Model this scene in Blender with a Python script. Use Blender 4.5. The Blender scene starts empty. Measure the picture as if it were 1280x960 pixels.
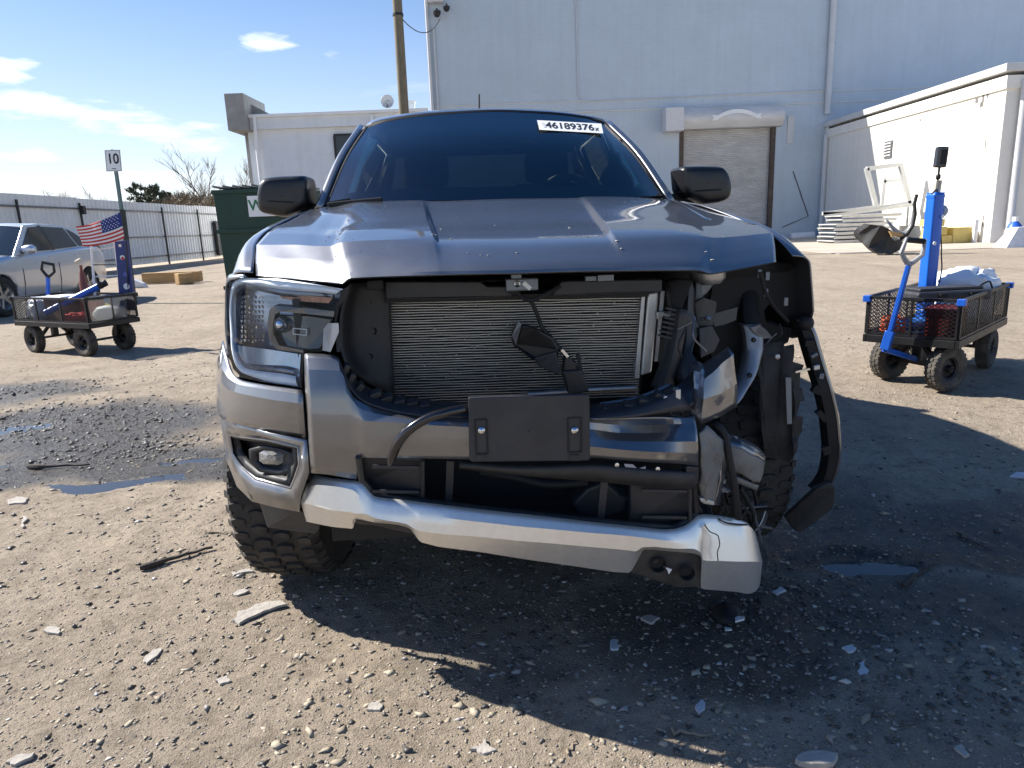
import bpy, bmesh, math, random
import numpy as np
from mathutils import Vector, Matrix, Euler, noise as mnoise

random.seed(7)
RNG = np.random.default_rng(7)
scene = bpy.context.scene
COL = scene.collection
PI = math.pi

# ------------------------------------------------------------------ camera
F_PX, HORIZON = 870.0, 282.5
PITCH = math.atan((480 - HORIZON) / F_PX)
ROLL = 0.0384
CAM_H = 1.26
cam_data = bpy.data.cameras.new('camera')
cam_data.sensor_fit = 'HORIZONTAL'
cam_data.sensor_width = 36.0
cam_data.lens = F_PX / 1280 * 36.0
cam_data.clip_start = 0.05
cam_data.clip_end = 3000
cam = bpy.data.objects.new('camera', cam_data)
COL.objects.link(cam)
cam.matrix_world = Matrix.Translation((0, 0, CAM_H)) @ Matrix.Rotation(PI / 2 - PITCH, 4, 'X') @ Matrix.Rotation(-ROLL, 4, 'Z')
scene.camera = cam

# ------------------------------------------------------------------ sun + sky
SUN_EL = math.radians(38.5)
SUN_AZ = math.radians(-69.5)          # from +Y, clockwise; the sun stands to the left and beyond the truck
sun_dir = Vector((math.sin(SUN_AZ) * math.cos(SUN_EL), math.cos(SUN_AZ) * math.cos(SUN_EL), math.sin(SUN_EL)))
sd = bpy.data.lights.new('sun', 'SUN')
sd.energy = 5.0
sd.angle = math.radians(0.53)
sd.color = (1.0, 0.955, 0.88)
sun = bpy.data.objects.new('sun', sd)
COL.objects.link(sun)
sun.rotation_euler = sun_dir.to_track_quat('Z', 'Y').to_euler()
sun.location = sun_dir * 60

world = bpy.data.worlds.new('World')
scene.world = world
world.use_nodes = True
wn, wl = world.node_tree.nodes, world.node_tree.links
wn.clear()
w_out = wn.new('ShaderNodeOutputWorld')
w_bg = wn.new('ShaderNodeBackground')
w_bg.inputs['Strength'].default_value = 0.076
w_sky = wn.new('ShaderNodeTexSky')
w_sky.sky_type = 'NISHITA'
w_sky.sun_disc = False
w_sky.sun_elevation = SUN_EL
w_sky.sun_rotation = SUN_AZ
w_sky.altitude = 100
w_sky.air_density = 1.0
w_sky.dust_density = 0.35
w_sky.ozone_density = 3.0
# thin clouds: noise on the sky direction flattened onto a cloud layer
w_tc = wn.new('ShaderNodeTexCoord')
w_sep = wn.new('ShaderNodeSeparateXYZ')
wl.new(w_tc.outputs['Generated'], w_sep.inputs[0])


def wmath(op, a, b=None, clamp=False):
    n = wn.new('ShaderNodeMath'); n.operation = op; n.use_clamp = clamp
    for i, v in enumerate((a, b)):
        if v is None: continue
        if isinstance(v, (int, float)): n.inputs[i].default_value = v
        else: wl.new(v, n.inputs[i])
    return n.outputs[0]


def pix_dir(px, py):
    x, y = px - 640, py - 480
    c, s = math.cos(ROLL), math.sin(ROLL)
    x, y = x * c - y * s, x * s + y * c
    cp, sp = math.cos(PITCH), math.sin(PITCH)
    return Vector((x, F_PX * cp - y * sp, -(F_PX * sp + y * cp)))


zz = wmath('ADD', wmath('MAXIMUM', w_sep.outputs[2], 0.0), 0.12)
w_comb = wn.new('ShaderNodeCombineXYZ')
wl.new(wmath('DIVIDE', w_sep.outputs[0], zz), w_comb.inputs[0])
wl.new(wmath('MULTIPLY', wmath('DIVIDE', w_sep.outputs[1], zz), 1.6), w_comb.inputs[1])
w_n1 = wn.new('ShaderNodeTexNoise'); w_n1.inputs['Scale'].default_value = 1.3; w_n1.inputs['Detail'].default_value = 9; w_n1.inputs['Roughness'].default_value = 0.55
wl.new(w_comb.outputs[0], w_n1.inputs['Vector'])
w_n2 = wn.new('ShaderNodeTexNoise'); w_n2.inputs['Scale'].default_value = 14.0; w_n2.inputs['Detail'].default_value = 8; w_n2.inputs['Roughness'].default_value = 0.6
w_mp = wn.new('ShaderNodeMapping'); w_mp.inputs['Scale'].default_value = (1, 1, 4.5); wl.new(w_tc.outputs['Generated'], w_mp.inputs[0]); wl.new(w_mp.outputs[0], w_n2.inputs['Vector'])
general = wmath('MULTIPLY', wmath('SUBTRACT', w_n1.outputs[0], 0.62, True), 2.0, True)
total = general
# clouds seen in the photograph: (px, py, half width, half height, rise, weight)
for (px, py, hw, hh, slope, wt) in [(338, 54, 34, 17, -0.1, 1.0), (4, 88, 34, 17, 0.0, 1.2), (60, 135, 150, 22, 0.16, 0.75), (190, 160, 130, 24, 0.22, 0.8),
                                    (20, 196, 50, 12, 0, 0.6), (180, 218, 90, 12, 0.0, 0.7), (120, 240, 130, 16, 0.0, 0.7), (416, 70, 14, 7, 0, 0.4)]:
    d = pix_dir(px, py).normalized()
    r = Vector((d.y, -d.x, 0)).normalized()
    u = r.cross(d).normalized()
    r2 = (r - u * slope).normalized(); u2 = r2.cross(d).normalized()
    k = F_PX * 1.15
    def dot(v):
        n = wn.new('ShaderNodeVectorMath'); n.operation = 'DOT_PRODUCT'
        wl.new(w_tc.outputs['Generated'], n.inputs[0]); n.inputs[1].default_value = v
        return n.outputs['Value']
    ex = wmath('POWER', wmath('ABSOLUTE', wmath('DIVIDE', dot(r2), hw / k)), 2.0)
    ey = wmath('POWER', wmath('ABSOLUTE', wmath('DIVIDE', dot(u2), hh / k)), 2.0)
    blob = wmath('SUBTRACT', 1.0, wmath('MULTIPLY', wmath('ADD', ex, ey), 0.5), True)
    front = wmath('GREATER_THAN', dot(d), 0.3)
    m = wmath('MULTIPLY', wmath('MULTIPLY', wmath('SUBTRACT', wmath('ADD', wmath('MULTIPLY', blob, 0.85), wmath('MULTIPLY', w_n2.outputs[0], 2.0)), 1.55, True), 2.0 * wt, True), wmath('MULTIPLY', front, wmath('MULTIPLY', blob, 3.0, True)))
    total = wmath('MAXIMUM', total, m)
haze_f = wmath('POWER', wmath('SUBTRACT', 1.0, wmath('MAXIMUM', w_sep.outputs[2], 0.0), True), 4.6)
w_mix0 = wn.new('ShaderNodeMixRGB'); w_mix0.inputs[2].default_value = (6.6, 7.2, 7.6, 1)
wl.new(wmath('MULTIPLY', haze_f, 0.78), w_mix0.inputs[0])
w_hs = wn.new('ShaderNodeHueSaturation'); w_hs.inputs['Saturation'].default_value = 1.30
w_tint = wn.new('ShaderNodeMixRGB'); w_tint.blend_type = 'MULTIPLY'; w_tint.inputs[0].default_value = 1.0; w_tint.inputs[2].default_value = (1.06, 0.92, 0.98, 1)
wl.new(w_sky.outputs[0], w_hs.inputs['Color'])
wl.new(w_hs.outputs[0], w_tint.inputs[1])
wl.new(w_tint.outputs[0], w_mix0.inputs[1])
w_mix = wn.new('ShaderNodeMixRGB'); w_mix.inputs[2].default_value = (8.6, 8.9, 9.2, 1)
wl.new(wmath('MULTIPLY', total, 0.85), w_mix.inputs[0])
wl.new(w_mix0.outputs[0], w_mix.inputs[1])
wl.new(w_mix.outputs[0], w_bg.inputs['Color'])
wl.new(w_bg.outputs[0], w_out.inputs['Surface'])

scene.view_settings.view_transform = 'Standard'
scene.view_settings.look = 'None'
scene.view_settings.gamma = 1
scene.view_settings.use_curve_mapping = False
scene.view_settings.exposure = 1.06
scene.render.resolution_x, scene.render.resolution_y = 1024, 768

# ------------------------------------------------------------------ pixel helpers (direction only; distance comes from what a thing stands on)
TX, TY, TYAW = 0.038, 1.70, 0.052       # the truck's front centre on the ground and its heading


def ground(px, py, z=0.0):
    d = pix_dir(px, py); t = (z - CAM_H) / d.z
    return Vector((d.x * t, d.y * t, z))


def at_y(px, py, Y):
    d = pix_dir(px, py); t = Y / d.y
    return Vector((d.x * t, Y, CAM_H + d.z * t))


def at_x(px, py, X):
    d = pix_dir(px, py); t = X / d.x
    return Vector((X, d.y * t, CAM_H + d.z * t))


def tp(px, py, yl):
    """pixel -> point in the truck's own frame at yl metres behind its front"""
    d = pix_dir(px, py)
    v = (-math.sin(TYAW), math.cos(TYAW)); u = (math.cos(TYAW), math.sin(TYAW))
    t = (yl + TX * v[0] + TY * v[1]) / (d.x * v[0] + d.y * v[1])
    X, Y = d.x * t - TX, d.y * t - TY
    return Vector((X * u[0] + Y * u[1], yl, CAM_H + d.z * t))


# ------------------------------------------------------------------ materials
MATS = {}


def M(name, col, rough=0.6,  metal=0.0, var=0.12, scale=6.0, bump=0.0, bscale=60.0, coat=0.0, dirt=0.0, dcol=(0.28, 0.22, 0.16), dscale=3.0, spec=0.5, stretch=None, rvar=0.1, coat_ior=1.5):
    if name in MATS: return MATS[name]
    m = bpy.data.materials.new(name); m.use_nodes = True
    nt = m.node_tree; n, l = nt.nodes, nt.links
    b = n['Principled BSDF']
    b.inputs['Metallic'].default_value = metal
    b.inputs['Specular IOR Level'].default_value = spec
    b.inputs['Coat Weight'].default_value = coat
    b.inputs['Coat Roughness'].default_value = 0.05
    b.inputs['Coat IOR'].default_value = coat_ior
    tc = n.new('ShaderNodeTexCoord')
    vec = tc.outputs['Object']
    if stretch:
        mp = n.new('ShaderNodeMapping'); mp.inputs['Scale'].default_value = stretch
        l.new(vec, mp.inputs[0]); vec = mp.outputs[0]
    nz = n.new('ShaderNodeTexNoise'); nz.inputs['Scale'].default_value = scale; nz.inputs['Detail'].default_value = 6; nz.inputs['Roughness'].default_value = 0.6
    l.new(vec, nz.inputs['Vector'])
    rp = n.new('ShaderNodeValToRGB')
    rp.color_ramp.elements[0].position = 0.3; rp.color_ramp.elements[1].position = 0.7
    rp.color_ramp.elements[0].color = (*[max(0, c * (1 - var)) for c in col], 1)
    rp.color_ramp.elements[1].color = (*[min(1, c * (1 + var)) for c in col], 1)
    l.new(nz.outputs[0], rp.inputs[0])
    colout = rp.outputs[0]
    if dirt > 0:
        n2 = n.new('ShaderNodeTexNoise'); n2.inputs['Scale'].default_value = dscale; n2.inputs['Detail'].default_value = 8; n2.inputs['Roughness'].default_value = 0.7
        l.new(vec, n2.inputs['Vector'])
        r2 = n.new('ShaderNodeValToRGB'); r2.color_ramp.elements[0].position = 0.42; r2.color_ramp.elements[1].position = 0.75
        r2.color_ramp.elements[1].color = (dirt, dirt, dirt, 1)
        l.new(n2.outputs[0], r2.inputs[0])
        mx = n.new('ShaderNodeMixRGB'); mx.inputs[2].default_value = (*dcol, 1)
        l.new(r2.outputs[0], mx.inputs[0]); l.new(colout, mx.inputs[1]); colout = mx.outputs[0]
    l.new(colout, b.inputs['Base Color'])
    mr = n.new('ShaderNodeMapRange'); mr.inputs['To Min'].default_value = max(0.02, rough - rvar); mr.inputs['To Max'].default_value = min(1, rough + rvar)
    l.new(nz.outputs[0], mr.inputs[0]); l.new(mr.outputs[0], b.inputs['Roughness'])
    if bump > 0:
        nb = n.new('ShaderNodeTexNoise'); nb.inputs['Scale'].default_value = bscale; nb.inputs['Detail'].default_value = 4
        l.new(vec, nb.inputs['Vector'])
        bp = n.new('ShaderNodeBump'); bp.inputs['Strength'].default_value = bump; bp.inputs['Distance'].default_value = 0.01
        l.new(nb.outputs[0], bp.inputs['Height']); l.new(bp.outputs[0], b.inputs['Normal'])
    MATS[name] = m
    return m


def glass(name, tint, refl=1.0, rough=0.0, ior=1.5):
    """thin pane: fresnel mix of a mirror reflection and tinted see-through"""
    if name in MATS: return MATS[name]
    m = bpy.data.materials.new(name); m.use_nodes = True
    n, l = m.node_tree.nodes, m.node_tree.links
    n.clear()
    o = n.new('ShaderNodeOutputMaterial'); mx = n.new('ShaderNodeMixShader')
    tr = n.new('ShaderNodeBsdfTransparent'); tr.inputs[0].default_value = (*tint, 1)
    gl = n.new('ShaderNodeBsdfGlossy'); gl.inputs['Roughness'].default_value = rough; gl.inputs[0].default_value = (refl, refl, refl, 1)
    fr = n.new('ShaderNodeFresnel'); fr.inputs[0].default_value = ior
    l.new(fr.outputs[0], mx.inputs[0]); l.new(tr.outputs[0], mx.inputs[1]); l.new(gl.outputs[0], mx.inputs[2]); l.new(mx.outputs[0], o.inputs[0])
    MATS[name] = m
    return m


# ------------------------------------------------------------------ mesh helpers
class MB:
    def __init__(s): s.v, s.f, s.mi = [], [], []

    def add(s, vs, fs, mi=0):
        o = len(s.v); s.v += [tuple(p) for p in vs]
        s.f += [tuple(i + o for i in f) for f in fs]; s.mi += [mi] * len(fs)
        return s

    def box(s, c, size, rot=None, mi=0):
        hx, hy, hz = size[0] / 2, size[1] / 2, size[2] / 2
        pts = [Vector((x, y, z)) for x in (-hx, hx) for y in (-hy, hy) for z in (-hz, hz)]
        if rot is not None:
            R = rot if isinstance(rot, Matrix) else Euler(rot).to_matrix()
            pts = [R @ p for p in pts]
        c = Vector(c)
        return s.add([p + c for p in pts], [(0, 1, 3, 2), (4, 6, 7, 5), (0, 4, 5, 1), (2, 3, 7, 6), (0, 2, 6, 4), (1, 5, 7, 3)], mi)

    def bar(s, a, b, w, h=None, up=(0, 0, 1), mi=0):
        a, b = Vector(a), Vector(b); d = b - a; L = d.length
        if L < 1e-6: return s
        d.normalize(); upv = Vector(up)
        if abs(d.dot(upv)) > 0.98: upv = Vector((1, 0, 0)) if abs(d.x) < 0.9 else Vector((0, 1, 0))
        x = d.cross(upv).normalized(); z = x.cross(d)
        return s.box((a + b) / 2, (w, L, h or w), Matrix((x, d, z)).transposed(), mi)

    def tube(s, pts, r, n=8, cap=True, mi=0):
        pts = [Vector(p) for p in pts]; rs = r if isinstance(r, (list, tuple)) else [r] * len(pts)
        o = len(s.v); prev = None
        for i, p in enumerate(pts):
            d = (pts[min(i + 1, len(pts) - 1)] - pts[max(i - 1, 0)]).normalized()
            if prev is None:
                ref = Vector((0, 0, 1)) if abs(d.z) < 0.9 else Vector((1, 0, 0))
                x = d.cross(ref).normalized()
            else:
                x = prev - d * prev.dot(d)
                x = x.normalized() if x.length > 1e-6 else d.orthogonal().normalized()
            prev = x; y = d.cross(x)
            for k in range(n):
                a = 2 * PI * k / n
                s.v.append(tuple(p + (x * math.cos(a) + y * math.sin(a)) * rs[i]))
        for i in range(len(pts) - 1):
            for k in range(n):
                k2 = (k + 1) % n
                s.f.append((o + i * n + k, o + i * n + k2, o + (i + 1) * n + k2, o + (i + 1) * n + k)); s.mi.append(mi)
        if cap:
            s.f.append(tuple(o + k for k in range(n))[::-1]); s.f.append(tuple(o + (len(pts) - 1) * n + k for k in range(n))); s.mi += [mi, mi]
        return s

    def lathe(s, prof, axis='X', c=(0, 0, 0), n=32, mi=0, closed=False):
        """prof: list of (radius, along)"""
        o = len(s.v); c = Vector(c)
        for (r, h) in prof:
            for k in range(n):
                a = 2 * PI * k / n; p, q = r * math.cos(a), r * math.sin(a)
                s.v.append(tuple(c + (Vector((h, p, q)) if axis == 'X' else Vector((p, h, q)) if axis == 'Y' else Vector((p, q, h)))))
        m = len(prof)
        for i in range(m if closed else m - 1):
            j = (i + 1) % m
            for k in range(n):
                k2 = (k + 1) % n
                s.f.append((o + i * n + k, o + i * n + k2, o + j * n + k2, o + j * n + k)); s.mi.append(mi)
        return s

    def plate(s, pts, thick, d=(0, 1, 0), mi=0):
        """polygon pushed back by thick along d"""
        n = len(pts); pts = [Vector(p) for p in pts]; off = Vector(d) * thick
        fs = [tuple(range(n)), tuple(range(2 * n - 1, n - 1, -1))] + [(i, i + n, (i + 1) % n + n, (i + 1) % n) for i in range(n)]
        return s.add(pts + [p + off for p in pts], fs, mi)

    def grid(s, rows, nu=4, nv=4, lin_u=False, lin_v=False, fn=None, mi=0):
        g = resample(rows, nu, nv, lin_u, lin_v)
        if fn: g = [[fn(p) for p in r] for r in g]
        R, Cn = len(g), len(g[0])
        vs = [p for r in g for p in r]
        return s.add(vs, [(i * Cn + j, i * Cn + j + 1, (i + 1) * Cn + j + 1, (i + 1) * Cn + j) for i in range(R - 1) for j in range(Cn - 1)], mi)

    def ring(s, a, b, mi=0):
        n = len(a)
        return s.add(list(a) + list(b), [(i, (i + 1) % n, (i + 1) % n + n, i + n) for i in range(n)], mi)

    def data(s, name):
        me = bpy.data.meshes.new(name); me.from_pydata(s.v, [], s.f); me.update()
        if any(s.mi): me.polygons.foreach_set('material_index', s.mi)
        return me


def spline(pts, n, lin=False):
    """monotone cubic through pts, n steps between neighbours"""
    pts = [Vector(p) for p in pts]; out = []
    if len(pts) < 3: lin = True
    if not lin:
        L = [max((pts[i + 1] - pts[i]).length, 1e-6) for i in range(len(pts) - 1)]
        D = [(pts[i + 1] - pts[i]) / L[i] for i in range(len(pts) - 1)]
        T = [D[0].copy()]
        for i in range(1, len(pts) - 1):
            t = Vector((0, 0, 0))
            for k in range(3):
                a, b = D[i - 1][k], D[i][k]
                t[k] = 0 if a * b <= 0 else 3 * (L[i - 1] + L[i]) / ((2 * L[i] + L[i - 1]) / a + (L[i] + 2 * L[i - 1]) / b)
            T.append(t)
        T.append(D[-1].copy())
    for i in range(len(pts) - 1):
        for k in range(n):
            u = k / n
            if lin: out.append(pts[i].lerp(pts[i + 1], u)); continue
            u2, u3 = u * u, u * u * u
            out.append(pts[i] * (2 * u3 - 3 * u2 + 1) + T[i] * (L[i] * (u3 - 2 * u2 + u)) + pts[i + 1] * (-2 * u3 + 3 * u2) + T[i + 1] * (L[i] * (u3 - u2)))
    out.append(pts[-1])
    return out


def resample(rows, nu, nv, lin_u=False, lin_v=False):
    a = [spline(r, nu, lin_u) for r in rows]
    cols = [spline([a[i][j] for i in range(len(a))], nv, lin_v) for j in range(len(a[0]))]
    return [[cols[j][i] for j in range(len(cols))] for i in range(len(cols[0]))]


def ob(name, mb, mat, parent=None, smooth=None, bevel=0.0, solid=0.0, bseg=2, label=None, offset=-1.0, subsurf=0):
    me = mb.data(name) if isinstance(mb, MB) else mb
    for mm in (mat if isinstance(mat, (list, tuple)) else [mat]): me.materials.append(mm)
    bm = bmesh.new(); bm.from_mesh(me); bmesh.ops.recalc_face_normals(bm, faces=bm.faces); bm.to_mesh(me); bm.free()
    if smooth is not None:
        me.shade_smooth(); me.set_sharp_from_angle(angle=math.radians(smooth))
    o = bpy.data.objects.new(name, me); COL.objects.link(o)
    if parent is not None: o.parent = parent
    if solid:
        md = o.modifiers.new('thickness', 'SOLIDIFY'); md.thickness = solid; md.offset = offset
    if bevel:
        md = o.modifiers.new('edges', 'BEVEL'); md.width = bevel; md.segments = bseg; md.limit_method = 'ANGLE'; md.angle_limit = math.radians(35)
    if subsurf:
        md = o.modifiers.new('round', 'SUBSURF'); md.levels = subsurf; md.render_levels = subsurf
    if label: o['label'] = label
    return o


def thing(name, label, cat, loc=(0, 0, 0), rz=0.0, group=None):
    o = bpy.data.objects.new(name, None); COL.objects.link(o)
    o.empty_display_size = 0.1
    o.location = loc; o.rotation_euler = (0, 0, rz)
    return tag(o, label, cat, group)


def tag(o, label, cat, group=None):
    o['label'] = label; o['category'] = cat
    if group: o['group'] = group
    return o


def struct(o, label=None):
    o['kind'] = 'structure'
    if label: o['label'] = label
    return o


def text_mesh(body, size, mat_name=None, bold=False, align='CENTER', extrude=0.0):
    cu = bpy.data.curves.new('lettering', 'FONT'); cu.body = body; cu.size = size; cu.align_x = align; cu.align_y = 'CENTER'; cu.extrude = extrude
    if bold: cu.offset = size * 0.02
    to = bpy.data.objects.new('lettering', cu); COL.objects.link(to)
    bpy.context.view_layer.update()
    me = bpy.data.meshes.new_from_object(to.evaluated_get(bpy.context.evaluated_depsgraph_get()))
    bpy.data.objects.remove(to); bpy.data.curves.remove(cu)
    return me


def fbm(x, y, octs=5, seed=0, gain=0.5):
    """vectorised value noise, about -1..1"""
    out = np.zeros_like(x); amp = 1.0; tot = 0
    for o in range(octs):
        xi = np.floor(x).astype(np.int64); yi = np.floor(y).astype(np.int64)
        fx, fy = x - xi, y - yi
        fx = fx * fx * (3 - 2 * fx); fy = fy * fy * (3 - 2 * fy)
        def h(a, b):
            k = (a * 374761393 + b * 668265263 + (seed + o) * 974634777) & 0xffffffff
            k = ((k ^ (k >> 13)) * 1274126177) & 0xffffffff
            return ((k ^ (k >> 16)) & 0xffff) / 32767.5 - 1
        out += amp * ((h(xi, yi) * (1 - fx) + h(xi + 1, yi) * fx) * (1 - fy) + (h(xi, yi + 1) * (1 - fx) + h(xi + 1, yi + 1) * fx) * fy)
        tot += amp; amp *= gain; x, y = x * 2.03 + 17.3, y * 2.03 + 5.1
    return out / tot

# ================================================================== GROUND
def blob_mask(x, y, blobs, warp=0.25, seed=3):
    wx = x + warp * fbm(x * 1.7, y * 1.7, 4, seed); wy = y + warp * fbm(x * 1.7 + 40, y * 1.7, 4, seed + 9)
    m = np.zeros_like(x)
    for (px, py, rx, ry, wt) in blobs:
        c = ground(px, py)
        q = ((wx - c.x) / rx) ** 2 + ((wy - c.y) / ry) ** 2
        m = np.maximum(m, wt * np.clip(1.25 - q, 0, 1))
    return m


# wet, dark earth, plus dark patches painted to deepen the truck's shadow: (pixel, half extents in metres, strength)
WET_AND_SHADE = [(70, 535, 1.3, 0.85, 1.0), (150, 572, 1.15, 0.46, 1.0), (200, 588, 0.85, 0.26, 1.0), (20, 490, 0.9, 0.5, 0.8), (1090, 705, 0.42, 0.16, 1.0), (1200, 700, 0.6, 0.13, 0.75), (820, 640, 1.1, 0.7, 0.7), (930, 790, 0.75, 0.36, 0.62), (1150, 660, 0.9, 0.3, 0.6), (1150, 780, 0.8, 0.3, 0.5),
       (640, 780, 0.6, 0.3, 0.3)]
POOL = [(25, 535, 0.36, 0.16, 1.0), (170, 594, 0.42, 0.08, 1.0), (8, 575, 0.2, 0.06, 1.0), (240, 575, 0.2, 0.05, 1.0), (1082, 708, 0.17, 0.07, 1.0)]


def ground_h(x, y):
    near = np.clip((14 - np.hypot(x, y - 3)) / 8, 0, 1)
    z = 0.010 * fbm(x * 0.9, y * 0.9, 3, 11) + near * (0.010 * fbm(x * 5, y * 5, 4, 21) + 0.0055 * fbm(x * 26, y * 26, 3, 31))
    z += near * 0.012 * np.clip(blob_mask(x, y, [(100, 545, 0.5, 0.25, 1), (95, 500, 0.6, 0.2, 1)], 0.3, 5), 0, 1)      # gravel heap between the puddles
    for (ax, ay, bx, by, w_, d_) in ((-5.5, 6.4, 1.5, 12.0, .13, .016), (-4.4, 5.6, 3.0, 12.0, .13, .016), (-2.6, 1.0, -1.3, 4.2, .10, .010), (1.4, 6.2, 6.5, 4.2, .12, .014), (1.2, 7.6, 7.0, 5.6, .12, .014)):
        L2 = (bx - ax) ** 2 + (by - ay) ** 2; tt = np.clip(((x - ax) * (bx - ax) + (y - ay) * (by - ay)) / L2, 0, 1)
        dd = np.hypot(x - ax - tt * (bx - ax), y - ay - tt * (by - ay)) + .08 * fbm(x * 1.3, y * 1.3, 3, 61)
        z = z - near * d_ * np.exp(-(dd / w_) ** 2) * (1 + .5 * np.sin(tt * math.sqrt(L2) * 40)) + near * .5 * d_ * np.exp(-((dd - 2 * w_) / (w_ * .7)) ** 2)
    z = np.maximum(z, -0.0095) - 0.013 * np.clip(blob_mask(x, y, [(1082, 708, .24, .10, 1.0)], .15, 9) * 2, 0, 1) - 0.0145 * np.clip(blob_mask(x, y, POOL, 0.22, 7) * 2.0, 0, 1)
    return z


def axis_pts(segs):
    out = []
    for (a, b, s0, s1) in segs:
        x = a; n = max(2, int(2 * (b - a) / (s0 + s1)))
        t = np.linspace(0, 1, n, endpoint=False)
        k = s1 / s0
        w = np.cumsum(np.concatenate([[0], k ** t])); w = w / w[-1]
        out += list(a + (b - a) * w[:-1])
    out.append(segs[-1][1])
    return np.array(out)


gy = axis_pts([(-6, 1.1, 0.4, 0.05), (1.1, 3.6, 0.021, 0.021), (3.6, 10, 0.025, 0.09), (10, 60, 0.12, 3), (60, 900, 6, 90)])
gxr = axis_pts([(0, 2.4, 0.021, 0.024), (2.4, 8, 0.026, 0.11), (8, 60, 0.15, 4), (60, 900, 8, 90)])
gx = np.concatenate([-gxr[::-1][:-1], gxr])
GX, GY = np.meshgrid(gx, gy)
GZ = ground_h(GX, GY)
nx, ny = len(gx), len(gy)
gme = bpy.data.meshes.new('ground')
gme.vertices.add(nx * ny)
gme.vertices.foreach_set('co', np.stack([GX, GY, GZ], -1).ravel())
idx = np.arange(nx * ny).reshape(ny, nx)
quads = np.stack([idx[:-1, :-1], idx[:-1, 1:], idx[1:, 1:], idx[1:, :-1]], -1).reshape(-1, 4)
gme.loops.add(quads.size); gme.loops.foreach_set('vertex_index', quads.ravel())
gme.polygons.add(len(quads)); gme.polygons.foreach_set('loop_start', np.arange(0, quads.size, 4))
gme.update(); gme.validate()
wa = gme.attributes.new('wet', 'FLOAT', 'POINT')  # wetness, together with shade darkening painted around the truck
wa.data.foreach_set('value', np.clip(blob_mask(GX, GY, WET_AND_SHADE, 0.28, 3), 0, 1).ravel().astype(np.float32))
gme.shade_smooth()


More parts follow.
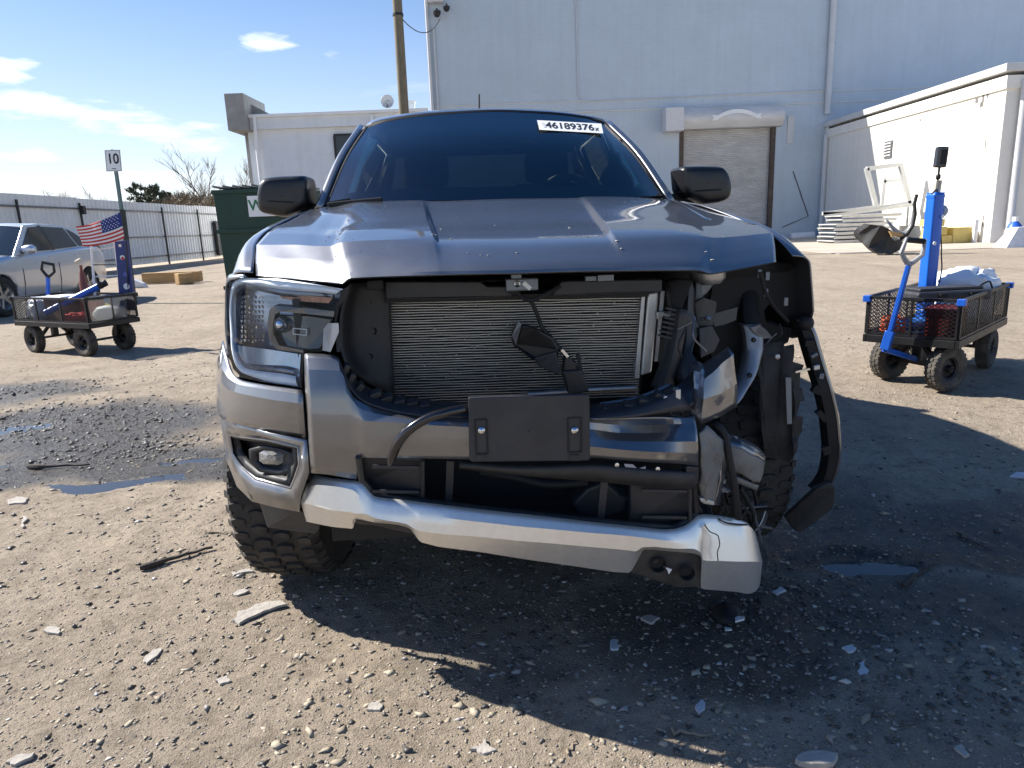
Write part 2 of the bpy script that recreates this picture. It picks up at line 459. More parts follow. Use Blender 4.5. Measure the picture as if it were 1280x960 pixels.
def ground_material():
    m = bpy.data.materials.new('packed_dirt'); m.use_nodes = True
    n, l = m.node_tree.nodes, m.node_tree.links
    b = n['Principled BSDF']
    g = n.new('ShaderNodeNewGeometry'); pos = g.outputs['Position']

    def nz(scale, det=6, ro=0.6):
        t = n.new('ShaderNodeTexNoise'); t.inputs['Scale'].default_value = scale; t.inputs['Detail'].default_value = det; t.inputs['Roughness'].default_value = ro
        l.new(pos, t.inputs['Vector']); return t.outputs[0]

    def ramp(src, stops):
        r = n.new('ShaderNodeValToRGB'); e = r.color_ramp.elements
        while len(e) < len(stops): e.new(0.5)
        for k, (p, c) in enumerate(stops): e[k].position = p; e[k].color = (*c, 1) if len(c) == 3 else c
        l.new(src, r.inputs[0]); return r.outputs[0]

    def mix(f, a, c, mode='MIX'):
        x = n.new('ShaderNodeMixRGB'); x.blend_type = mode
        for i, v in ((0, f), (1, a), (2, c)):
            if isinstance(v, (int, float)): x.inputs[i].default_value = v
            elif isinstance(v, tuple): x.inputs[i].default_value = (*v, 1)
            else: l.new(v, x.inputs[i])
        return x.outputs[0]

    def math_(op, a, c=0.0, clamp=False):
        x = n.new('ShaderNodeMath'); x.operation = op; x.use_clamp = clamp
        for i, v in ((0, a), (1, c)):
            if isinstance(v, (int, float)): x.inputs[i].default_value = v
            else: l.new(v, x.inputs[i])
        return x.outputs[0]

    big = nz(0.35, 5); mid = nz(2.2, 8, 0.65); fine = nz(28, 8, 0.7); grit = nz(170, 4, 0.7)
    base = ramp(mid, [(0.28, (0.25, 0.200, 0.150)), (0.5, (0.362, 0.299, 0.228)), (0.75, (0.452, 0.378, 0.29))])
    base = mix(0.55, base, ramp(big, [(0.3, (0.275, 0.224, 0.168)), (0.7, (0.452, 0.38, 0.295))]))
    trk = n.new('ShaderNodeMapping'); trk.inputs['Scale'].default_value = (1.6, .35, 1); trk.inputs['Rotation'].default_value = (0, 0, .5); l.new(pos, trk.inputs[0])
    tn = n.new('ShaderNodeTexNoise'); tn.inputs['Scale'].default_value = 1.1; tn.inputs['Detail'].default_value = 7; tn.inputs['Roughness'].default_value = .7; l.new(trk.outputs[0], tn.inputs['Vector'])
    base = mix(0.6, base, ramp(tn.outputs[0], [(0.34, (0.66, 0.63, 0.60)), (0.47, (1, 1, 1)), (0.72, (1.12, 1.11, 1.08))]), 'MULTIPLY')
    base = mix(0.7, base, ramp(nz(7, 8, .7), [(0.36, (0.66, 0.64, 0.61)), (0.48, (1, 1, 1)), (0.7, (1.12, 1.1, 1.08))]), 'MULTIPLY')
    base = mix(0.55, base, ramp(fine, [(0.3, (0.6, 0.58, 0.55)), (0.5, (1, 1, 1)), (0.72, (1.25, 1.22, 1.18))]), 'MULTIPLY')
    base = mix(0.5, base, ramp(grit, [(0.32, (0.5, 0.48, 0.45)), (0.5, (1, 1, 1)), (0.68, (1.35, 1.33, 1.3))]), 'MULTIPLY')
    # embedded grit, light and dark
    vo = n.new('ShaderNodeTexVoronoi'); vo.inputs['Scale'].default_value = 75; l.new(pos, vo.inputs['Vector'])
    chip = ramp(vo.outputs['Distance'], [(0.16, (1, 1, 1)), (0.26, (0, 0, 0))])
    sel = ramp(vo.outputs['Color'], [(0.62, (0, 0, 0)), (0.66, (1, 1, 1))])
    base = mix(math_('MULTIPLY', math_('MULTIPLY', chip, sel), 0.75), base, ramp(grit, [(0.35, (0.10, 0.09, 0.08)), (0.55, (0.34, 0.31, 0.27)), (0.65, (0.5, 0.47, 0.43))]))
    # tyre-worn darker tracks and damp stains, some deepening the truck's shade in colour
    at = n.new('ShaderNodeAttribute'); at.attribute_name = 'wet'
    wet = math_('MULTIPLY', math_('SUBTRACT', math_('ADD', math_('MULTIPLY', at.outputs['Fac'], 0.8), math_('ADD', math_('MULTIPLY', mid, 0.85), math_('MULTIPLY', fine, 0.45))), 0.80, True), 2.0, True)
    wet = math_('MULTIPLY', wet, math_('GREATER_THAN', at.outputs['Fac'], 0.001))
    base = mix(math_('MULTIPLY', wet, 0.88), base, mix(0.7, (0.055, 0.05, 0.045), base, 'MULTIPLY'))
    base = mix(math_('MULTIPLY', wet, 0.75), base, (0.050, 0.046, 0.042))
    l.new(base, b.inputs['Base Color'])
    r = math_('SUBTRACT', 0.95, math_('MULTIPLY', wet, math_('ADD', 0.25, math_('MULTIPLY', fine, 0.75))))
    l.new(r, b.inputs['Roughness'])
    b.inputs['Specular IOR Level'].default_value = 0.4
    h = math_('ADD', math_('MULTIPLY', fine, 1.0), math_('ADD', math_('MULTIPLY', grit, 0.55), math_('MULTIPLY', math_('MULTIPLY', chip, sel), 0.35)))
    bp = n.new('ShaderNodeBump'); bp.inputs['Strength'].default_value = 1.0; bp.inputs['Distance'].default_value = 0.02
    l.new(h, bp.inputs['Height']); l.new(bp.outputs[0], b.inputs['Normal'])
    return m


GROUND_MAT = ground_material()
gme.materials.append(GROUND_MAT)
gro = bpy.data.objects.new('ground', gme); COL.objects.link(gro)
struct(gro, 'packed tan dirt lot strewn with grit')

# water lying in the hollows
WATER = M('muddy_water', (0.035, 0.032, 0.028), 0.04, 0, 0.1, 4, rvar=0.02, bump=0.02, bscale=25)
for (px, py, rx, ry) in [(95, 560, 1.7, 0.95), (1082, 708, 0.30, 0.13)]:
    c = ground(px, py); mb = MB()
    mb.plate([(c.x + rx * math.cos(a) * (1 + 0.1 * math.sin(3 * a)), c.y + ry * math.sin(a), -0.0135) for a in np.linspace(0, 2 * PI, 40, endpoint=False)], 0.004, (0, 0, -1))
    struct(ob('puddle', mb, WATER))


# loose stones and grit
def stones(name, n, region, smin, smax, mat, label, flat=0.55, seed=1, power=2.6, blobs=None):
    rg = np.random.default_rng(seed)
    pts = []
    x0, x1, y0, y1 = region
    k = int(n * 3)
    # even in direction and denser near: stones thin out with distance
    y = y0 * (y1 / y0) ** rg.random(k)
    x = rg.uniform(x0, x1, k) * (0.25 + y / y1 * 0.75)
    dens = 0.5 + 0.7 * fbm(x * 1.5, y * 1.5, 4, seed + 2)
    if blobs: dens = np.clip(dens * 0.25, 0, 1) + blob_mask(x, y, blobs, 0.3, seed)
    keep = rg.random(k) < np.clip(dens, 0.03, 1)
    x, y = x[keep][:n], y[keep][:n]
    z = ground_h(x, y)
    s = smin * (smax / smin) ** (rg.random(len(x)) ** power)
    oct_v = np.array([(1, 0, 0), (-1, 0, 0), (0, 1, 0), (0, -1, 0), (0, 0, 1), (0, 0, -1), (0.62, 0.62, 0.35), (-0.6, 0.55, 0.4)], float)
    tri = np.array([(0, 6, 4), (6, 2, 4), (2, 7, 4), (7, 1, 4), (1, 3, 4), (3, 0, 4), (0, 3, 5), (3, 1, 5), (1, 7, 5), (7, 2, 5), (2, 6, 5), (6, 0, 5)])
    N = len(x)
    V = oct_v[None] * (1 + 0.35 * rg.normal(size=(N, 8, 1)).clip(-1.4, 1.4))
    V[:, :, 2] *= flat * rg.uniform(0.5, 1.3, (N, 1)); V[:, :, 0] *= rg.uniform(0.8, 1.7, (N, 1))
    a = rg.uniform(0, 2 * PI, N); ca, sa = np.cos(a)[:, None], np.sin(a)[:, None]
    X = V[:, :, 0] * ca - V[:, :, 1] * sa; Y = V[:, :, 0] * sa + V[:, :, 1] * ca
    P = np.stack([X * s[:, None] + x[:, None], Y * s[:, None] + y[:, None], V[:, :, 2] * s[:, None] + z[:, None] + 0.2 * flat * s[:, None]], -1)
    me = bpy.data.meshes.new(name)
    me.vertices.add(N * 8); me.vertices.foreach_set('co', P.ravel())
    T = (tri[None] + (np.arange(N) * 8)[:, None, None]).reshape(-1, 3)
    me.loops.add(T.size); me.loops.foreach_set('vertex_index', T.ravel())
    me.polygons.add(len(T)); me.polygons.foreach_set('loop_start', np.arange(0, T.size, 3))
    rnd = me.attributes.new('tone', 'FLOAT', 'POINT')
    rnd.data.foreach_set('value', np.repeat(rg.random(N), 8).astype(np.float32))
    me.update(); me.validate()
    me.materials.append(mat)
    o = bpy.data.objects.new(name, me); COL.objects.link(o)
    o['kind'] = 'stuff'; o['label'] = label; o['category'] = 'gravel'
    return o


def stone_material(name, stops, rough=0.9):
    m = bpy.data.materials.new(name); m.use_nodes = True
    n, l = m.node_tree.nodes, m.node_tree.links
    at = n.new('ShaderNodeAttribute'); at.attribute_name = 'tone'
    r = n.new('ShaderNodeValToRGB'); e = r.color_ramp.elements
    while len(e) < len(stops): e.new(0.5)
    for k, (p, c) in enumerate(stops): e[k].position = p; e[k].color = (*c, 1)
    l.new(at.outputs['Fac'], r.inputs[0]); l.new(r.outputs[0], n['Principled BSDF'].inputs['Base Color'])
    n['Principled BSDF'].inputs['Roughness'].default_value = rough
    return m


ST_DRY = stone_material('loose_stone', [(0, (0.12, 0.10, 0.085)), (0.12, (0.25, 0.215, 0.17)), (0.75, (0.36, 0.315, 0.255)), (0.97, (0.46, 0.42, 0.36)), (1, (0.58, 0.55, 0.51))])
ST_CLOD = stone_material('dirt_clod', [(0, (0.25, 0.212, 0.158)), (0.5, (0.33, 0.284, 0.214)), (1, (0.40, 0.346, 0.264))], 1.0)
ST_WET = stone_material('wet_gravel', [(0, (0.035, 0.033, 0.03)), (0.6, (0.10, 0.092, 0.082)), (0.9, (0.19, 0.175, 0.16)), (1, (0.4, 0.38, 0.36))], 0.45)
stones('clods', 1700, (-4.6, 4.6, 1.25, 8.0), 0.006, 0.017, ST_CLOD, 'crumbled dirt clods on the packed lot', 0.35, seed=41)
stones('grit', 42000, (-4.6, 4.6, 1.25, 9.0), 0.0014, 0.0062, ST_DRY, 'fine tan grit scattered over the dirt lot', seed=4)
stones('pebbles', 420, (-5, 5, 1.25, 14.0), 0.005, 0.015, ST_DRY, 'loose pebbles and stone chips over the dirt lot', 0.42, seed=9)
stones('far_grit', 9000, (-14, 14, 4.5, 26.0), 0.003, 0.012, ST_DRY, 'coarse grit over the far side of the dirt lot', seed=23)
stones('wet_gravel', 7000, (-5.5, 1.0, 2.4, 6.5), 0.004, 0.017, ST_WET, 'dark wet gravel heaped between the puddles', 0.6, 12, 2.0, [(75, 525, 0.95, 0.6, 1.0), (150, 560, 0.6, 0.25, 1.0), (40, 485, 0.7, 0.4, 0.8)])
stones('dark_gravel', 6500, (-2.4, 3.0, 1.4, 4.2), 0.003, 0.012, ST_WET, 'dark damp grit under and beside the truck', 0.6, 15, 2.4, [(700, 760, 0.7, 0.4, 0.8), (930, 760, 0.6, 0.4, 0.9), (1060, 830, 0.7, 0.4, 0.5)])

# ================================================================== BUILDINGS
WY = 39.5                                         # front wall of the big building


def brick_paint(name, col, var=0.045, course=0.09, strength=0.3, stain=0.06, joint=0.84):
    m = bpy.data.materials.new(name); m.use_nodes = True
    n, l = m.node_tree.nodes, m.node_tree.links
    b = n['Principled BSDF']; b.inputs['Roughness'].default_value = 0.75
    g = n.new('ShaderNodeNewGeometry'); sp = n.new('ShaderNodeSeparateXYZ'); l.new(g.outputs['Position'], sp.inputs[0])
    ad = n.new('ShaderNodeMath'); ad.operation = 'ADD'; l.new(sp.outputs[0], ad.inputs[0]); l.new(sp.outputs[1], ad.inputs[1])
    cb = n.new('ShaderNodeCombineXYZ'); l.new(ad.outputs[0], cb.inputs[0]); l.new(sp.outputs[2], cb.inputs[1])
    bt = n.new('ShaderNodeTexBrick'); bt.inputs['Scale'].default_value = 1.0; bt.inputs['Brick Width'].default_value = course * 2.7; bt.inputs['Row Height'].default_value = course
    bt.inputs['Mortar Size'].default_value = 0.012; bt.inputs['Mortar Smooth'].default_value = 0.4
    bt.inputs['Color1'].default_value = (1, 1, 1, 1); bt.inputs['Color2'].default_value = (0.96, 0.96, 0.96, 1); bt.inputs['Mortar'].default_value = (joint, joint, joint, 1)
    l.new(cb.outputs[0], bt.inputs['Vector'])
    n1 = n.new('ShaderNodeTexNoise'); n1.inputs['Scale'].default_value = 0.7; n1.inputs['Detail'].default_value = 8; n1.inputs['Roughness'].default_value = 0.65
    l.new(g.outputs['Position'], n1.inputs['Vector'])
    mp = n.new('ShaderNodeMapping'); mp.inputs['Scale'].default_value = (2.2, 2.2, 0.12); l.new(g.outputs['Position'], mp.inputs[0])
    n2 = n.new('ShaderNodeTexNoise'); n2.inputs['Scale'].default_value = 1.6; n2.inputs['Detail'].default_value = 6; l.new(mp.outputs[0], n2.inputs['Vector'])
    r1 = n.new('ShaderNodeValToRGB'); r1.color_ramp.elements[0].position = 0.3; r1.color_ramp.elements[1].position = 0.7
    r1.color_ramp.elements[0].color = (*[c * (1 - var) for c in col], 1); r1.color_ramp.elements[1].color = (*[min(1, c * (1 + var)) for c in col], 1)
    l.new(n1.outputs[0], r1.inputs[0])
    r2 = n.new('ShaderNodeValToRGB'); r2.color_ramp.elements[0].position = 0.45; r2.color_ramp.elements[1].position = 0.8
    r2.color_ramp.elements[0].color = (1, 1, 1, 1); r2.color_ramp.elements[1].color = (1 - stain, 1 - stain * 1.05, 1 - stain * 1.15, 1)
    l.new(n2.outputs[0], r2.inputs[0])
    m1 = n.new('ShaderNodeMixRGB'); m1.blend_type = 'MULTIPLY'; m1.inputs[0].default_value = 0.8; l.new(r1.outputs[0], m1.inputs[1]); l.new(bt.outputs['Color'], m1.inputs[2])
    m2 = n.new('ShaderNodeMixRGB'); m2.blend_type = 'MULTIPLY'; m2.inputs[0].default_value = 1; l.new(m1.outputs[0], m2.inputs[1]); l.new(r2.outputs[0], m2.inputs[2])
    l.new(m2.outputs[0], b.inputs['Base Color'])
    bp = n.new('ShaderNodeBump'); bp.inputs['Strength'].default_value = strength; bp.inputs['Distance'].default_value = 0.02
    l.new(bt.outputs['Fac'], bp.inputs['Height']); bp.invert = True
    l.new(bp.outputs[0], b.inputs['Normal'])
    return m


WALL = brick_paint('painted_block_wall', (0.50, 0.57, 0.635))
WALL2 = brick_paint('pale_painted_wall', (0.70, 0.725, 0.75), 0.04, 0.2, 0.06, 0.08, .97)
WALL3 = brick_paint('cream_painted_wall', (0.80, 0.775, 0.705), 0.04, 0.2, 0.06, 0.07, .98)
TRIM = M('painted_trim', (0.58, 0.58, 0.57), 0.6, 0, 0.06, 1.5, dirt=0.25, dcol=(0.35, 0.33, 0.30), dscale=1.2)
PIPE = M('painted_pipe', (0.55, 0.56, 0.57), 0.5, 0, 0.06, 2)
DARK = M('dark_gap', (0.03, 0.03, 0.032), 0.8, 0, 0.1)
RUST = M('rusty_guide_rail', (0.10, 0.075, 0.06), 0.8, 0.2, 0.35, 3)
SHUT = M('galvanised_shutter', (0.62, 0.61, 0.60), 0.55, 0.1, 0.08, 0.9, dirt=0.30, dcol=(0.22, 0.19, 0.16), dscale=0.8, stretch=(1, 1, 3))
CONC = M('grey_concrete', (0.30, 0.295, 0.28), 0.85, 0, 0.16, 1.4, 0.3, 30, dirt=0.4, dcol=(0.18, 0.15, 0.13), dscale=0.9)
TINT = M('dark_window', (0.03, 0.034, 0.04), 0.12, 0, 0.1, 2)
WHITE = M('white_paint', (0.78, 0.78, 0.77), 0.5, 0, 0.04, 3)
BLKM = M('black_metal', (0.018, 0.018, 0.02), 0.45, 0.3, 0.2, 8)

xL = at_y(537, 120, WY).x
BTOP = 15.2
dA, dB = at_y(849, 200, WY).x, at_y(968, 200, WY).x
dT = at_y(905, 160, WY).z
big = thing('warehouse', 'tall windowless grey painted block warehouse behind the truck', 'building', (0, WY, 0))
mb = MB()
mb.box(((xL + dA) / 2, 10, BTOP / 2), (dA - xL, 20, BTOP))
mb.box(((dB + 75) / 2, 10, BTOP / 2), (75 - dB, 20, BTOP))
mb.box(((dA + dB) / 2, 10, (dT + BTOP) / 2), (dB - dA, 20, BTOP - dT))
mb.box(((dA + dB) / 2, 10.2, dT / 2), (dB - dA, 19.4, dT))
ob('wall', mb, WALL, big)
for z, h, pr in ((at_y(960, 131, WY).z, 0.07, 0.05), (at_y(960, 117, WY).z, 0.05, 0.035)):
    mb = MB(); mb.box(((xL + 0.3 + 60) / 2, -pr / 2, z), (60 - xL - 0.3, pr, h)); ob('ledge', mb, TRIM, big)
mb = MB(); mb.tube([at_y(719, -20, WY) - Vector((0, WY + .04, 0)), at_y(722.5, 118, WY) - Vector((0, WY + .04, 0)), at_y(727, 127, WY) - Vector((0, WY + .04, 0)), at_y(1036, 113, WY) - Vector((0, WY + .04, 0))], 0.028, 6)
ob('conduit', mb, PIPE, big, 40)
for (a, b_, r) in [((1043, -40), (1037.5, 143), 0.16), ((1034, 152), (1031, 292), 0.13)]:
    p, q = at_y(*a, WY), at_y(*b_, WY); mb = MB()
    mb.tube([(p.x, -r - .04, p.z), ((p.x + q.x) / 2 * 0 + p.x, -r - .04, q.z)], r, 12)
    for k in range(3):
        z = p.z + (q.z - p.z) * (0.15 + 0.35 * k); mb.lathe([(r + .025, z - .05), (r + .025, z + .05)], 'Z', (p.x, -r - .04, 0), 12)
    ob('downpipe', mb, PIPE, big, 40)
mb = MB(); mb.tube([(xL + .12, -.12, 0), (xL + .12, -.12, BTOP - .2)], 0.09, 10); mb.tube([(xL + .42, -.10, 0), (xL + .42, -.10, 11.5)], 0.05, 8)
ob('corner_pipe', mb, PIPE, big, 40)
mb = MB(); p = at_y(538, 3, WY); mb.box((p.x + .3, -.25, p.z + .6), (0.75, 0.5, 1.4)); ob('junction_box', mb, PIPE, big, bevel=.03)
for (px, py, s) in ((547, 19, .2), (559, 13, .17)):
    p = at_y(px, py, WY); mb = MB(); mb.bar((p.x, 0, p.z + .2), (p.x, -.35, p.z + .2), .08)
    mb.lathe([(0.001, -s * 1.1), (s * .6, -s * .9), (s, -s * .2), (s, s * .4), (0.001, s * .4)], 'Z', (p.x, -.42, p.z), 14)
    ob('security_camera', mb, [BLKM], big, 40)
p = at_y(988, 162, WY); mb = MB(); mb.box((p.x, -.03, p.z), (.35, .06, 1.45)); ob('meter_strip', mb, TRIM, big, bevel=.01)
mb = MB(); mb.tube([at_y(x, y, WY) - Vector((0, WY + .03, 0)) for x, y in ((991, 214), (1010, 270), (978, 284))], .022, 5); ob('loose_cable', mb, DARK, big)
# roller door
door = ob('roller_door', MB().box(((dA + dB) / 2, .32, dT / 2), (dB - dA - .05, .05, dT - .02)), SHUT, big)
mb = MB(); prof = []
ns = 62; sh = (dT - .08) / ns
for i in range(ns):
    z = .05 + i * sh
    prof += [(.29, z), (.285, z + sh * .12), (.235, z + sh * .3), (.225, z + sh * .6), (.25, z + sh * .85)]
x0, x1 = dA + .06, dB - .06
vs = [(x, y, z) for (y, z) in prof for x in (x0, x1)]
mb.add(vs, [(2 * i, 2 * i + 1, 2 * i + 3, 2 * i + 2) for i in range(len(prof) - 1)])
o = ob('slats', mb, SHUT, door, 25); o['kind'] = 'stuff'
for x, s in ((dA + .11, 1), (dB - .11, -1)):
    ob('guide_rail', MB().box((x, .08, dT / 2), (.24, .22, dT - .02)), RUST, door, bevel=.01)
ob('bottom_bar', MB().box(((dA + dB) / 2, .22, .09), (dB - dA - .5, .14, .12)), RUST, door)
h0, h1 = at_y(850, 150, WY).x, at_y(975, 146, WY).x
hz0, hz1 = dT - .06, at_y(905, 135, WY).z
mb = MB(); n_ = 10; hh = (hz1 - hz0)
pr = [(-.02, hz1)] + [(-.45 - .25 * math.sin(PI * k / n_), hz1 - .02 - hh * .96 * k / n_) for k in range(n_ + 1)] + [(-.02, hz0)]
vs = [(x, y, z) for (y, z) in pr for x in (h0, h1)]
fs = [(2 * i, 2 * i + 1, 2 * i + 3, 2 * i + 2) for i in range(len(pr) - 1)] + [tuple(range(0, 2 * len(pr), 2)), tuple(range(1, 2 * len(pr), 2))]
mb.add(vs, fs); hood_ = ob('shutter_housing', mb, SHUT, big, 25)
mb = MB(); N = 14; xm = (h0 + h1) / 2 + .15; zc = hz1 - .34
top = [(xm - 1.0 + 2.0 * k / N, -.735, zc + .16 - .26 * ((k / N - .5) * 2) ** 2) for k in range(N + 1)]
bot = [(x, y, z - .2) for x, y, z in top]
mb.add(top + bot, [(i, i + 1, N + 2 + i, N + 1 + i) for i in range(N)])
for s in (-1, 1):
    e = top[0] if s < 0 else top[-1]
    mb.plate([(e[0] + s * .0, -.72, e[2] - .02), (e[0] + s * .32, -.72, e[2] + .02), (e[0] + s * .22, -.72, e[2] - .12), (e[0] + s * .32, -.72, e[2] - .26), (e[0], -.72, e[2] - .24)], .03)
ob('scroll_emblem', mb, WHITE, hood_, solid=.02, label='white curved scroll on the housing')
m0, m1 = at_y(828, 150, WY), at_y(850, 166, WY)
ob('motor_box', MB().box(((m0.x + m1.x) / 2 - .03, -.5, (hz1 + m1.z) / 2), (m1.x - m0.x, .95, hz1 - m1.z)), M('pale_motor_cover', (.6, .6, .6), .5, 0, .05), big, bevel=.03)
ob('downspout_boot', MB().tube([at_y(984, 296, WY) - Vector((0, WY + .5, 0)), at_y(1012, 294, WY) - Vector((0, WY + .5, 0))], .22, 10), WHITE, big, 40)
ob('parapet_cap', MB().box(((xL + 75) / 2 - .1, 10, BTOP + .09), (75 - xL + .3, 20.3, .18)), TRIM, big)

# lower office wing on the left
off = thing('office_wing', 'low pale building wing with white gutter left of the warehouse', 'building', (0, WY, 0))
oL = at_y(322, 190, WY).x; oT = at_y(330, 146, WY).z
ob('wall', MB().box(((oL - .55 + xL - .02) / 2, 8.2, oT / 2 - .2), (xL - .02 - oL + .55, 15.6, oT - .4)), WALL2, off)
zb = at_y(360, 160, WY).z
ob('fascia', MB().box(((oL - .6 + xL - .06) / 2, .30, (zb + oT) / 2), (xL - .06 - oL + .6, .40, oT - zb)), WALL2, off)
ob('gutter', MB().box(((oL - .8 + xL - .1) / 2, .08, oT + .06), (xL - .1 - oL + .8, .3, .16)), WHITE, off, bevel=.02)
ob('downpipe', MB().tube([(oL, .02, 0), (oL, .02, oT)], .10, 10), WHITE, off, 40)
ob('downpipe', MB().tube([(at_y(464, 140, WY).x, .02, oT - .1), (at_y(464, 140, WY).x, .02, oT - 1.2)], .10, 10), WHITE, off, 40)
w0, w1 = at_y(417, 169, WY), at_y(440, 200, WY)
win = ob('window', MB().box((w0.x + 1.3, .36, (w0.z + w1.z) / 2 - .3), (2.6, .1, w0.z - w1.z + .6)), TINT, off)
ob('frame', MB().box((w0.x + 1.3, .34, w0.z + .05), (2.75, .14, .1)).box((w0.x - .05, .34, (w0.z + w1.z) / 2 - .3), (.1, .14, w0.z - w1.z + .6)).box((w0.x + 1.3, .34, w1.z - .62), (2.75, .16, .1)), DARK, win)
f0, f1 = at_y(284, 119, WY), at_y(313, 164, WY)
ob('concrete_fin', MB().box(((f0.x + f1.x) / 2, 1.2, (f0.z + f1.z) / 2), (f1.x - f0.x, 3.4, f0.z - f1.z)), CONC, off, bevel=.04)
cx = at_y(308, 190, WY).x
ob('column', MB().box((cx + .1, 1.4, f1.z / 2), (.75, 1.2, f1.z)), CONC, off, bevel=.03)
a, b_ = at_y(313, 134, WY), at_y(338, 144, WY)
ob('brace', MB().plate([(f1.x, .6, oT + .1), (f1.x, .6, oT + .75), (b_.x, .6, oT + .1)], .15), CONC, off)
dish = thing('satellite_dish', 'small round satellite dish on the low roof edge', 'satellite dish', at_y(485, 138, WY + 1))
mb = MB(); mb.lathe([(0.001, .12), (.18, .09), (.3, .03), (.36, -.03)], 'Y', (0, 0, .45), 18); ob('reflector', mb, M('dish_grey', (.42, .43, .45), .5, .1, .05), dish, 40, solid=.02)
ob('mast', MB().tube([(0, .15, -.28), (0, .15, .45)], .04, 8), PIPE, dish); ob('feed_arm', MB().tube([(0, .1, .2), (0, -.35, .3)], .025, 6), BLKM, dish)
rp = at_y(513, 133, WY + 2)
rt = thing('roof_vent', 'small boxy vent on the low roof beside the pole', 'vent', (rp.x, rp.y, rp.z - .2))
ob('body', MB().box((0, 0, .1), (.5, .5, .55)), PIPE, rt, bevel=.02); ob('cap', MB().box((0, 0, .42), (.6, .6, .1)), TRIM, rt)
# utility pole and wire
pY = 28.0; p = at_y(501, 80, pY)
pole = thing('utility_pole', 'weathered wooden utility pole rising behind the truck', 'utility pole', (p.x, pY, 0))
WOODP = M('weathered_pole_wood', (0.17, 0.145, 0.10), 0.9, 0, 0.3, 5, 0.5, 14, stretch=(5, 5, .5))
lean = (at_y(497.5, 0, pY).x - at_y(505, 140, pY).x) / (at_y(497.5, 0, pY).z - at_y(505, 140, pY).z)
mb = MB(); mb.tube([((z - 6) * lean * .45, 0, z) for z in (0, 2, 5, 8, 11, 14)], [.21, .20, .19, .18, .17, .16], 16); ob('shaft', mb, WOODP, pole, 40)
mb = MB(); zc = at_y(501, 20, pY).z; mb.lathe([(.2, zc), (.2, zc + .08)], 'Z', ((zc - 6) * lean * .45, 0, 0), 16); ob('band', mb, BLKM, pole)
A = at_y(503, 24, pY); B = at_y(550, 24, WY - .3)
wire = MB().tube([A.lerp(B, t) + Vector((0, 0, -.55 * 4 * t * (1 - t))) for t in np.linspace(0, 1, 13)], .02, 5)
tag(ob('service_wire', wire, BLKM), 'black service wire sagging from the pole to the warehouse', 'wire')

# right wing with the sunlit side wall
RX, RY0 = 17.5, 25.6
rw = thing('side_building', 'flat roofed cream side building with sunlit wall on the right', 'building', (RX, RY0, 0))
rT = 6.12; rl = WY - RY0 - .03
ob('wall', MB().box((14, rl / 2, (rT - .55) / 2), (28, rl, rT - .55)), WALL3, rw)
ob('fascia', MB().box((14, rl / 2 - .03, rT - .66), (28.16, rl + .10, .42)), WALL3, rw)
ob('roof_edge', MB().box((14, rl / 2 - .06, rT - .2), (28.4, rl + .2, .26)), TRIM, rw, bevel=.02)
q = at_x(1111, 187, RX) - Vector((RX, RY0, 0)); v = ob('vent', MB().box((-.03, q.y, q.z), (.06, .62, .75)), M('vent_grey', (.12, .12, .13), .6, 0, .2), rw)
for k in range(5): ob('louvre', MB().box((-.075, q.y, q.z - .26 + .13 * k), (.03, .54, .05), (0, .5, 0)), TRIM, v)
mb = MB(); mb.tube([(.55, -.14, 5.5), (.55, -.14, .55), (.62, -.2, .42), (.85, -.3, .36)], .14, 10); ob('downpipe', mb, PIPE, rw, 40)
mb = MB(); mb.tube([(-.14, rl - .25, 5.4), (-.14, rl - .25, .1)], .12, 8); ob('downpipe', mb, PIPE, rw, 40)
ob('bollard_pipe', MB().tube([(-.2, .55, 0), (-.2, .55, .85)], .09, 8), PIPE, rw, 40)
for (px, py, w, h) in ((1229, 124, .10, .5), (1235, 117, .08, .28), (1221, 126, .16, .16), (1226, 131, .07, .2), (1232, 180, .05, .35), (1229, 276, .05, .4), (1151, 150, .08, .1)):
    q = at_x(px, py, RX) - Vector((RX, RY0, 0)); ob('wall_scar', MB().box((-.006, q.y, q.z), (.012, w, h)), M('bare_mortar', (.16, .15, .14), .9), rw)
ob('front_door', MB().box((2.6, -.02, 1.9), (1.5, .06, 3.8)), M('pale_door', (.5, .5, .52), .5), rw)
ob('door_seam', MB().box((1.7, -.02, 2.6), (.05, .05, 5.2)), PIPE, rw)

# pale concrete apron along the right-hand buildings
mb = MB(); mb.box((26.5, (22.3 + WY - .02) / 2, .006), (32, WY - .02 - 22.3, .02))
struct(ob('concrete_apron', mb, M('pale_concrete', (.46, .40, .33), .9, 0, .14, .8, .2, 20, dirt=.35, dcol=(.30, .24, .18), dscale=.5)))

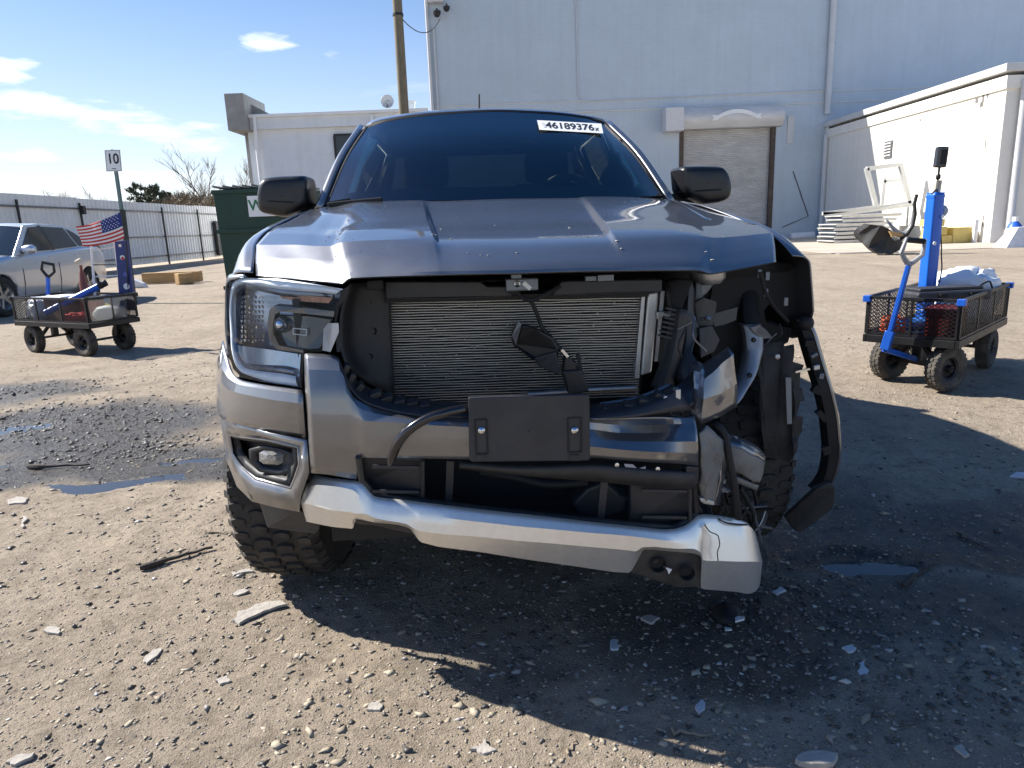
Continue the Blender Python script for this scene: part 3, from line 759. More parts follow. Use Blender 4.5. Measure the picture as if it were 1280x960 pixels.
# ================================================================== FENCE
FX = -17.6
FENCE = M('white_corrugated_metal', (0.78, 0.78, 0.77), 0.5, 0.1, 0.05, .8, dirt=.25, dcol=(.36, .34, .31), dscale=.7, stretch=(1, 1, .4))
FPOST = M('dark_fence_post', (.05, .055, .055), .6, .3, .2)
FRAIL = M('galvanised_rail', (.20, .20, .20), .5, .5, .1)
ft = at_x(130, 250, FX).z
fence = thing('boundary_fence', 'long pale corrugated metal fence along the left of the lot', 'fence', (FX, 0, 0))
known = [at_x(px, 300, FX).y for px in (22.7, 100.8, 203, 247)]
posts = [known[0] - 3.2 * k for k in range(5, 0, -1)] + known
while posts[-1] < 72: posts.append(posts[-1] + 4.6)
for i in range(len(posts) - 1):
    a, b_ = posts[i], posts[i + 1]
    nr = max(4, int(round((b_ - a) / .31))); pts = []
    for k in range(nr):
        y0 = a + (b_ - a) * k / nr; w = (b_ - a) / nr
        pts += [(0, y0), (0, y0 + w * .62), (.045, y0 + w * .70), (.045, y0 + w * .92)]
    pts.append((0, b_))
    mb = MB(); z1 = ft + .02 * math.sin(i * 1.7)
    vs = [(x + .06, y, z) for (x, y) in pts for z in (.12, z1)]
    mb.add(vs, [(2 * k, 2 * k + 1, 2 * k + 3, 2 * k + 2) for k in range(len(pts) - 1)])
    ob('panel', mb, FENCE, fence, solid=.004)
    for z in (.45, ft * .46, ft * .86):
        ob('rail', MB().box((.13, (a + b_) / 2, z), (.05, b_ - a - .06, .07)), FRAIL, fence)
    ob('post', MB().box((.195, a, (ft - .2) / 2), (.07, .07, ft - .2)), FPOST, fence)
ob('lamp_box', MB().box((.27, known[1] + .05, ft * .84), (.16, .22, .34)), BLKM, fence, bevel=.02)
ob('meter_box', MB().box((.27, at_x(268, 300, FX).y, 1.2), (.2, .8, 2.0)), BLKM, fence, bevel=.02)

# ================================================================== TREES
BARK = M('grey_bark', (.17, .145, .125), .95, 0, .25, 6)
NEEDLE = M('pine_needles', (.045, .06, .03), .8, 0, .45, 1.5)
TWIG = M('bare_twigs', (.15, .115, .09), .95, 0, .3, 3)


def bare_tree(loc, h, label, seed, spread=.42):
    rg = random.Random(seed)
    t = thing('bare_tree', label, 'tree', loc); tr, cr = MB(), MB()

    def grow(p, d, L, r, lev):
        pts = [p]; q = p.copy(); dd = d.copy()
        for k in range(3):
            dd = (dd + Vector((rg.uniform(-1, 1), rg.uniform(-1, 1), rg.uniform(-.3, .6))) * .13).normalized(); q = q + dd * L / 3; pts.append(q.copy())
        (tr if lev < 1 else cr).tube(pts, [r, r * .85, r * .7, r * .55], 7 if lev < 2 else 4, cap=False)
        if lev >= 5: return
        for k in range(rg.choice((3, 3, 4)) if lev else 7):
            i = rg.choice((1, 2, 3)) if lev else 1 + k % 3
            nd = (dd + Vector((rg.uniform(-1, 1), rg.uniform(-1, 1), rg.uniform(-.1, .7))) * (spread + .28)).normalized()
            grow(pts[i], nd, L * rg.uniform(.55, .78), r * .55, lev + 1)
    grow(Vector((0, 0, 0)), Vector((0, 0, 1)), h * .42, h * .016, 0)
    ob('trunk', tr, BARK, t); ob('crown', cr, TWIG, t)
    return t


def pine(loc, h, label, seed):
    rg = random.Random(seed)
    t = thing('pine_tree', label, 'tree', loc, group='pines beyond the fence')
    ob('trunk', MB().tube([(0, 0, 0), (.1, 0, h * .5), (0, .1, h)], [h * .018, h * .013, .02], 7), BARK, t)
    mb = MB()
    for k in range(46):
        z = h * rg.uniform(.35, 1.0); L = (1.06 - z / h) * h * .36 + .25; a = rg.uniform(0, 2 * PI)
        tip = Vector((math.cos(a) * L, math.sin(a) * L, z + rg.uniform(-.1, .25) * L))
        mb.bar((0, 0, z - .1), tip, .05)
        for q in range(26):
            c = Vector((0, 0, z)).lerp(tip, rg.uniform(.3, 1.05)) + Vector([rg.gauss(0, .2) for _ in range(3)]) * L * .55
            u = Vector([rg.gauss(0, 1) for _ in range(3)]).normalized() * rg.uniform(.12, .34); w = u.orthogonal().normalized() * .05
            mb.add([c - u, c + w, c + u, c - w], [(0, 1, 2, 3)])
    ob('crown', mb, NEEDLE, t)


def behind(px, py, Y):          # base on the ground under the tip pixel at distance Y; returns base and height
    p = at_y(px, py, Y); return (p.x, Y, 0), p.z


b0, hh = behind(243, 193, 66); bare_tree(b0, hh * 1.05, 'tall bare deciduous tree above the fence beside the dumpster', 5)
b0, hh = behind(293, 213, 60); bare_tree(b0, hh * 1.1, 'slim bare tree between the dumpster and the office wing', 8, .3)
b0, hh = behind(85, 236, 58); bare_tree(b0, hh * 1.05, 'small bare tree above the fence behind the silver car', 12, .6)
b0, hh = behind(105, 240, 64); bare_tree(b0, hh * 1.05, 'thin bare treetop just left of the number sign', 14, .5)
for k, (px, py, Y, lb) in enumerate([(168, 233, 62, 'leftmost dark pine above the fence right of the number sign'), (180, 237, 64, 'middle dark pine above the fence'), (192, 236, 63, 'broad dark pine right of the other pines'), (207, 243, 66, 'lowest dark pine above the fence, nearest the brush')]):
    b0, hh = behind(px, py, Y); pine(b0, hh * 1.04, lb, 30 + k)
rg = random.Random(3); mb = MB()
for k in range(3600):
    px = rg.uniform(200, 300); Y = rg.uniform(56, 72); top = at_y(px, 246 + 5 * math.sin(px * .13) + rg.random() * 6, Y)
    z = top.z * (1 - rg.random() ** 2 * .7); c = Vector((top.x + rg.gauss(0, .6), Y, z))
    u = Vector((rg.gauss(0, 1), rg.gauss(0, 1), abs(rg.gauss(0, 1)) + .4)).normalized() * rg.uniform(.2, .7); w = u.orthogonal().normalized() * .035
    mb.add([c - u, c + w, c + u, c - w], [(0, 1, 2, 3)])
o = ob('brush', mb, M('dry_brush', (.13, .10, .065), .95, 0, .4, .8)); o['kind'] = 'stuff'; tag(o, 'mass of dry brown brush behind the far end of the fence', 'brush')

# ================================================================== PICKUP TRUCK
def paint(name, col, rough=.32, metal=.75, coat=1.0, dust=.25):
    m = M(name, col, rough, metal, .03, 25, coat=coat, dirt=dust, dcol=(.26, .24, .21), dscale=2.2, rvar=.03, coat_ior=1.85)
    return m


PAINT = paint('grey_metallic_paint', (.15, .155, .168), .42, .80, 1.0, .16)
SKID = M('satin_silver_plastic', (.82, .80, .755), .34, .68, .04, 60, coat=.3, dirt=.2, dcol=(.35, .31, .26), dscale=3)
PLAS = M('black_textured_plastic', (.022, .022, .024), .55, 0, .15, 12, .15, 500, dirt=.35, dcol=(.10, .09, .08), dscale=6)
PLASG = M('charcoal_plastic', (.020, .022, .028), .5, 0, .12, 9, .12, 600, dirt=.3, dcol=(.10, .09, .085), dscale=5)
BLACK = M('deep_black_plastic', (.010, .010, .011), .7, 0, .1)
GLOSSB = M('gloss_black_plastic', (.012, .012, .014), .18, 0, .1, 6, coat=.4)
RUBBER = M('tyre_rubber', (.022, .021, .020), .85, 0, .2, 8, .2, 150, dirt=.55, dcol=(.12, .10, .08), dscale=9)
CHROME = M('bright_metal', (.62, .62, .63), .25, 1, .05)
ALU = M('aluminium', (.50, .51, .52), .42, .8, .06, 30, dirt=.3, dcol=(.3, .28, .25), dscale=8)
BARE = M('primed_steel', (.16, .18, .21), .42, .6, .12, 6, dirt=.4, dcol=(.1, .08, .07), dscale=7)
SEAT = M('seat_cloth', (.016, .017, .019), .85, 0, .15, 20)
HEADL = M('headliner', (.10, .105, .105), .9, 0, .05)
WGLASS = glass('windscreen_glass', (.74, .92, .86), 1.0, ior=1.72)
SGLASS = glass('side_glass', (.13, .17, .17), .9)
CGLASS = glass('clear_side_glass', (.85, .90, .88), .9)
PGLASS = glass('privacy_glass', (.03, .036, .04), .9)
LENS = glass('lamp_lens', (.95, .97, 1.0), .6, ior=1.28)

truck = thing('pickup_truck', 'wrecked grey pickup truck with its grille gone and front corner crushed', 'pickup truck', (TX, TY, 0), TYAW)
t = tp


def C(*pts): return [t(*p) for p in pts]


def crumple(a, f, seed=0.0):
    return lambda p: p + Vector((mnoise.noise(p * f + Vector((seed, 0, 0))), 1.6 * mnoise.noise(p * f + Vector((0, seed + 7, 0))), mnoise.noise(p * f + Vector((0, 0, seed + 3))))) * a + Vector((0, a * 1.2 * abs(mnoise.noise(p * f * 2.3)), 0))


# ---- hood
lip = C((320, 344, .36), (345, 346.5, .30), (375, 349, .26), (405, 352, .21), (427, 354, .18), (438, 347.5, .165), (480, 345.5, .145), (548, 343.3, .12), (557, 343, .118), (605, 342, .105), (655, 341, .10), (720, 339, .11), (776, 338.2, .124), (785, 338, .128), (840, 337.5, .155), (875, 338, .18), (888, 341.8, .19), (910, 338.5, .22), (945, 332, .28), (970, 327, .33))
rid = C((320.6, 306, .5), (345, 306, .45), (370, 306, .40), (398, 307.6, .35), (413, 307.5, .33), (429, 302.5, .31), (462, 300.5, .295), (541, 299, .27), (550, 299.5, .268), (597, 300, .25), (655, 300, .24), (714, 298, .245), (761, 296.5, .258), (770, 296, .262), (845, 293, .31), (878, 295, .33), (893, 297, .34), (915, 296, .38), (945, 293, .44), (966, 291, .5))
mid = C((345, 282.5, .80), (372, 283, .74), (395, 284, .70), (412, 286, .66), (425, 285, .64), (438, 281, .62), (470, 278, .62), (533, 274.5, .61), (542, 274.3, .61), (590, 273.5, .60), (645, 272.3, .60), (700, 271, .61), (742, 270.3, .62), (751, 270.2, .62), (818, 270.6, .65), (852, 272.6, .68), (868, 274.5, .70), (890, 274, .74), (921, 275, .80), (940, 277.5, .84))
rear = C((394, 261.5, 1.35), (402, 260, 1.34), (412, 257.5, 1.33), (424, 255.5, 1.31), (436, 253, 1.28), (448, 251.5, 1.26), (470, 251.5, 1.24), (526, 250.3, 1.21), (535, 250.1, 1.205), (578, 249.2, 1.19), (625, 247.5, 1.18), (677, 246.8, 1.19), (722, 246, 1.20), (731, 245.9, 1.205), (788, 246.2, 1.25), (810, 247.2, 1.28), (822, 248, 1.295), (833, 249, 1.31), (843, 250.5, 1.33), (851, 252, 1.35))
under = [p + Vector((0, .006, -.004)) for p in lip]
und2 = [p + Vector((0, .07, -.006)) for p in lip]
front_mid = [a.lerp(b, .5) + Vector((0, -.004, .004)) for a, b in zip(lip, rid)]
q1 = [a.lerp(b, .5) + Vector((0, 0, .004)) for a, b in zip(rid, mid)]
q2 = [a.lerp(b, .5) + Vector((0, 0, .004)) for a, b in zip(mid, rear)]
HR = [und2, under, lip, front_mid, rid, q1, mid, q2, rear]
for row, dz in zip(HR, (0, 0, 0, .002, .010, .016, .018, .014, .004)):      # centre panel lies lower than the shoulders
    for k in range(8, 13): row[k] = row[k] - Vector((0, 0, dz))
gs, gl_ = resample(HR, 6, 6, False, False), resample(HR, 6, 6, False, True)
ncol = len(gs[0]); mb = MB(); vs = []
for i in range(len(gs)):
    for j in range(ncol):
        w = min(1, max(0, (-gs[i][j].x - .22) / .15)); w = max(w, min(1, max(0, (gs[i][j].x - .45) / .15)) * .7)
        vs.append(gs[i][j].lerp(gl_[i][j], w))
mb.add(vs, [(i * ncol + j, i * ncol + j + 1, (i + 1) * ncol + j + 1, (i + 1) * ncol + j) for i in range(len(gs) - 1) for j in range(ncol - 1)])
hood = ob('hood', mb, PAINT, truck, 11, solid=.004)
o = ob('hood_vent_trim', MB().grid([[p + Vector((0, 0, .008)) for p in C((846, 252, 1.30), (862, 262, 1.0), (889, 277, .72))], [p + Vector((0, 0, .012)) for p in C((842, 254, 1.28), (858, 266, .98), (885, 281, .69))], [p + Vector((0, 0, .004)) for p in C((838, 258, 1.24), (852, 269, .95), (879, 284, .66))]], 4, 3), PAINT, hood, 40, solid=.006)
o = ob('hood_vent_trim', MB().grid([[p + Vector((0, 0, .006)) for p in C((399, 262, 1.28), (396, 278, .92), (393, 291, .68))], [p + Vector((0, 0, .010)) for p in C((407, 262, 1.26), (404, 281, .88), (404, 294, .64))], [p + Vector((0, 0, .003)) for p in C((416, 264, 1.2), (414, 280, .86), (416, 288, .68))]], 4, 3), PAINT, hood, 40, solid=.005)
cp = MB(); rgc = random.Random(11)
for k in range(34):
    i, j = rgc.randrange(14, len(gs) - 2), rgc.randrange(20, ncol - 8); p = vs[i * ncol + j]; r_ = rgc.uniform(.0012, .003)
    cp.box(p + Vector((0, -.0008, .0012)), (r_ * 2, r_ * rgc.uniform(1, 3), r_ * .5), (0, 0, rgc.uniform(0, 3)))
o = ob('stone_chips', cp, M('chip_primer', (.6, .58, .55), .8), hood); o['kind'] = 'stuff'
# ---- fenders


def arch(y, cy=.88, cz=.40, r=.475):
    return cz + math.sqrt(max(0, r * r - (y - cy) ** 2)) if abs(y - cy) < r else .46


rows = []
rows.append([Vector(p) for p in ((-.752, .365, 1.158), (-.79, .385, 1.160), (-.825, .420, 1.150), (-.848, .450, 1.128), (-.860, .465, 1.10), (-.868, .470, 1.06))])
rows.append([Vector(p) for p in ((-.766, .45, 1.200), (-.80, .46, 1.200), (-.840, .48, 1.165), (-.862, .50, 1.12), (-.868, .51, 1.02), (-.875, .51, .93))])
for y, pts in [
               (.55, [(-.787, 1.238), (-.822, 1.228), (-.858, 1.17), (-.872, 1.09), (-.880, .95), (-.89, .80)]),
               (.70, [(-.797, 1.272), (-.835, 1.262), (-.880, 1.20), (-.902, 1.12), (-.918, .99), (-.93, arch(.70))]),
               (.90, [(-.776, 1.311), (-.83, 1.295), (-.892, 1.225), (-.93, 1.14), (-.953, 1.02), (-.962, arch(.90))]),
               (1.10, [(-.772, 1.337), (-.83, 1.318), (-.895, 1.24), (-.93, 1.14), (-.95, .98), (-.958, arch(1.10))]),
               (1.25, [(-.770, 1.35), (-.835, 1.33), (-.90, 1.245), (-.93, 1.14), (-.948, .96), (-.952, arch(1.25))]),
               (1.345, [(-.770, 1.358), (-.84, 1.335), (-.90, 1.25), (-.93, 1.13), (-.946, .85), (-.948, arch(1.345))]),
               (1.36, [(-.770, 1.358), (-.84, 1.335), (-.90, 1.25), (-.93, 1.13), (-.946, .80), (-.940, .45)]),
               (1.46, [(-.772, 1.362), (-.845, 1.338), (-.90, 1.25), (-.93, 1.13), (-.946, .80), (-.935, .44)])]:
    rows.append([Vector((x, y, z)) for x, z in pts])
LF = rows
ob('fender', MB().grid(rows, 4, 3), PAINT, truck, 35, solid=.004)
RR = [[Vector((.899, .50, 1.135)), Vector((.935, .50, 1.130)), Vector((.958, .50, 1.112)), Vector((.967, .50, 1.06)), Vector((.975, .50, 1.0)), Vector((.980, .50, .955))],
      [Vector((.892, .55, 1.165)), Vector((.920, .55, 1.164)), Vector((.952, .55, 1.13)), Vector((.967, .55, 1.07)), Vector((.980, .55, .97)), Vector((.992, .55, .90))],
      [Vector((.882, .65, 1.205)), Vector((.910, .65, 1.207)), Vector((.948, .65, 1.15)), Vector((.966, .65, 1.08)), Vector((.98, .65, .96)), Vector((.985, .65, .84))],
      [Vector((.868, .80, 1.24)), Vector((.892, .80, 1.243)), Vector((.935, .80, 1.185)), Vector((.956, .80, 1.11)), Vector((.972, .80, .98)), Vector((.975, .80, arch(.80)))]]
RR += [[Vector((-p.x + (.02 if k == 0 else 0) * 0 + .02, p.y, p.z - .022)) for k, p in enumerate(r)] for r in LF[5:]]
ob('fender', MB().grid(RR, 4, 4), PAINT, truck, 35, solid=.005, label='bent fender torn open at the crushed corner')
ob('fender_flange', MB().grid([C((308, 345.5, .36), (291, 348.5, .40), (282.5, 355, .45), (281, 385, .455), (281.5, 420, .46), (284.5, 446, .44)), [Vector(p) for p in ((-.79, .40, 1.160), (-.843, .44, 1.15), (-.866, .465, 1.12), (-.872, .47, 1.04), (-.877, .47, .96), (-.88, .47, .88))]], 4, 2), PAINT, truck, 50, solid=.004)
ob('wheel_liner', MB().box((-.635, .86, .66), (.02, .86, .62)).box((-.60, .38, .78), (.02, .34, .62)).box((-.76, .48, .62), (.31, .02, .42)), BLACK, truck)  # unseen black panels added to stop sun leaking past the wheel
ob('sun_block_plate', MB().box((0, 2.6, .47), (1.5, 4.3, .02)), BLACK, truck)  # unseen plate added to keep sun spots off the ground underneath
# dark inner wing under the torn fender, set back
ob('inner_wing', MB().grid([[Vector((.50, .62, 1.10)), Vector((.70, .60, 1.14)), Vector((.95, .62, 1.10))], [Vector((.50, .66, .90)), Vector((.70, .66, .97)), Vector((.955, .66, 1.01))]], 3, 3), BLACK, truck, 40, solid=.01)

# ---- cab: pillars, roof, glass
wsb = [Vector(p) for p in ((-.735, 1.43, 1.372), (-.60, 1.31, 1.374), (-.30, 1.225, 1.372), (0, 1.20, 1.366), (.30, 1.225, 1.36), (.60, 1.31, 1.352), (.745, 1.43, 1.345))]
wst = [Vector(p) for p in ((-.610, 2.01, 1.766), (-.50, 1.975, 1.788), (-.25, 1.955, 1.808), (0, 1.95, 1.814), (.25, 1.955, 1.800), (.48, 1.975, 1.775), (.585, 2.01, 1.748))]
wsm = [a.lerp(b, .5) + Vector((0, -.02, .022)) for a, b in zip(wsb, wst)]
ws = ob('windscreen', MB().grid([wsb, wsm, wst], 4, 8), WGLASS, truck, 60)
for name, A, B in (('top', wst, None), ('left', [wsb[0], wsm[0], wst[0]], None), ('right', [wsb[-1], wsm[-1], wst[-1]], None)):
    ob('seal', MB().tube([p + Vector((0, .012, 0)) for p in spline(A, 5)], .011, 6), BLACK, ws, 50)
ob('frit_band', MB().grid([[p + Vector((0, .02, -.006)) for p in wsb], [p.lerp(q, .13) + Vector((0, .02, -.002)) for p, q in zip(wsb, wst)]], 3, 2), BLACK, ws)
for s in (0, -1):
    A = [p + Vector((.0, .02, -.004)) for p in (wsb[s], wsm[s], wst[s])]
    k = 1 if s == 0 else -1
    B = [p + Vector((k * w, -.02, .006)) for p, w in zip(A, (.075, .045, .03))]
    ob('frit_band', MB().grid([A, B], 4, 1), BLACK, ws)
for s, ba, to in ((-1, wsb[0], wst[0]), (1, wsb[-1], wst[-1])):
    rowsA = []
    for p, k in ((ba + Vector((s * .0, -.015, -.012)), 0), (wsm[0 if s < 0 else -1] + Vector((0, 0, 0)), .5), (to + Vector((0, 0, .0)), 1)):
        rowsA.append([p + Vector((s * .012, .004, .010)), p + Vector((s * .036, .012, .016)), p + Vector((s * .056, .05, .004)), p + Vector((s * .066, .11, -.02))])
    ob('pillar', MB().grid(rowsA, 3, 6), PAINT, truck, 50, solid=.02)
roofrows = []
for y, zc, w, dz in ((1.985, 1.822, .605, .045), (2.03, 1.838, .615, .05), (2.2, 1.866, .63, .06), (2.6, 1.884, .645, .07), (3.0, 1.882, .645, .07), (3.35, 1.858, .635, .065), (3.42, 1.83, .63, .06)):
    lean = lambda x: -.012 * x / .65
    roofrows.append([Vector((x * w, y + .05 * abs(x) ** 3 * (1 if y < 2.1 else 0), zc - dz * abs(x) ** 2.6 + lean(x * w))) for x in (-1.04, -.96, -.8, -.5, -.2, 0, .2, .5, .8, .96, 1.04)])
    roofrows[-1][0].z -= .03; roofrows[-1][-1].z -= .03
ob('roof', MB().grid(roofrows, 2, 3), PAINT, truck, 45, solid=.01)
ob('antenna', MB().tube([t(599, 137.5, 3.0), t(599, 118, 3.02)], .006, 6), BLACK, truck)
for s in (-1, 1):
    def bx(y): return s * (.945 if y < 3.6 else .94)
    # doors
    for (y0, y1) in ((1.475, 2.46), (2.475, 3.42)):
        g = [[Vector((s * x, y, z)) for (x, z) in ((.885, 1.31), (.93, 1.24), (.95, 1.10), (.945, .85), (.955, .70), (.94, .50), (.92, .42))] for y in (y0, (y0 + y1) / 2, y1)]
        d = ob('door', MB().grid(g, 3, 2), PAINT, truck, 40, solid=.02)
        ob('handle', MB().box((s * .965, y1 - .14, 1.14), (.03, .17, .035)), PAINT, d, bevel=.008)
    # side windows
    for k, (a, b_, c, d_) in enumerate((((1.62, 1.345), (2.44, 1.325), (2.44, 1.77), (2.10, 1.755)), ((2.50, 1.325), (3.36, 1.325), (3.26, 1.75), (2.50, 1.77)))):
        def sx(z): return s * (.855 - (z - 1.32) * .46)
        ob('side_window', MB().add([(sx(z), y, z) for y, z in (a, b_, c, d_)], [(0, 1, 2, 3)]), (CGLASS if s > 0 else SGLASS) if k == 0 else PGLASS, truck)
    ob('door_pillar', MB().plate([(s * .87, 2.43, 1.30), (s * .87, 2.52, 1.30), (s * .64, 2.52, 1.78), (s * .64, 2.43, 1.78)], .02, (-s, 0, 0)), GLOSSB, truck)
    ob('rear_pillar', MB().plate([(s * .87, 3.34, 1.30), (s * .87, 3.62, 1.30), (s * .64, 3.40, 1.80), (s * .64, 3.24, 1.78)], .03, (-s, 0, 0)), PAINT, truck)
    ob('corner_filler', MB().plate([(s * .60, 3.425, 1.79), (s * .72, 3.605, 1.33), (s * .87, 3.62, 1.30), (s * .64, 3.41, 1.80)], .02), BLACK, truck)
    ob('mirror_sail', MB().plate([(s * .79, 1.46, 1.32), (s * .86, 1.63, 1.32), (s * .662, 2.12, 1.76), (s * .63, 2.06, 1.76)], .015, (-s, 0, 0)), BLACK, truck)
    ob('roof_rail', MB().tube([(s * .60, 2.07, 1.755), (s * .645, 2.3, 1.785), (s * .66, 2.8, 1.795), (s * .645, 3.3, 1.775)], [.012, .025, .025, .02], 8), PAINT, truck, 50)
    # bed sides with the rear arch
    g = []
    for y in (3.44, 3.7, 3.72, 3.85, 4.1, 4.3, 4.5, 4.63, 4.65, 5.0, 5.28):
        zb = arch(y, 4.15, .40, .46)
        g.append([Vector((s * x, y, z)) for x, z in ((.90, 1.33), (.945, 1.30), (.955, 1.05), (.955, max(.92, zb)), (.945, max(zb, .46)))])
    ob('bed_side', MB().grid(g, 3, 2), PAINT, truck, 40, solid=.03)
    ob('sill_step', MB().box((s * .93, 2.45, .40), (.16, 1.9, .05)), PLAS, truck, bevel=.015)
ob('bed_floor', MB().box((0, 4.4, .72), (1.8, 1.75, .05)), PLAS, truck)
ob('bed_front_wall', MB().box((0, 3.47, 1.02), (1.78, .05, .56)), PAINT, truck)
ob('tailgate', MB().box((0, 5.30, 1.0), (1.70, .07, .62)), PAINT, truck, bevel=.02)
ob('rear_bumper', MB().box((0, 5.40, .58), (1.8, .16, .2)), SKID, truck, bevel=.03)
ob('rear_window', MB().add([(-.72, 3.60, 1.33), (.72, 3.60, 1.33), (.60, 3.42, 1.79), (-.60, 3.42, 1.79)], [(0, 1, 2, 3)]), PGLASS, truck)
ob('rear_header', MB().box((0, 3.40, 1.80), (1.28, .05, .10)), BLACK, truck)
ob('rear_cab_wall', MB().box((0, 3.62, 1.0), (1.72, .04, .66)), PAINT, truck)
# cowl and wipers
ob('cowl_panel', MB().grid([[p + Vector((0, -.10, -.035)) for p in wsb], [p + Vector((0, -.01, -.004)) for p in wsb]], 3, 2), BLACK, truck, 40, solid=.01)
wp = ob('wiper_arm', MB().bar(t(412, 253.5, 1.30), t(437, 249.5, 1.27), .012, .010), BLACK, truck)
ob('wiper_blade', MB().bar(t(410, 256, 1.27), t(478, 249.2, 1.235), .016, .018), BLACK, wp, bevel=.004)
ob('sensor_housing', MB().grid([C((577, 150, 2.0), (612, 148, 2.0), (657, 149, 2.0)), C((586, 168, 1.98), (615, 170, 1.98), (650, 168, 1.98))], 4, 3), BLACK, truck, solid=.03)
ob('mirror_interior', MB().grid([C((600, 172, 2.05), (620, 171, 2.05), (642, 171, 2.05)), C((600, 182, 2.05), (620, 184, 2.05), (642, 182, 2.05))], 3, 2), GLOSSB, truck, solid=.03, offset=0)
# sticker with the lot number
S = C((671, 152.3, 1.925), (751, 156.6, 1.935), (753, 168.5, 1.87), (674, 164, 1.86))


def on_glass(px, py):
    best = None
    # intersect with the curved windscreen by stepping yl until the point meets the glass height
    lo, hi = 1.2, 2.1
    for _ in range(40):
        m = (lo + hi) / 2; p = t(px, py, m); k = min(1, max(-.1, (abs(p.x)) / .74))
        yb, yt = 1.20 + .23 * k ** 2.4, 1.95 + .06 * k ** 2.4
        u = (m - yb) / (yt - yb); zb, zt = 1.366 - .018 * p.x / .74, 1.814 - .055 * k ** 2 - .015 * p.x
        zg = zb + (zt - zb) * u + .022 * 4 * u * (1 - u)
        # nearer than the glass while the ray is under it
        if p.z > zg: lo = m
        else: hi = m
    return t(px, py, lo)


S = [on_glass(*p) + Vector((0, -.012, .006)) for p in ((671, 152.3), (751, 156.6), (753.5, 168.7), (674, 164.3))]
stick = ob('lot_sticker', MB().grid([[S[0], S[1]], [S[3], S[2]]], 6, 2, True, True), M('sticker_white', (.86, .86, .84), .6, 0, .03), truck, label='white sticker with the lot number 46189376x')
ex = (S[1] - S[0]).normalized(); ey = ((S[0] - S[3]).normalized() - ex * ((S[0] - S[3]).normalized()).dot(ex)).normalized(); ez = ex.cross(ey)
INK = M('black_ink', (.02, .02, .022), .6, 0, .05)
W_, H_ = (S[1] - S[0]).length, (S[0] - S[3]).length
def fit_text(body, u0, u1, v0, v1):
    me = text_mesh(body, 1.0, bold=True)
    co = np.empty(len(me.vertices) * 3); me.vertices.foreach_get('co', co); co = co.reshape(-1, 3)
    lo_c, hi_c = co.min(0), co.max(0)
    for v in me.vertices:
        a_ = u0 + (u1 - u0) * (v.co.x - lo_c[0]) / (hi_c[0] - lo_c[0]); b__ = v0 + (v1 - v0) * (v.co.y - lo_c[1]) / (hi_c[1] - lo_c[1])
        top_, bot_ = S[0].lerp(S[1], a_), S[3].lerp(S[2], a_)
        v.co = bot_.lerp(top_, b__) + ez * .0012
    return me


for body, r_ in (('46189376', (.11, .865, .20, .86)), ('x', (.875, .945, .20, .52))):
    ob('lettering', fit_text(body, *r_), INK, stick)
ob('barcode', MB().plate([S[0] + ex * W_ * .035 - ey * H_ * .25 + ez * .001, S[0] + ex * W_ * .085 - ey * H_ * .25 + ez * .001, S[0] + ex * W_ * .085 - ey * H_ * .75 + ez * .001, S[0] + ex * W_ * .035 - ey * H_ * .75 + ez * .001], .0004, tuple(-ez)), M('grey_ink', (.62, .62, .62), .6), stick)
G1 = [on_glass(*p) + Vector((0, .03, -.004)) for p in ((797, 229), (805, 229), (813, 236), (797, 237))]
ob('windscreen_tag', MB().add(G1, [(0, 1, 2, 3)]), M('green_tag', (.01, .20, .07), .5), truck)
# inside
ob('dashboard', MB().grid([[Vector((x, 1.24 + .1 * abs(x), 1.36)) for x in (-.72, -.3, .3, .72)], [Vector((x, 1.62, 1.345)) for x in (-.74, -.3, .3, .74)], [Vector((x, 1.80, 1.25)) for x in (-.76, -.3, .3, .76)], [Vector((x, 1.80, .8)) for x in (-.76, -.3, .3, .76)]], 4, 4), SEAT, truck, 40)
ob('headliner', MB().grid([[Vector((x, y, z)) for x in (-.6, -.3, 0, .3, .6)] for y, z in ((2.06, 1.76), (2.6, 1.84), (3.35, 1.80))], 3, 3), HEADL, truck, 40, solid=.01)
ob('cab_floor', MB().box((0, 2.5, .62), (1.7, 2.2, .05)), SEAT, truck)
for x in (-.36, .36):
    st = ob('front_seat', MB().grid([[Vector((x + u * .24, 2.38, .9)) for u in (-1, 0, 1)], [Vector((x + u * .25, 2.5 - .02 * (u == 0), 1.2)) for u in (-1, 0, 1)], [Vector((x + u * .19, 2.62, 1.50)) for u in (-1, 0, 1)]], 4, 4), SEAT, truck, 50, solid=.13, offset=1)
    ob('headrest', MB().box((x, 2.68, 1.60), (.26, .11, .19), (.12, 0, 0)), SEAT, st, bevel=.04)
    ob('seat_cushion', MB().box((x, 2.15, .92), (.5, .55, .16)), SEAT, st, bevel=.04)
ob('rear_seat', MB().box((0, 3.35, 1.15), (1.4, .16, .75), (-.2, 0, 0)), SEAT, truck, bevel=.05)
sw = MB(); Rm = Euler((math.radians(-62), 0, 0)).to_matrix()
sw.tube([Vector((.36, 1.90, 1.32)) + Rm @ Vector((.185 * math.cos(a), .185 * math.sin(a), 0)) for a in np.linspace(0, 2 * PI, 29)], .016, 8)
for a in (0, PI, -PI / 2): sw.bar(Vector((.36, 1.90, 1.32)), Vector((.36, 1.90, 1.32)) + Rm @ Vector((.18 * math.cos(a), .18 * math.sin(a), 0)), .035, .015)
ob('steering_wheel', sw, BLACK, truck, 50)
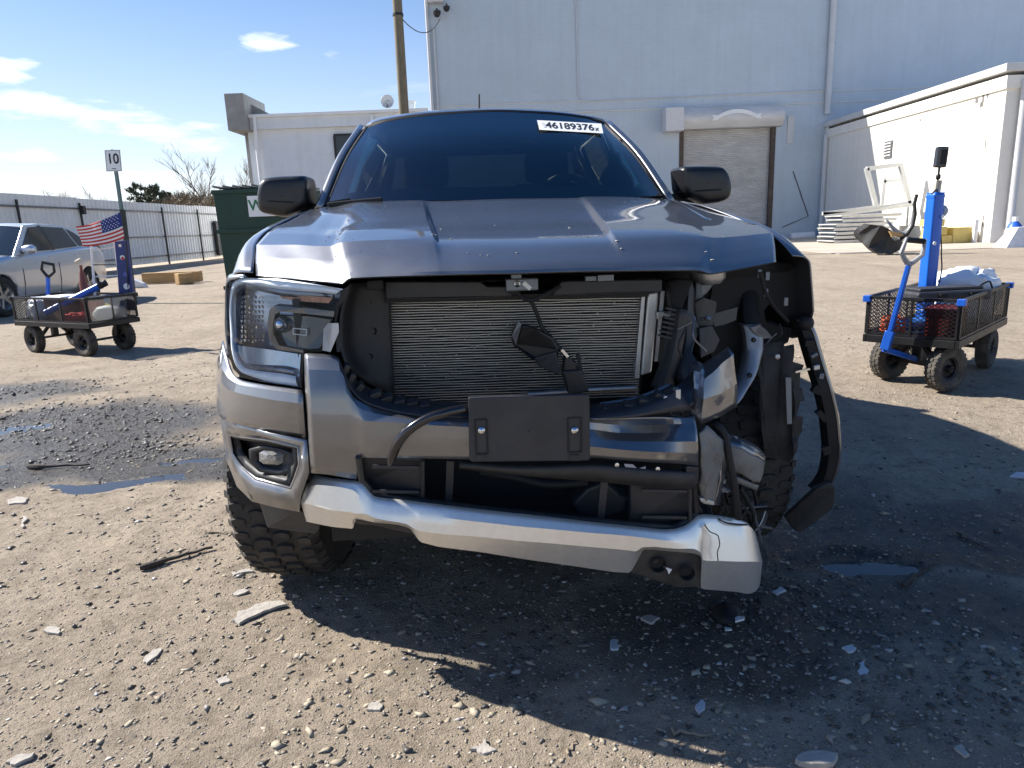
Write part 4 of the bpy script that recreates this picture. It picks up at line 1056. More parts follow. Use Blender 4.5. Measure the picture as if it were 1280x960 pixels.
# side airbag curtain hanging inside the driver's window
AB = [(765.5, 156), (772, 158), (780, 166), (790, 180), (803, 199), (816, 220), (822, 232), (820.5, 239), (813, 241), (797, 240), (796.5, 226), (793, 214), (787, 206), (781.5, 199.5), (777, 186), (771.5, 184), (767, 171)]
CURT = M('airbag_cloth', (.86, .92, .84), .9, 0, .05, 8, .3, 25)
_n, _l = CURT.node_tree.nodes, CURT.node_tree.links
_tr = _n.new('ShaderNodeBsdfTranslucent'); _tr.inputs[0].default_value = (.82, .90, .80, 1); _mx = _n.new('ShaderNodeMixShader'); _mx.inputs[0].default_value = .25
_l.new(_n['Principled BSDF'].outputs[0], _mx.inputs[1]); _l.new(_tr.outputs[0], _mx.inputs[2]); _l.new(_mx.outputs[0], _n['Material Output'].inputs[0])
mb = MB(); pts = [on_glass(px, py) + Vector((0, .045, -.012)) for px, py in AB]
bmx = bmesh.new(); bvs = [bmx.verts.new(p) for p in pts]; bmx.faces.new(bvs); bmesh.ops.triangulate(bmx, faces=bmx.faces)
me = bpy.data.meshes.new('airbag_curtain'); bmx.to_mesh(me); bmx.free()
ob('airbag_curtain', me, CURT, truck, solid=.012, label='pale deployed airbag curtain inside the driver window')
# grab strip behind left side of the windscreen: light airbag curtain, less visible
pts = [on_glass(px, py) + Vector((0, .06, -.012)) for px, py in ((455, 165), (448, 180), (434, 212), (421, 240), (417, 247), (437, 247), (452, 200), (470, 170))]
bmx = bmesh.new(); bvs = [bmx.verts.new(p) for p in pts]; bmx.faces.new(bvs); bmesh.ops.triangulate(bmx, faces=bmx.faces)
me = bpy.data.meshes.new('airbag_curtain'); bmx.to_mesh(me); bmx.free()
ob('airbag_curtain', me, CURT, truck, solid=.012)

# ---- door mirrors


def mirror(outl, seam_y, yl, sgn, seamx):
    cx = sum(p[0] for p in outl) / len(outl); cy = sum(p[1] for p in outl) / len(outl)
    rings = []
    for k, (sc, dy) in enumerate(((.02, -.088), (.60, -.086), (.86, -.078), (.955, -.058), (1.0, -.02), (1.0, .09), (.94, .11))):
        ring = [t(cx + (px - cx) * sc, cy + (py - cy) * sc, yl) + Vector((0, dy, 0)) for px, py in outl]
        rings.append(ring + [ring[0]])
    mb = MB(); mb.grid(rings, 3, 2)
    m = ob('door_mirror', mb, GLOSSB if False else M('satin_black_cap', (.010, .010, .012), .36, 0, .1, 8), truck, 60)
    xs = [p[0] for p in outl]
    ob('mirror_glass', MB().add([t(cx + (px - cx) * .9, cy + (py - cy) * .88, yl) + Vector((0, .112, 0)) for px, py in outl], [tuple(range(len(outl)))]), CHROME, m)
    a = [t(px, seam_y(px), yl) + Vector((0, dy, .0)) for px, dy in zip(np.linspace(min(xs) + 1.5, max(xs) - 1.5, 9), (-.02, -.070, -.084, -.089, -.090, -.089, -.085, -.072, -.02))]
    ob('seam', MB().tube(a, .0035, 5), BLACK, m)
    x_in = -.80 if sgn < 0 else .84
    c = t(cx, cy, yl)
    ob('mirror_arm', MB().grid([[Vector((x_in * .99, yl + .05, c.z - .06)), Vector((x_in * .99, yl + .14, c.z - .06))], [Vector((c.x, yl + .03, c.z - .055)), Vector((c.x, yl + .09, c.z - .055))]], 2, 2), BLACK, m, solid=.05, offset=0)
    return m


mirror([(325, 243), (327.5, 231), (334, 223.5), (355, 221), (381, 220), (387.5, 224), (389.5, 232), (389.5, 245), (389, 256), (381, 262), (369, 268), (360, 271.5), (343, 269), (329, 265), (325.5, 255)], lambda x: 251.5 + (x - 325) * .05, 1.56, -1, 358)
mirror([(845, 213), (848, 209.5), (860, 208.5), (880, 208.5), (897, 209.5), (903, 214), (908, 224), (910, 236), (908, 246), (903, 251), (890, 254.5), (878, 255.5), (868, 252), (853, 246), (847, 236), (846, 224)], lambda x: 241 - (x - 845) * .06, 1.58, 1, 877)

# ---- wheels


def make_wheel(r, w, name, parent, loc, rz, spokes=6, blocks=44, rows=(-.36, -.12, .12, .36), hubr=.6):
    """rim is the part, tyre its child; axle along local X"""
    rim = MB(); hw = w / 2
    rim.lathe([(r * hubr, -hw * .9), (r * hubr * .94, -hw * .7), (r * hubr * .88, -hw * .3), (r * hubr * .88, hw * .6), (r * hubr, hw * .9)], 'X', n=36)
    rim.lathe([(.001, -hw * .55), (r * .14, -hw * .55), (r * .16, -hw * .4), (r * .16, hw * .2), (.001, hw * .2)], 'X', n=20)
    rim.lathe([(.001, hw * .05), (r * hubr * .86, hw * .05), (r * hubr * .86, hw * .16), (.001, hw * .16)], 'X', n=28)
    for k in range(spokes):
        a = 2 * PI * k / spokes
        for dd in (-.09, .09):
            rim.bar((-hw * .45, r * .12 * math.cos(a + dd), r * .12 * math.sin(a + dd)), (-hw * .55, r * hubr * .93 * math.cos(a + dd), r * hubr * .93 * math.sin(a + dd)), r * .09, r * .07, up=(1, 0, 0))
    o = ob('wheel', rim, M('dark_alloy', (.06, .06, .065), .4, .8, .1), parent, 40)
    o.location = loc; o.rotation_euler = (0, 0, rz)
    ty = MB(); hr = r * hubr
    prof = [(hr, -hw * .86), (hr + .015, -hw * .97), (r * .80, -hw * 1.03), (r * .90, -hw * 1.0), (r * .962, -hw * .86), (r * .975, -hw * .6), (r * .978, 0), (r * .975, hw * .6), (r * .962, hw * .86), (r * .90, hw), (r * .80, hw * 1.03), (hr + .015, hw * .97), (hr, hw * .86)]
    ty.lathe(prof, 'X', n=64)
    for i in range(blocks):
        for j, u in enumerate(rows):
            a = 2 * PI * (i + (.5 if j % 2 else 0)) / blocks
            cr = r * .978 + .002
            bw = w * (.20 if abs(u) < .3 else .17); bl = 2 * PI * r / blocks * (.74 if abs(u) < .3 else .62)
            R = Matrix.Rotation(a, 3, 'X') @ Matrix.Rotation(.5 * (1 if j % 2 else -1), 3, 'Z' if False else 'X') if False else Matrix.Rotation(a, 3, 'X')
            # hexagonal lug
            hx = [(-.5, -.32), (0, -.5), (.5, -.32), (.5, .32), (0, .5), (-.5, .32)]
            base = [R @ Vector((u * w + p * bw, q * bl, cr - .012 - (.006 if abs(u) > .3 else 0))) for p, q in hx]
            topv = [R @ Vector((u * w + p * bw * .92, q * bl * .9, cr + .009 - (.008 if abs(u) > .3 else 0))) for p, q in hx]
            ty.add(base + topv, [tuple(range(6, 12))] + [(k, (k + 1) % 6, (k + 1) % 6 + 6, k + 6) for k in range(6)])
        # shoulder lugs biting over the sidewall
        for s in (-1, 1):
            a = 2 * PI * (i + .25) / blocks; R = Matrix.Rotation(a, 3, 'X')
            ty.add([R @ Vector((s * p, q, z)) for p, q, z in ((hw * .84, -.013, r * .965), (hw * .84, .013, r * .965), (hw * 1.035, .013, r * .91), (hw * 1.035, -.013, r * .91), (hw * .84, -.012, r * .985), (hw * .84, .012, r * .985), (hw * 1.05, .011, r * .915), (hw * 1.05, -.011, r * .915))],
                   [(4, 5, 6, 7), (0, 4, 7, 3), (1, 2, 6, 5), (3, 7, 6, 2), (0, 1, 5, 4)])
    ob('tyre', ty, RUBBER, o, 30)
    return o


w0 = make_wheel(.395, .285, 'wheel', truck, (-.80, .875, .392), math.radians(-5))
w1 = make_wheel(.395, .285, 'wheel', truck, (.825, .935, .392), PI + math.radians(2))


def copy_tree(src, parent, loc, rz):
    c = src.copy(); COL.objects.link(c); c.parent = parent; c.location = loc; c.rotation_euler = (0, 0, rz)
    for ch in src.children:
        d = ch.copy(); COL.objects.link(d); d.parent = c
    return c


copy_tree(w0, truck, (-.80, 4.15, .392), 0)
copy_tree(w0, truck, (.80, 4.15, .392), PI)
# underbody
ob('chassis', MB().box((-.48, 2.9, .52), (.09, 4.4, .15)).box((.48, 3.0, .52), (.09, 4.2, .15)).box((0, .85, .40), (1.3, .12, .10)).box((0, 4.15, .40), (1.4, .10, .10)).box((0, 2.6, .55), (.9, .1, .1)), BLACK, truck)
ob('engine_block', MB().box((-.02, .95, .80), (.75, .55, .5)).box((0, .9, .50), (.6, .8, .22)), BLACK, truck, bevel=.03)
ob('inner_wing', MB().box((-.64, .95, .86), (.05, .9, .5)).box((-.46, 1.33, .85), (.80, .05, .7)).box((.44, 1.36, .85), (.82, .05, .7)), BLACK, truck)

# ---- front: headlight (undamaged side)
HO = [(283.5, 356), (291, 350), (308, 346.5), (340, 350), (380, 354.5), (415, 358.5), (428.5, 362.5), (424, 374), (420, 388), (414, 405), (408, 425), (402, 440.5), (390, 440.8), (380, 441), (378.5, 460), (377, 484.5), (350, 480.5), (325, 476.5), (302, 472), (292, 462), (286, 445), (283, 420), (282, 385)]


def hd(px, py):     # depth of the lamp face: sweeps back towards the side
    u = (428 - px) / 146.0
    return .155 + .03 * u + .28 * u ** 3 + (py - 350) * -.00018


def H(px, py, d=0.0): return t(px, py, hd(px, py) + d)


hl = ob('headlight', MB().ring([H(x, y, .004) for x, y in HO], [H(355 + (x - 355) * .985, 412 + (y - 412) * .985, .13) for x, y in HO]).add([H(355 + (x - 355) * .985, 412 + (y - 412) * .985, .13) for x, y in HO], [tuple(range(len(HO)))]), M('lamp_housing', (.26, .32, .42), .22, .6, .15, 8), truck, 40, label='clear headlight unit with bright curved light bar')
bmx = bmesh.new(); bvs = [bmx.verts.new(H(x, y, -.006)) for x, y in HO]; f = bmx.faces.new(bvs)
bmesh.ops.triangulate(bmx, faces=bmx.faces); me = bpy.data.meshes.new('lens'); bmx.to_mesh(me); bmx.free()
ob('lens', me, LENS, hl)
PIPEL = M('light_guide', (.86, .93, 1.0), .45, 0, .04, 20)
path = [H(*p) for p in ((424, 364.5, .025), (405, 361.5, .02), (370, 357, .02), (335, 353, .02), (306, 351, .025), (293, 356, .03), (289, 370, .03), (288.5, 400, .03), (290, 430, .03), (295, 452, .03), (304, 464, .028), (325, 470, .025), (350, 474.5, .02), (371, 478, .02))]
pp = spline(path, 4); L = []
cen = H(355, 412, .03); inw = [(cen - p).normalized() for p in pp]
ob('light_bar', MB().grid([[p - i_ * .012 + Vector((0, .004, 0)) for p, i_ in zip(pp, inw)], [p - i_ * .002 + Vector((0, -.004, 0)) for p, i_ in zip(pp, inw)], [p + i_ * .008 + Vector((0, -.004, 0)) for p, i_ in zip(pp, inw)], [p + i_ * .016 + Vector((0, .006, 0)) for p, i_ in zip(pp, inw)]], 1, 2), PIPEL, hl, 60)
ob('bezel', MB().tube([p + Vector((0, .02, 0)) + (H(355, 412, .03) - p).normalized() * .024 for p in pp], .012, 6), M('lamp_chrome', (.20, .22, .26), .3, .7, .08, 40), hl, 60)
ob('sky_reflection', MB().grid([[H(293, 431, .05), H(330, 436, .05), H(376, 443, .045)], [H(300, 455, .045), H(330, 462, .045), H(374, 468, .04)], [H(306, 464, .04), H(330, 469, .04), H(372, 477, .035)]], 4, 4), M('painted_sky_reflection', (.36, .44, .54), .22, .6, .15, 30), hl, 40)  # pale blue stands in for sky mirrored in the lower lens
AMB = M('amber_reflector', (.40, .20, .13), .25, 0, .4, 60, coat=.5)
ob('turn_reflector', MB().grid([[H(347, 366, .04), H(380, 370, .035), H(416, 372, .03)], [H(352, 373, .045), H(380, 377, .04), H(411, 379, .035)]], 6, 3), AMB, hl)
mb = MB(); rg = random.Random(4)
for i in range(7):
    for j in range(10):
        px, py = 300 + i * 4.4, 369 + j * 6.1
        a, b_, c_ = H(px, py, .05), H(px + 3.6, py + .8, .05), H(px + 1.8, py + 4.4, .035 + rg.random() * .02)
        d_ = H(px + 3.4, py + 5, .055)
        mb.add([a, b_, d_, c_], [(0, 1, 3), (1, 2, 3)])
ob('reflector_facets', mb, M('faceted_chrome', (.74, .72, .74), .15, 1, .35, 90), hl)
# dark projector module with a tan frame
fr = [(337, 387), (343, 382), (380, 385), (418, 389), (417, 396), (384, 392.5), (350, 389.5), (344, 393), (341, 405), (342, 418), (349, 432), (379, 438), (379, 441), (346, 437), (337, 425), (334, 405)]
bmx = bmesh.new(); bvs = [bmx.verts.new(H(x, y, .012)) for x, y in fr]; f = bmx.faces.new(bvs)
r = bmesh.ops.extrude_face_region(bmx, geom=[f]); bmesh.ops.translate(bmx, verts=[v for v in r['geom'] if isinstance(v, bmesh.types.BMVert)], vec=(0, .05, 0))
bmesh.ops.triangulate(bmx, faces=bmx.faces); me = bpy.data.meshes.new('module_frame'); bmx.to_mesh(me); bmx.free()
ob('module_frame', me, M('satin_bronze_trim', (.16, .145, .13), .3, .7, .1), hl)
ob('projector_module', MB().plate([H(*p, .035) for p in ((345, 393), (384, 395), (416, 398), (413, 405), (404, 428), (400, 437), (382, 438), (350, 432), (343, 415))], .04), M('projector_dark', (.02, .022, .028), .15, 0, .2, coat=.5), hl, bevel=.004)
mb = MB(); p = H(352, 406, .022); mb.lathe([(.001, -.012), (.012, -.010), (.02, .0), (.024, .012)], 'Y', p, 16); ob('projector_lens', mb, M('lens_chrome', (.6, .62, .65), .1, .9, .2), hl, 50)
a, b_, c_, d_ = H(366.5, 410.5, .03), H(383, 411.5, .03), H(383, 419, .03), H(366.5, 417.5, .03)
ob('led_outline', MB().bar(a, b_, .0022).bar(b_, c_, .0022).bar(c_, d_, .0022).bar(d_, a, .0022), WHITE, hl)
ob('torn_tab', MB().plate(C((410, 404, .15), (423, 404, .13), (423.5, 415, .13), (413, 440, .14), (403, 438, .15), (404.5, 411, .16)), .004), M('pale_plastic', (.55, .54, .52), .5), truck, label='pale broken plastic tab beside the headlight')

# ---- bumper corner under the headlight
mb = MB()
mb.grid([C((377.5, 487.5, .135), (352, 484, .175), (325, 480, .235), (303, 475.5, .31), (291, 466, .37), (284, 448, .42), (278, 426, .52)),
         C((378, 493, .112), (350, 489, .155), (322, 485, .215), (300, 481, .29), (286, 473, .36), (277, 460, .42), (272.5, 446, .52)),
         C((378.5, 505, .105), (349, 501, .148), (320, 496, .21), (297, 491, .285), (282, 485, .36), (274, 478, .42), (270, 470, .52)),
         C((380.5, 530, .115), (348, 525, .16), (318, 519, .222), (294, 514, .295), (281, 510, .365), (273.5, 507, .42), (270.3, 500, .52)),
         C((382, 548, .135), (348, 542, .18), (317, 535, .24), (293, 529, .31), (281, 524.5, .375), (274.5, 520.5, .43), (271.5, 517, .52))], 4, 3, lin_v=True)
ob('bumper_corner', mb, PAINT, truck, 15, solid=.004, label='intact painted bumper corner under the headlight')
mb = MB()
oA = C((275, 522, .425), (298, 530, .305), (335, 541, .19), (383, 550, .120), (386, 590, .118), (375.5, 621, .150), (374, 640, .178), (345, 634.5, .225), (315, 627, .285), (296, 608, .375), (283, 575, .415))
oB = C((285.5, 542.5, .386), (299.5, 545.5, .318), (335, 550, .208), (373, 558, .146), (375, 581, .146), (369, 599.5, .154), (364, 612, .165), (341, 606, .213), (319, 600, .263), (301.5, 585, .333), (290, 567.5, .373))
oC = C((288, 546, .385), (300, 548, .320), (335, 552, .212), (371, 560, .150), (372.5, 580, .150), (367, 597, .158), (362, 609, .168), (340, 603, .215), (320, 597, .265), (303, 583, .335), (292, 566, .375))
oD = [p + Vector((0, .07, 0)) for p in oC]
mb.ring(oA, oB).ring(oB, oC)
fog = ob('fog_lamp_bezel', mb, PAINT, truck, 22, solid=.003)
bz = C((274, 519, .44), (300, 526, .31), (336, 538, .195), (383, 547, .125))
mb = MB().add(oD, [tuple(range(11))]); ob('recess_floor', mb.ring(oC, oD), BLACK, fog)
mb = MB().ring([p + Vector((0, .012, 0)) for p in oC], [t(332, 577, .23).lerp(p, .80) + Vector((0, .035, 0)) for p in oC])
ob('inner_trim', mb, PLAS, fog, 40, solid=.006)
fo = [(312, 561), (330, 556), (352, 560), (368, 566), (371, 577), (366, 592), (350, 595), (325, 590), (313, 578)]
ob('lamp_surround', MB().ring([t(x, y, .205 + (372 - x) * .0013) for x, y in fo], [t(338 + (x - 338) * .6, 572.5 + (y - 572.5) * .55, .245 + (372 - x) * .0006) for x, y in fo]), PLASG, fog, 40, solid=.006)
lo = [(324, 566), (330, 563), (350, 565), (354.5, 569), (354, 578), (348, 581), (330, 580), (324, 576)]
lamp = ob('fog_lamp', MB().add([t(x, y, .222) + Vector((0, 0, 0)) for x, y in lo] + [t(339 + (x - 339) * .35, 572 + (y - 572) * .4, .207) for x, y in lo], [(i, (i + 1) % 8, (i + 1) % 8 + 8, i + 8) for i in range(8)] + [tuple(range(8, 16))]), M('fog_glass', (.36, .36, .34), .12, .2, .5, 120, coat=.8), truck)

# ---- painted bumper cover, ragged on the damaged side
cols = [C((380, 443, .150), (380.5, 462, .128), (381.5, 490, .108), (384, 517, .098), (386, 555, .100), (388.5, 591, .120)),
        C((384, 441.8, .140), (386, 462, .110), (388, 490, .090), (390, 518, .080), (393, 556, .082), (396, 592, .105)),
        C((422, 445.5, .130), (425, 464, .098), (430, 490, .080), (434, 523, .070), (440, 560, .072), (445, 599, .100)),
        C((428, 463, .125), (434, 480, .095), (440, 500, .075), (446, 525, .060), (448, 552, .062), (450, 575, .075)),
        C((437, 488, .110), (443, 497, .085), (449, 510, .065), (455, 526, .048), (455, 550, .050), (455, 572, .062)),
        C((462, 505, .088), (464, 509, .070), (466, 516, .052), (468, 527, .040), (468, 550, .040), (468, 572.2, .050)),
        C((493, 515, .066), (493, 517.5, .052), (493, 521, .040), (493, 528, .030), (493, 550, .030), (493, 572.5, .040)),
        C((527, 521, .052), (527, 523, .040), (527, 526, .030), (527, 531, .022), (527, 550, .022), (527, 573, .032)),
        C((590, 524, .040), (590, 526, .030), (590, 529, .022), (590, 534, .016), (590, 552, .016), (590, 574, .026)),
        C((735, 524, .040), (735, 528, .050), (735, 536, .045), (735, 546, .030), (735, 558, .018), (735, 572, .026)),
        C((775, 523.5, .050), (775, 531, .095), (775, 541, .085), (775, 551, .045), (775, 562, .020), (775, 575, .028)),
        C((815, 522.5, .065), (815, 531, .105), (816, 541, .085), (817, 552, .040), (817, 565, .020), (817, 578, .030)),
        C((850, 521, .080), (852, 530, .070), (854, 540, .045), (856, 552, .022), (857, 566, .020), (858, 580.5, .032)),
        C((868, 519, .085), (870, 530, .065), (871.5, 540, .045), (872.5, 552, .030), (873, 567, .032), (873, 582, .045))]
cover = ob('bumper_cover', MB().grid(cols, 3, 4, lin_u=True), PAINT, truck, 15, solid=.005, label='painted bumper cover split open beside the plate bracket')
# black inner lip of the missing grille with clip tabs
li = C((424, 447, .145), (430, 464, .125), (438, 482, .11), (450, 494, .10), (470, 503, .085), (493, 509, .075), (530, 514, .062), (590, 517, .05))
lo_ = C((416, 447, .18), (434, 462, .17), (448, 476, .16), (462, 484, .155), (480, 490, .15), (500, 495, .15), (535, 500, .14), (590, 503, .13))
lm = C((425.5, 453, .128), (434, 473, .105), (444, 490, .095), (456, 501, .08), (474, 508.5, .068), (495, 514, .058), (530, 519.5, .046), (590, 522, .036))
gl = ob('grille_lip', MB().grid([lm, li, lo_], 4, 3), PLASG, truck, 40, solid=.006)
for (px, py, yl, a) in ((432, 461, .14, 1.05), (439, 472, .135, .95), (449, 484, .13, .75), (470, 492, .12, .35), (484, 497, .115, .28), (500, 501, .11, .2), (516, 503.5, .105, .14), (532, 506, .10, .1)):
    p = t(px, py, yl); ob('clip', MB().box(p, (.030, .03, .016), (.3, -a, 0)), PLAS, gl, bevel=.003)
li = C((737, 519, .055), (787, 513, .065), (828, 500, .08), (848, 486, .10))
lo_ = C((737, 507, .12), (787, 500, .13), (825, 488, .14), (841, 480, .15))
lm = C((737, 524, .04), (787, 521, .05), (832, 516, .065), (866, 512, .08))
gl = ob('grille_lip', MB().grid([lm, li, lo_], 4, 3), PLASG, truck, 40, solid=.006, label='bent black grille lip with broken clips')
for (px, py, yl, a) in ((760, 510, .10, -.1), (787, 506, .10, -.15), (806, 500, .105, -.25), (826, 494, .11, -.5)):
    p = t(px, py, yl); ob('clip', MB().box(p, (.034, .03, .014), (.3, -a, 0)), PLAS, gl, bevel=.003)
ob('lip_highlight_strip', MB().grid([C((750, 503, .13), (790, 496.5, .14), (822, 485, .15), (836, 478, .16)), C((750, 507, .125), (790, 500.5, .135), (825, 489, .145), (841, 482, .155))], 4, 2), BARE, gl, 40, solid=.004)

# ---- plate bracket
pb = ob('plate_bracket', MB().plate(C((585.5, 497.5, -.012), (611, 496.3, -.012), (700, 494, -.012), (735, 493, -.012), (737, 495, -.012), (738, 574, -.012), (735, 576, -.012), (590, 577.5, -.012), (586.5, 575, -.012)), .016), PLASG, truck, bevel=.003)
for (x0, y0, x1, y1, bx_, by_) in ((593.5, 525, 610, 567, 602, 538), (710, 523, 727, 565, 718.5, 538)):
    a, b_ = t(x0, y0, -.013), t(x1, y1, -.013)
    ob('slot_rim', MB().bar((a.x, a.y, a.z), (b_.x, a.y, a.z), .004).bar((b_.x, a.y, a.z), (b_.x, a.y, b_.z), .004).bar((b_.x, a.y, b_.z), (a.x, a.y, b_.z), .004).bar((a.x, a.y, b_.z), (a.x, a.y, a.z), .004), BLACK, pb)
    p = t(bx_, by_, -.016); ob('bolt', MB().lathe([(.001, -.006), (.006, -.005), (.009, -.002), (.009, .006)], 'Y', p, 12), CHROME, pb, 40)
    ob('foot_tab', MB().plate(C(((x0 + x1) / 2 - 6, 569, -.016), ((x0 + x1) / 2 + 6, 569, -.016), ((x0 + x1) / 2 + 6, 576, -.016), ((x0 + x1) / 2 - 6, 576, -.016)), .006), PLAS, pb)
p = t(661, 539, -.0135); ob('centre_hole', MB().lathe([(.001, 0), (.0025, 0), (.003, .004)], 'Y', p, 10), BLACK, pb)
strap = spline(C((592, 509, .02), (570, 513, -.005), (545, 519, -.02), (520, 531, -.02), (503, 546, -.015), (493, 563, -.005), (486.5, 582, .005)), 5)
mb = MB(); mb.grid([[p + Vector((0, 0, .011)) for p in strap], [p + Vector((0, -.010, .006)) for p in strap], [p + Vector((0, -.010, -.006)) for p in strap], [p + Vector((0, 0, -.012)) for p in strap]], 1, 1)
# give the trim its width across the path
mb = MB(); mb.tube(strap, [.0125] * (len(strap) - 4) + [.012, .011, .008, .004], 8); ob('loose_trim_strip', mb, GLOSSB, truck, 60, label='loose curved black trim strip hanging from the plate bracket')

# ---- silver lower bumper, sagging to the damaged side
sc = [[(390, 592.5, .20), (379, 617, .172), (376, 628, .168), (383, 652, .195), (384, 650, .24)],
      [(402, 595, .19), (395, 606, .140), (393, 632, .130), (397, 655, .165), (398, 652, .22)],
      [(420, 598, .17), (418, 608, .110), (416, 638, .100), (419, 659, .140), (420, 655, .20)],
      [(438, 600, .15), (439, 612, .092), (437, 640, .082), (440, 661, .125), (441, 657, .18)],
      [(444, 600.5, .145), (446, 616, .086), (444, 642, .077), (445, 651, .11), (446, 648, .17)],
      [(452, 604, .135), (456, 629, .074), (455, 642, .067), (455, 651, .10), (456, 648, .16)],
      [(460, 612, .125), (463, 636, .066), (463, 645, .060), (463, 652, .09), (464, 649, .15)],
      [(469, 620.5, .115), (470, 639.5, .060), (470, 648, .054), (470, 653.5, .08), (471, 650, .15)],
      [(508, 625, .095), (508, 643, .042), (508, 655, .036), (510, 659.5, .065), (510, 656, .13)],
      [(516, 626, .09), (516, 643.5, .040), (516, 660, .034), (517, 667, .06), (517, 662, .13)],
      [(526, 627.5, .085), (526, 644.5, .034), (526, 664, .028), (527, 678, .06), (527, 673, .13)],
      [(600, 636.5, .07), (600, 652.5, .012), (600, 671, .008), (600, 690, .045), (600, 684, .12)],
      [(660, 643, .062), (660, 659, -.002), (660, 677, -.005), (660, 699.5, .04), (660, 692, .12)],
      [(720, 650, .060), (720, 664.5, -.004), (720, 682, -.006), (720, 708, .04), (720, 699, .12)],
      [(786, 657, .07), (786, 670, .006), (786, 688, .004), (786, 716, .045), (786, 706, .12)],
      [(795, 658, .072), (795, 671, .010), (795, 689, .008), (797, 700, .04), (797, 694, .12)],
      [(804, 659, .075), (804, 672, .014), (804, 684, .012), (806, 687, .035), (806, 683, .12)],
      [(843, 661, .085), (846, 676, .036), (846, 686, .032), (846, 690, .05), (846, 686, .12)],
      [(856, 657, .095), (863, 673, .052), (866, 686, .044), (868, 692, .06), (868, 688, .13)],
      [(866, 650, .108), (873, 664, .068), (875, 690, .05), (876.5, 697, .065), (875, 695, .13)],
      [(873, 643.5, .125), (881, 656, .084), (879, 700, .056), (876, 735, .09), (876, 725, .15)],
      [(894, 643.8, .15), (897, 655, .108), (899, 701, .072), (900, 738, .105), (900, 728, .16)],
      [(916, 647.5, .168), (919, 655, .135), (922, 702, .095), (922, 740, .125), (922, 730, .18)],
      [(932, 652, .19), (936, 658, .158), (942, 702, .120), (940, 741.5, .145), (938, 732, .20)],
      [(937, 657, .22), (943, 664, .185), (951, 702, .150), (948, 735, .17), (945, 728, .22)],
      [(939, 661, .27), (945, 668, .25), (953, 702, .22), (950.5, 727, .23), (947, 722, .26)]]
sc = [[(c[0][0], c[0][1], c[1][2] + (c[0][2] - c[1][2]) * .33)] + list(c[1:]) for c in sc]
skid = ob('lower_bumper', MB().grid([C(*c) for c in sc], 2, 3, True, False), SKID, truck, 22, solid=.005, bevel=0, label='sagging silver lower bumper with cracked end')
mb = MB(); cr1 = C((880, 655, .076), (887, 664, .078), (897, 669, .08), (899, 679, .074), (896, 690, .064), (897, 700, .062)); mb.tube([p + Vector((0, -.004, 0)) for p in spline(cr1, 3)], .0016, 4); ob('crack', mb, BLACK, skid)
mb = MB(); cr1 = C((893, 644.5, .146), (899, 650, .120), (906, 653.5, .118), (918, 655.5, .126), (933, 656.5, .156)); mb.tube([p + Vector((0, -.004, .003)) for p in spline(cr1, 3)], .0026, 4); ob('crack', mb, BLACK, skid)
nt = ob('lamp_pocket', MB().plate(C((804, 686, .05), (846, 689, .06), (871, 692.5, .07), (877, 699, .075), (875.5, 734, .09), (848, 735, .08), (818, 726, .065), (789, 716, .055)), .03), M('dirty_plastic', (.05, .045, .04), .8, 0, .4, 14, .3, 80), truck, bevel=.004)
for (px, py, r_) in ((823, 706, .021), (859, 716, .021)):
    p = t(px, py, .045); ob('socket', MB().lathe([(r_ * 1.12, 0.0), (r_, -.006), (r_ * .9, .0), (r_ * .86, .012), (.001, .014)], 'Y', p, 20), BLACK, nt, 40)
ob('broken_tab', MB().plate(C((829, 708, .045), (840, 712, .045), (836, 718, .045), (834, 712, .045)), .003), WHITE, nt)
ob('tow_pocket', MB().plate(C((444, 650, .10), (509, 659, .08), (516, 667, .08), (500, 664, .10), (470, 657, .11), (446, 655, .12)), .08), PLAS, truck)

# ---- lower grille opening
lg = ob('lower_grille', MB().box((-.01, .36, .52), (1.18, .02, .40)), BLACK, truck)
for (poly, yl) in (([(451.5, 571, .09), (530, 574, .07), (531, 626, .10), (470, 620, .13), (453, 602, .14)], 0), ([(788, 601, .08), (863, 608, .09), (866, 640, .12), (851, 658, .12), (788, 655, .10)], 0)):
    gi = ob('grille_insert', MB().plate(C(*poly), .03), PLASG, lg, bevel=.004)
    xs = [p[0] for p in poly]; ys = [p[1] for p in poly]
    y0, y1 = min(ys) + 12, max(ys) - 12
    for k, yy in enumerate((y0, y1)):
        mx = .068 if k == 0 else .088
        ob('rib', MB().bar(t(min(xs) + 14, yy, mx), t(max(xs) - 7, yy + 1, mx), .008, .01), PLASG, gi, bevel=.002)
    ob('edge_rib', MB().bar(t(max(xs) - 3, min(ys) + 5, .06), t(max(xs) - 3, max(ys) - 5, .085), .008), PLASG, gi)
fr_ = C((448, 571, .07), (452, 600, .10), (470, 619, .10), (523, 626, .085), (600, 636, .07), (700, 647, .06), (788, 655.5, .065), (843, 659.5, .08), (858, 652, .09), (870, 640, .11), (868, 604, .08))
ob('opening_frame', MB().tube(fr_, .009, 6), PLAS, lg, 50)
for a, b_ in (((563, 576, .11), (561, 627, .12)), ((756, 592, .08), (751, 649, .09))):
    ob('strut', MB().bar(t(*a), t(*b_), .008, .02), PLASG, lg)
ob('cross_bar', MB().grid([C((575, 574, .05), (660, 580, .05), (740, 578, .055), (810, 584, .05), (866, 588, .06)), C((575, 578, .06), (660, 589, .06), (740, 596, .07), (810, 603, .065), (868, 607, .07))], 4, 2), PLAS, lg, 40, solid=.02)
for (px, py) in ((771, 581, ), (822, 586)):
    p = t(px, py, .042); ob('rivet', MB().lathe([(.001, -.004), (.006, -.003), (.007, .004)], 'Y', p, 10), CHROME, lg)
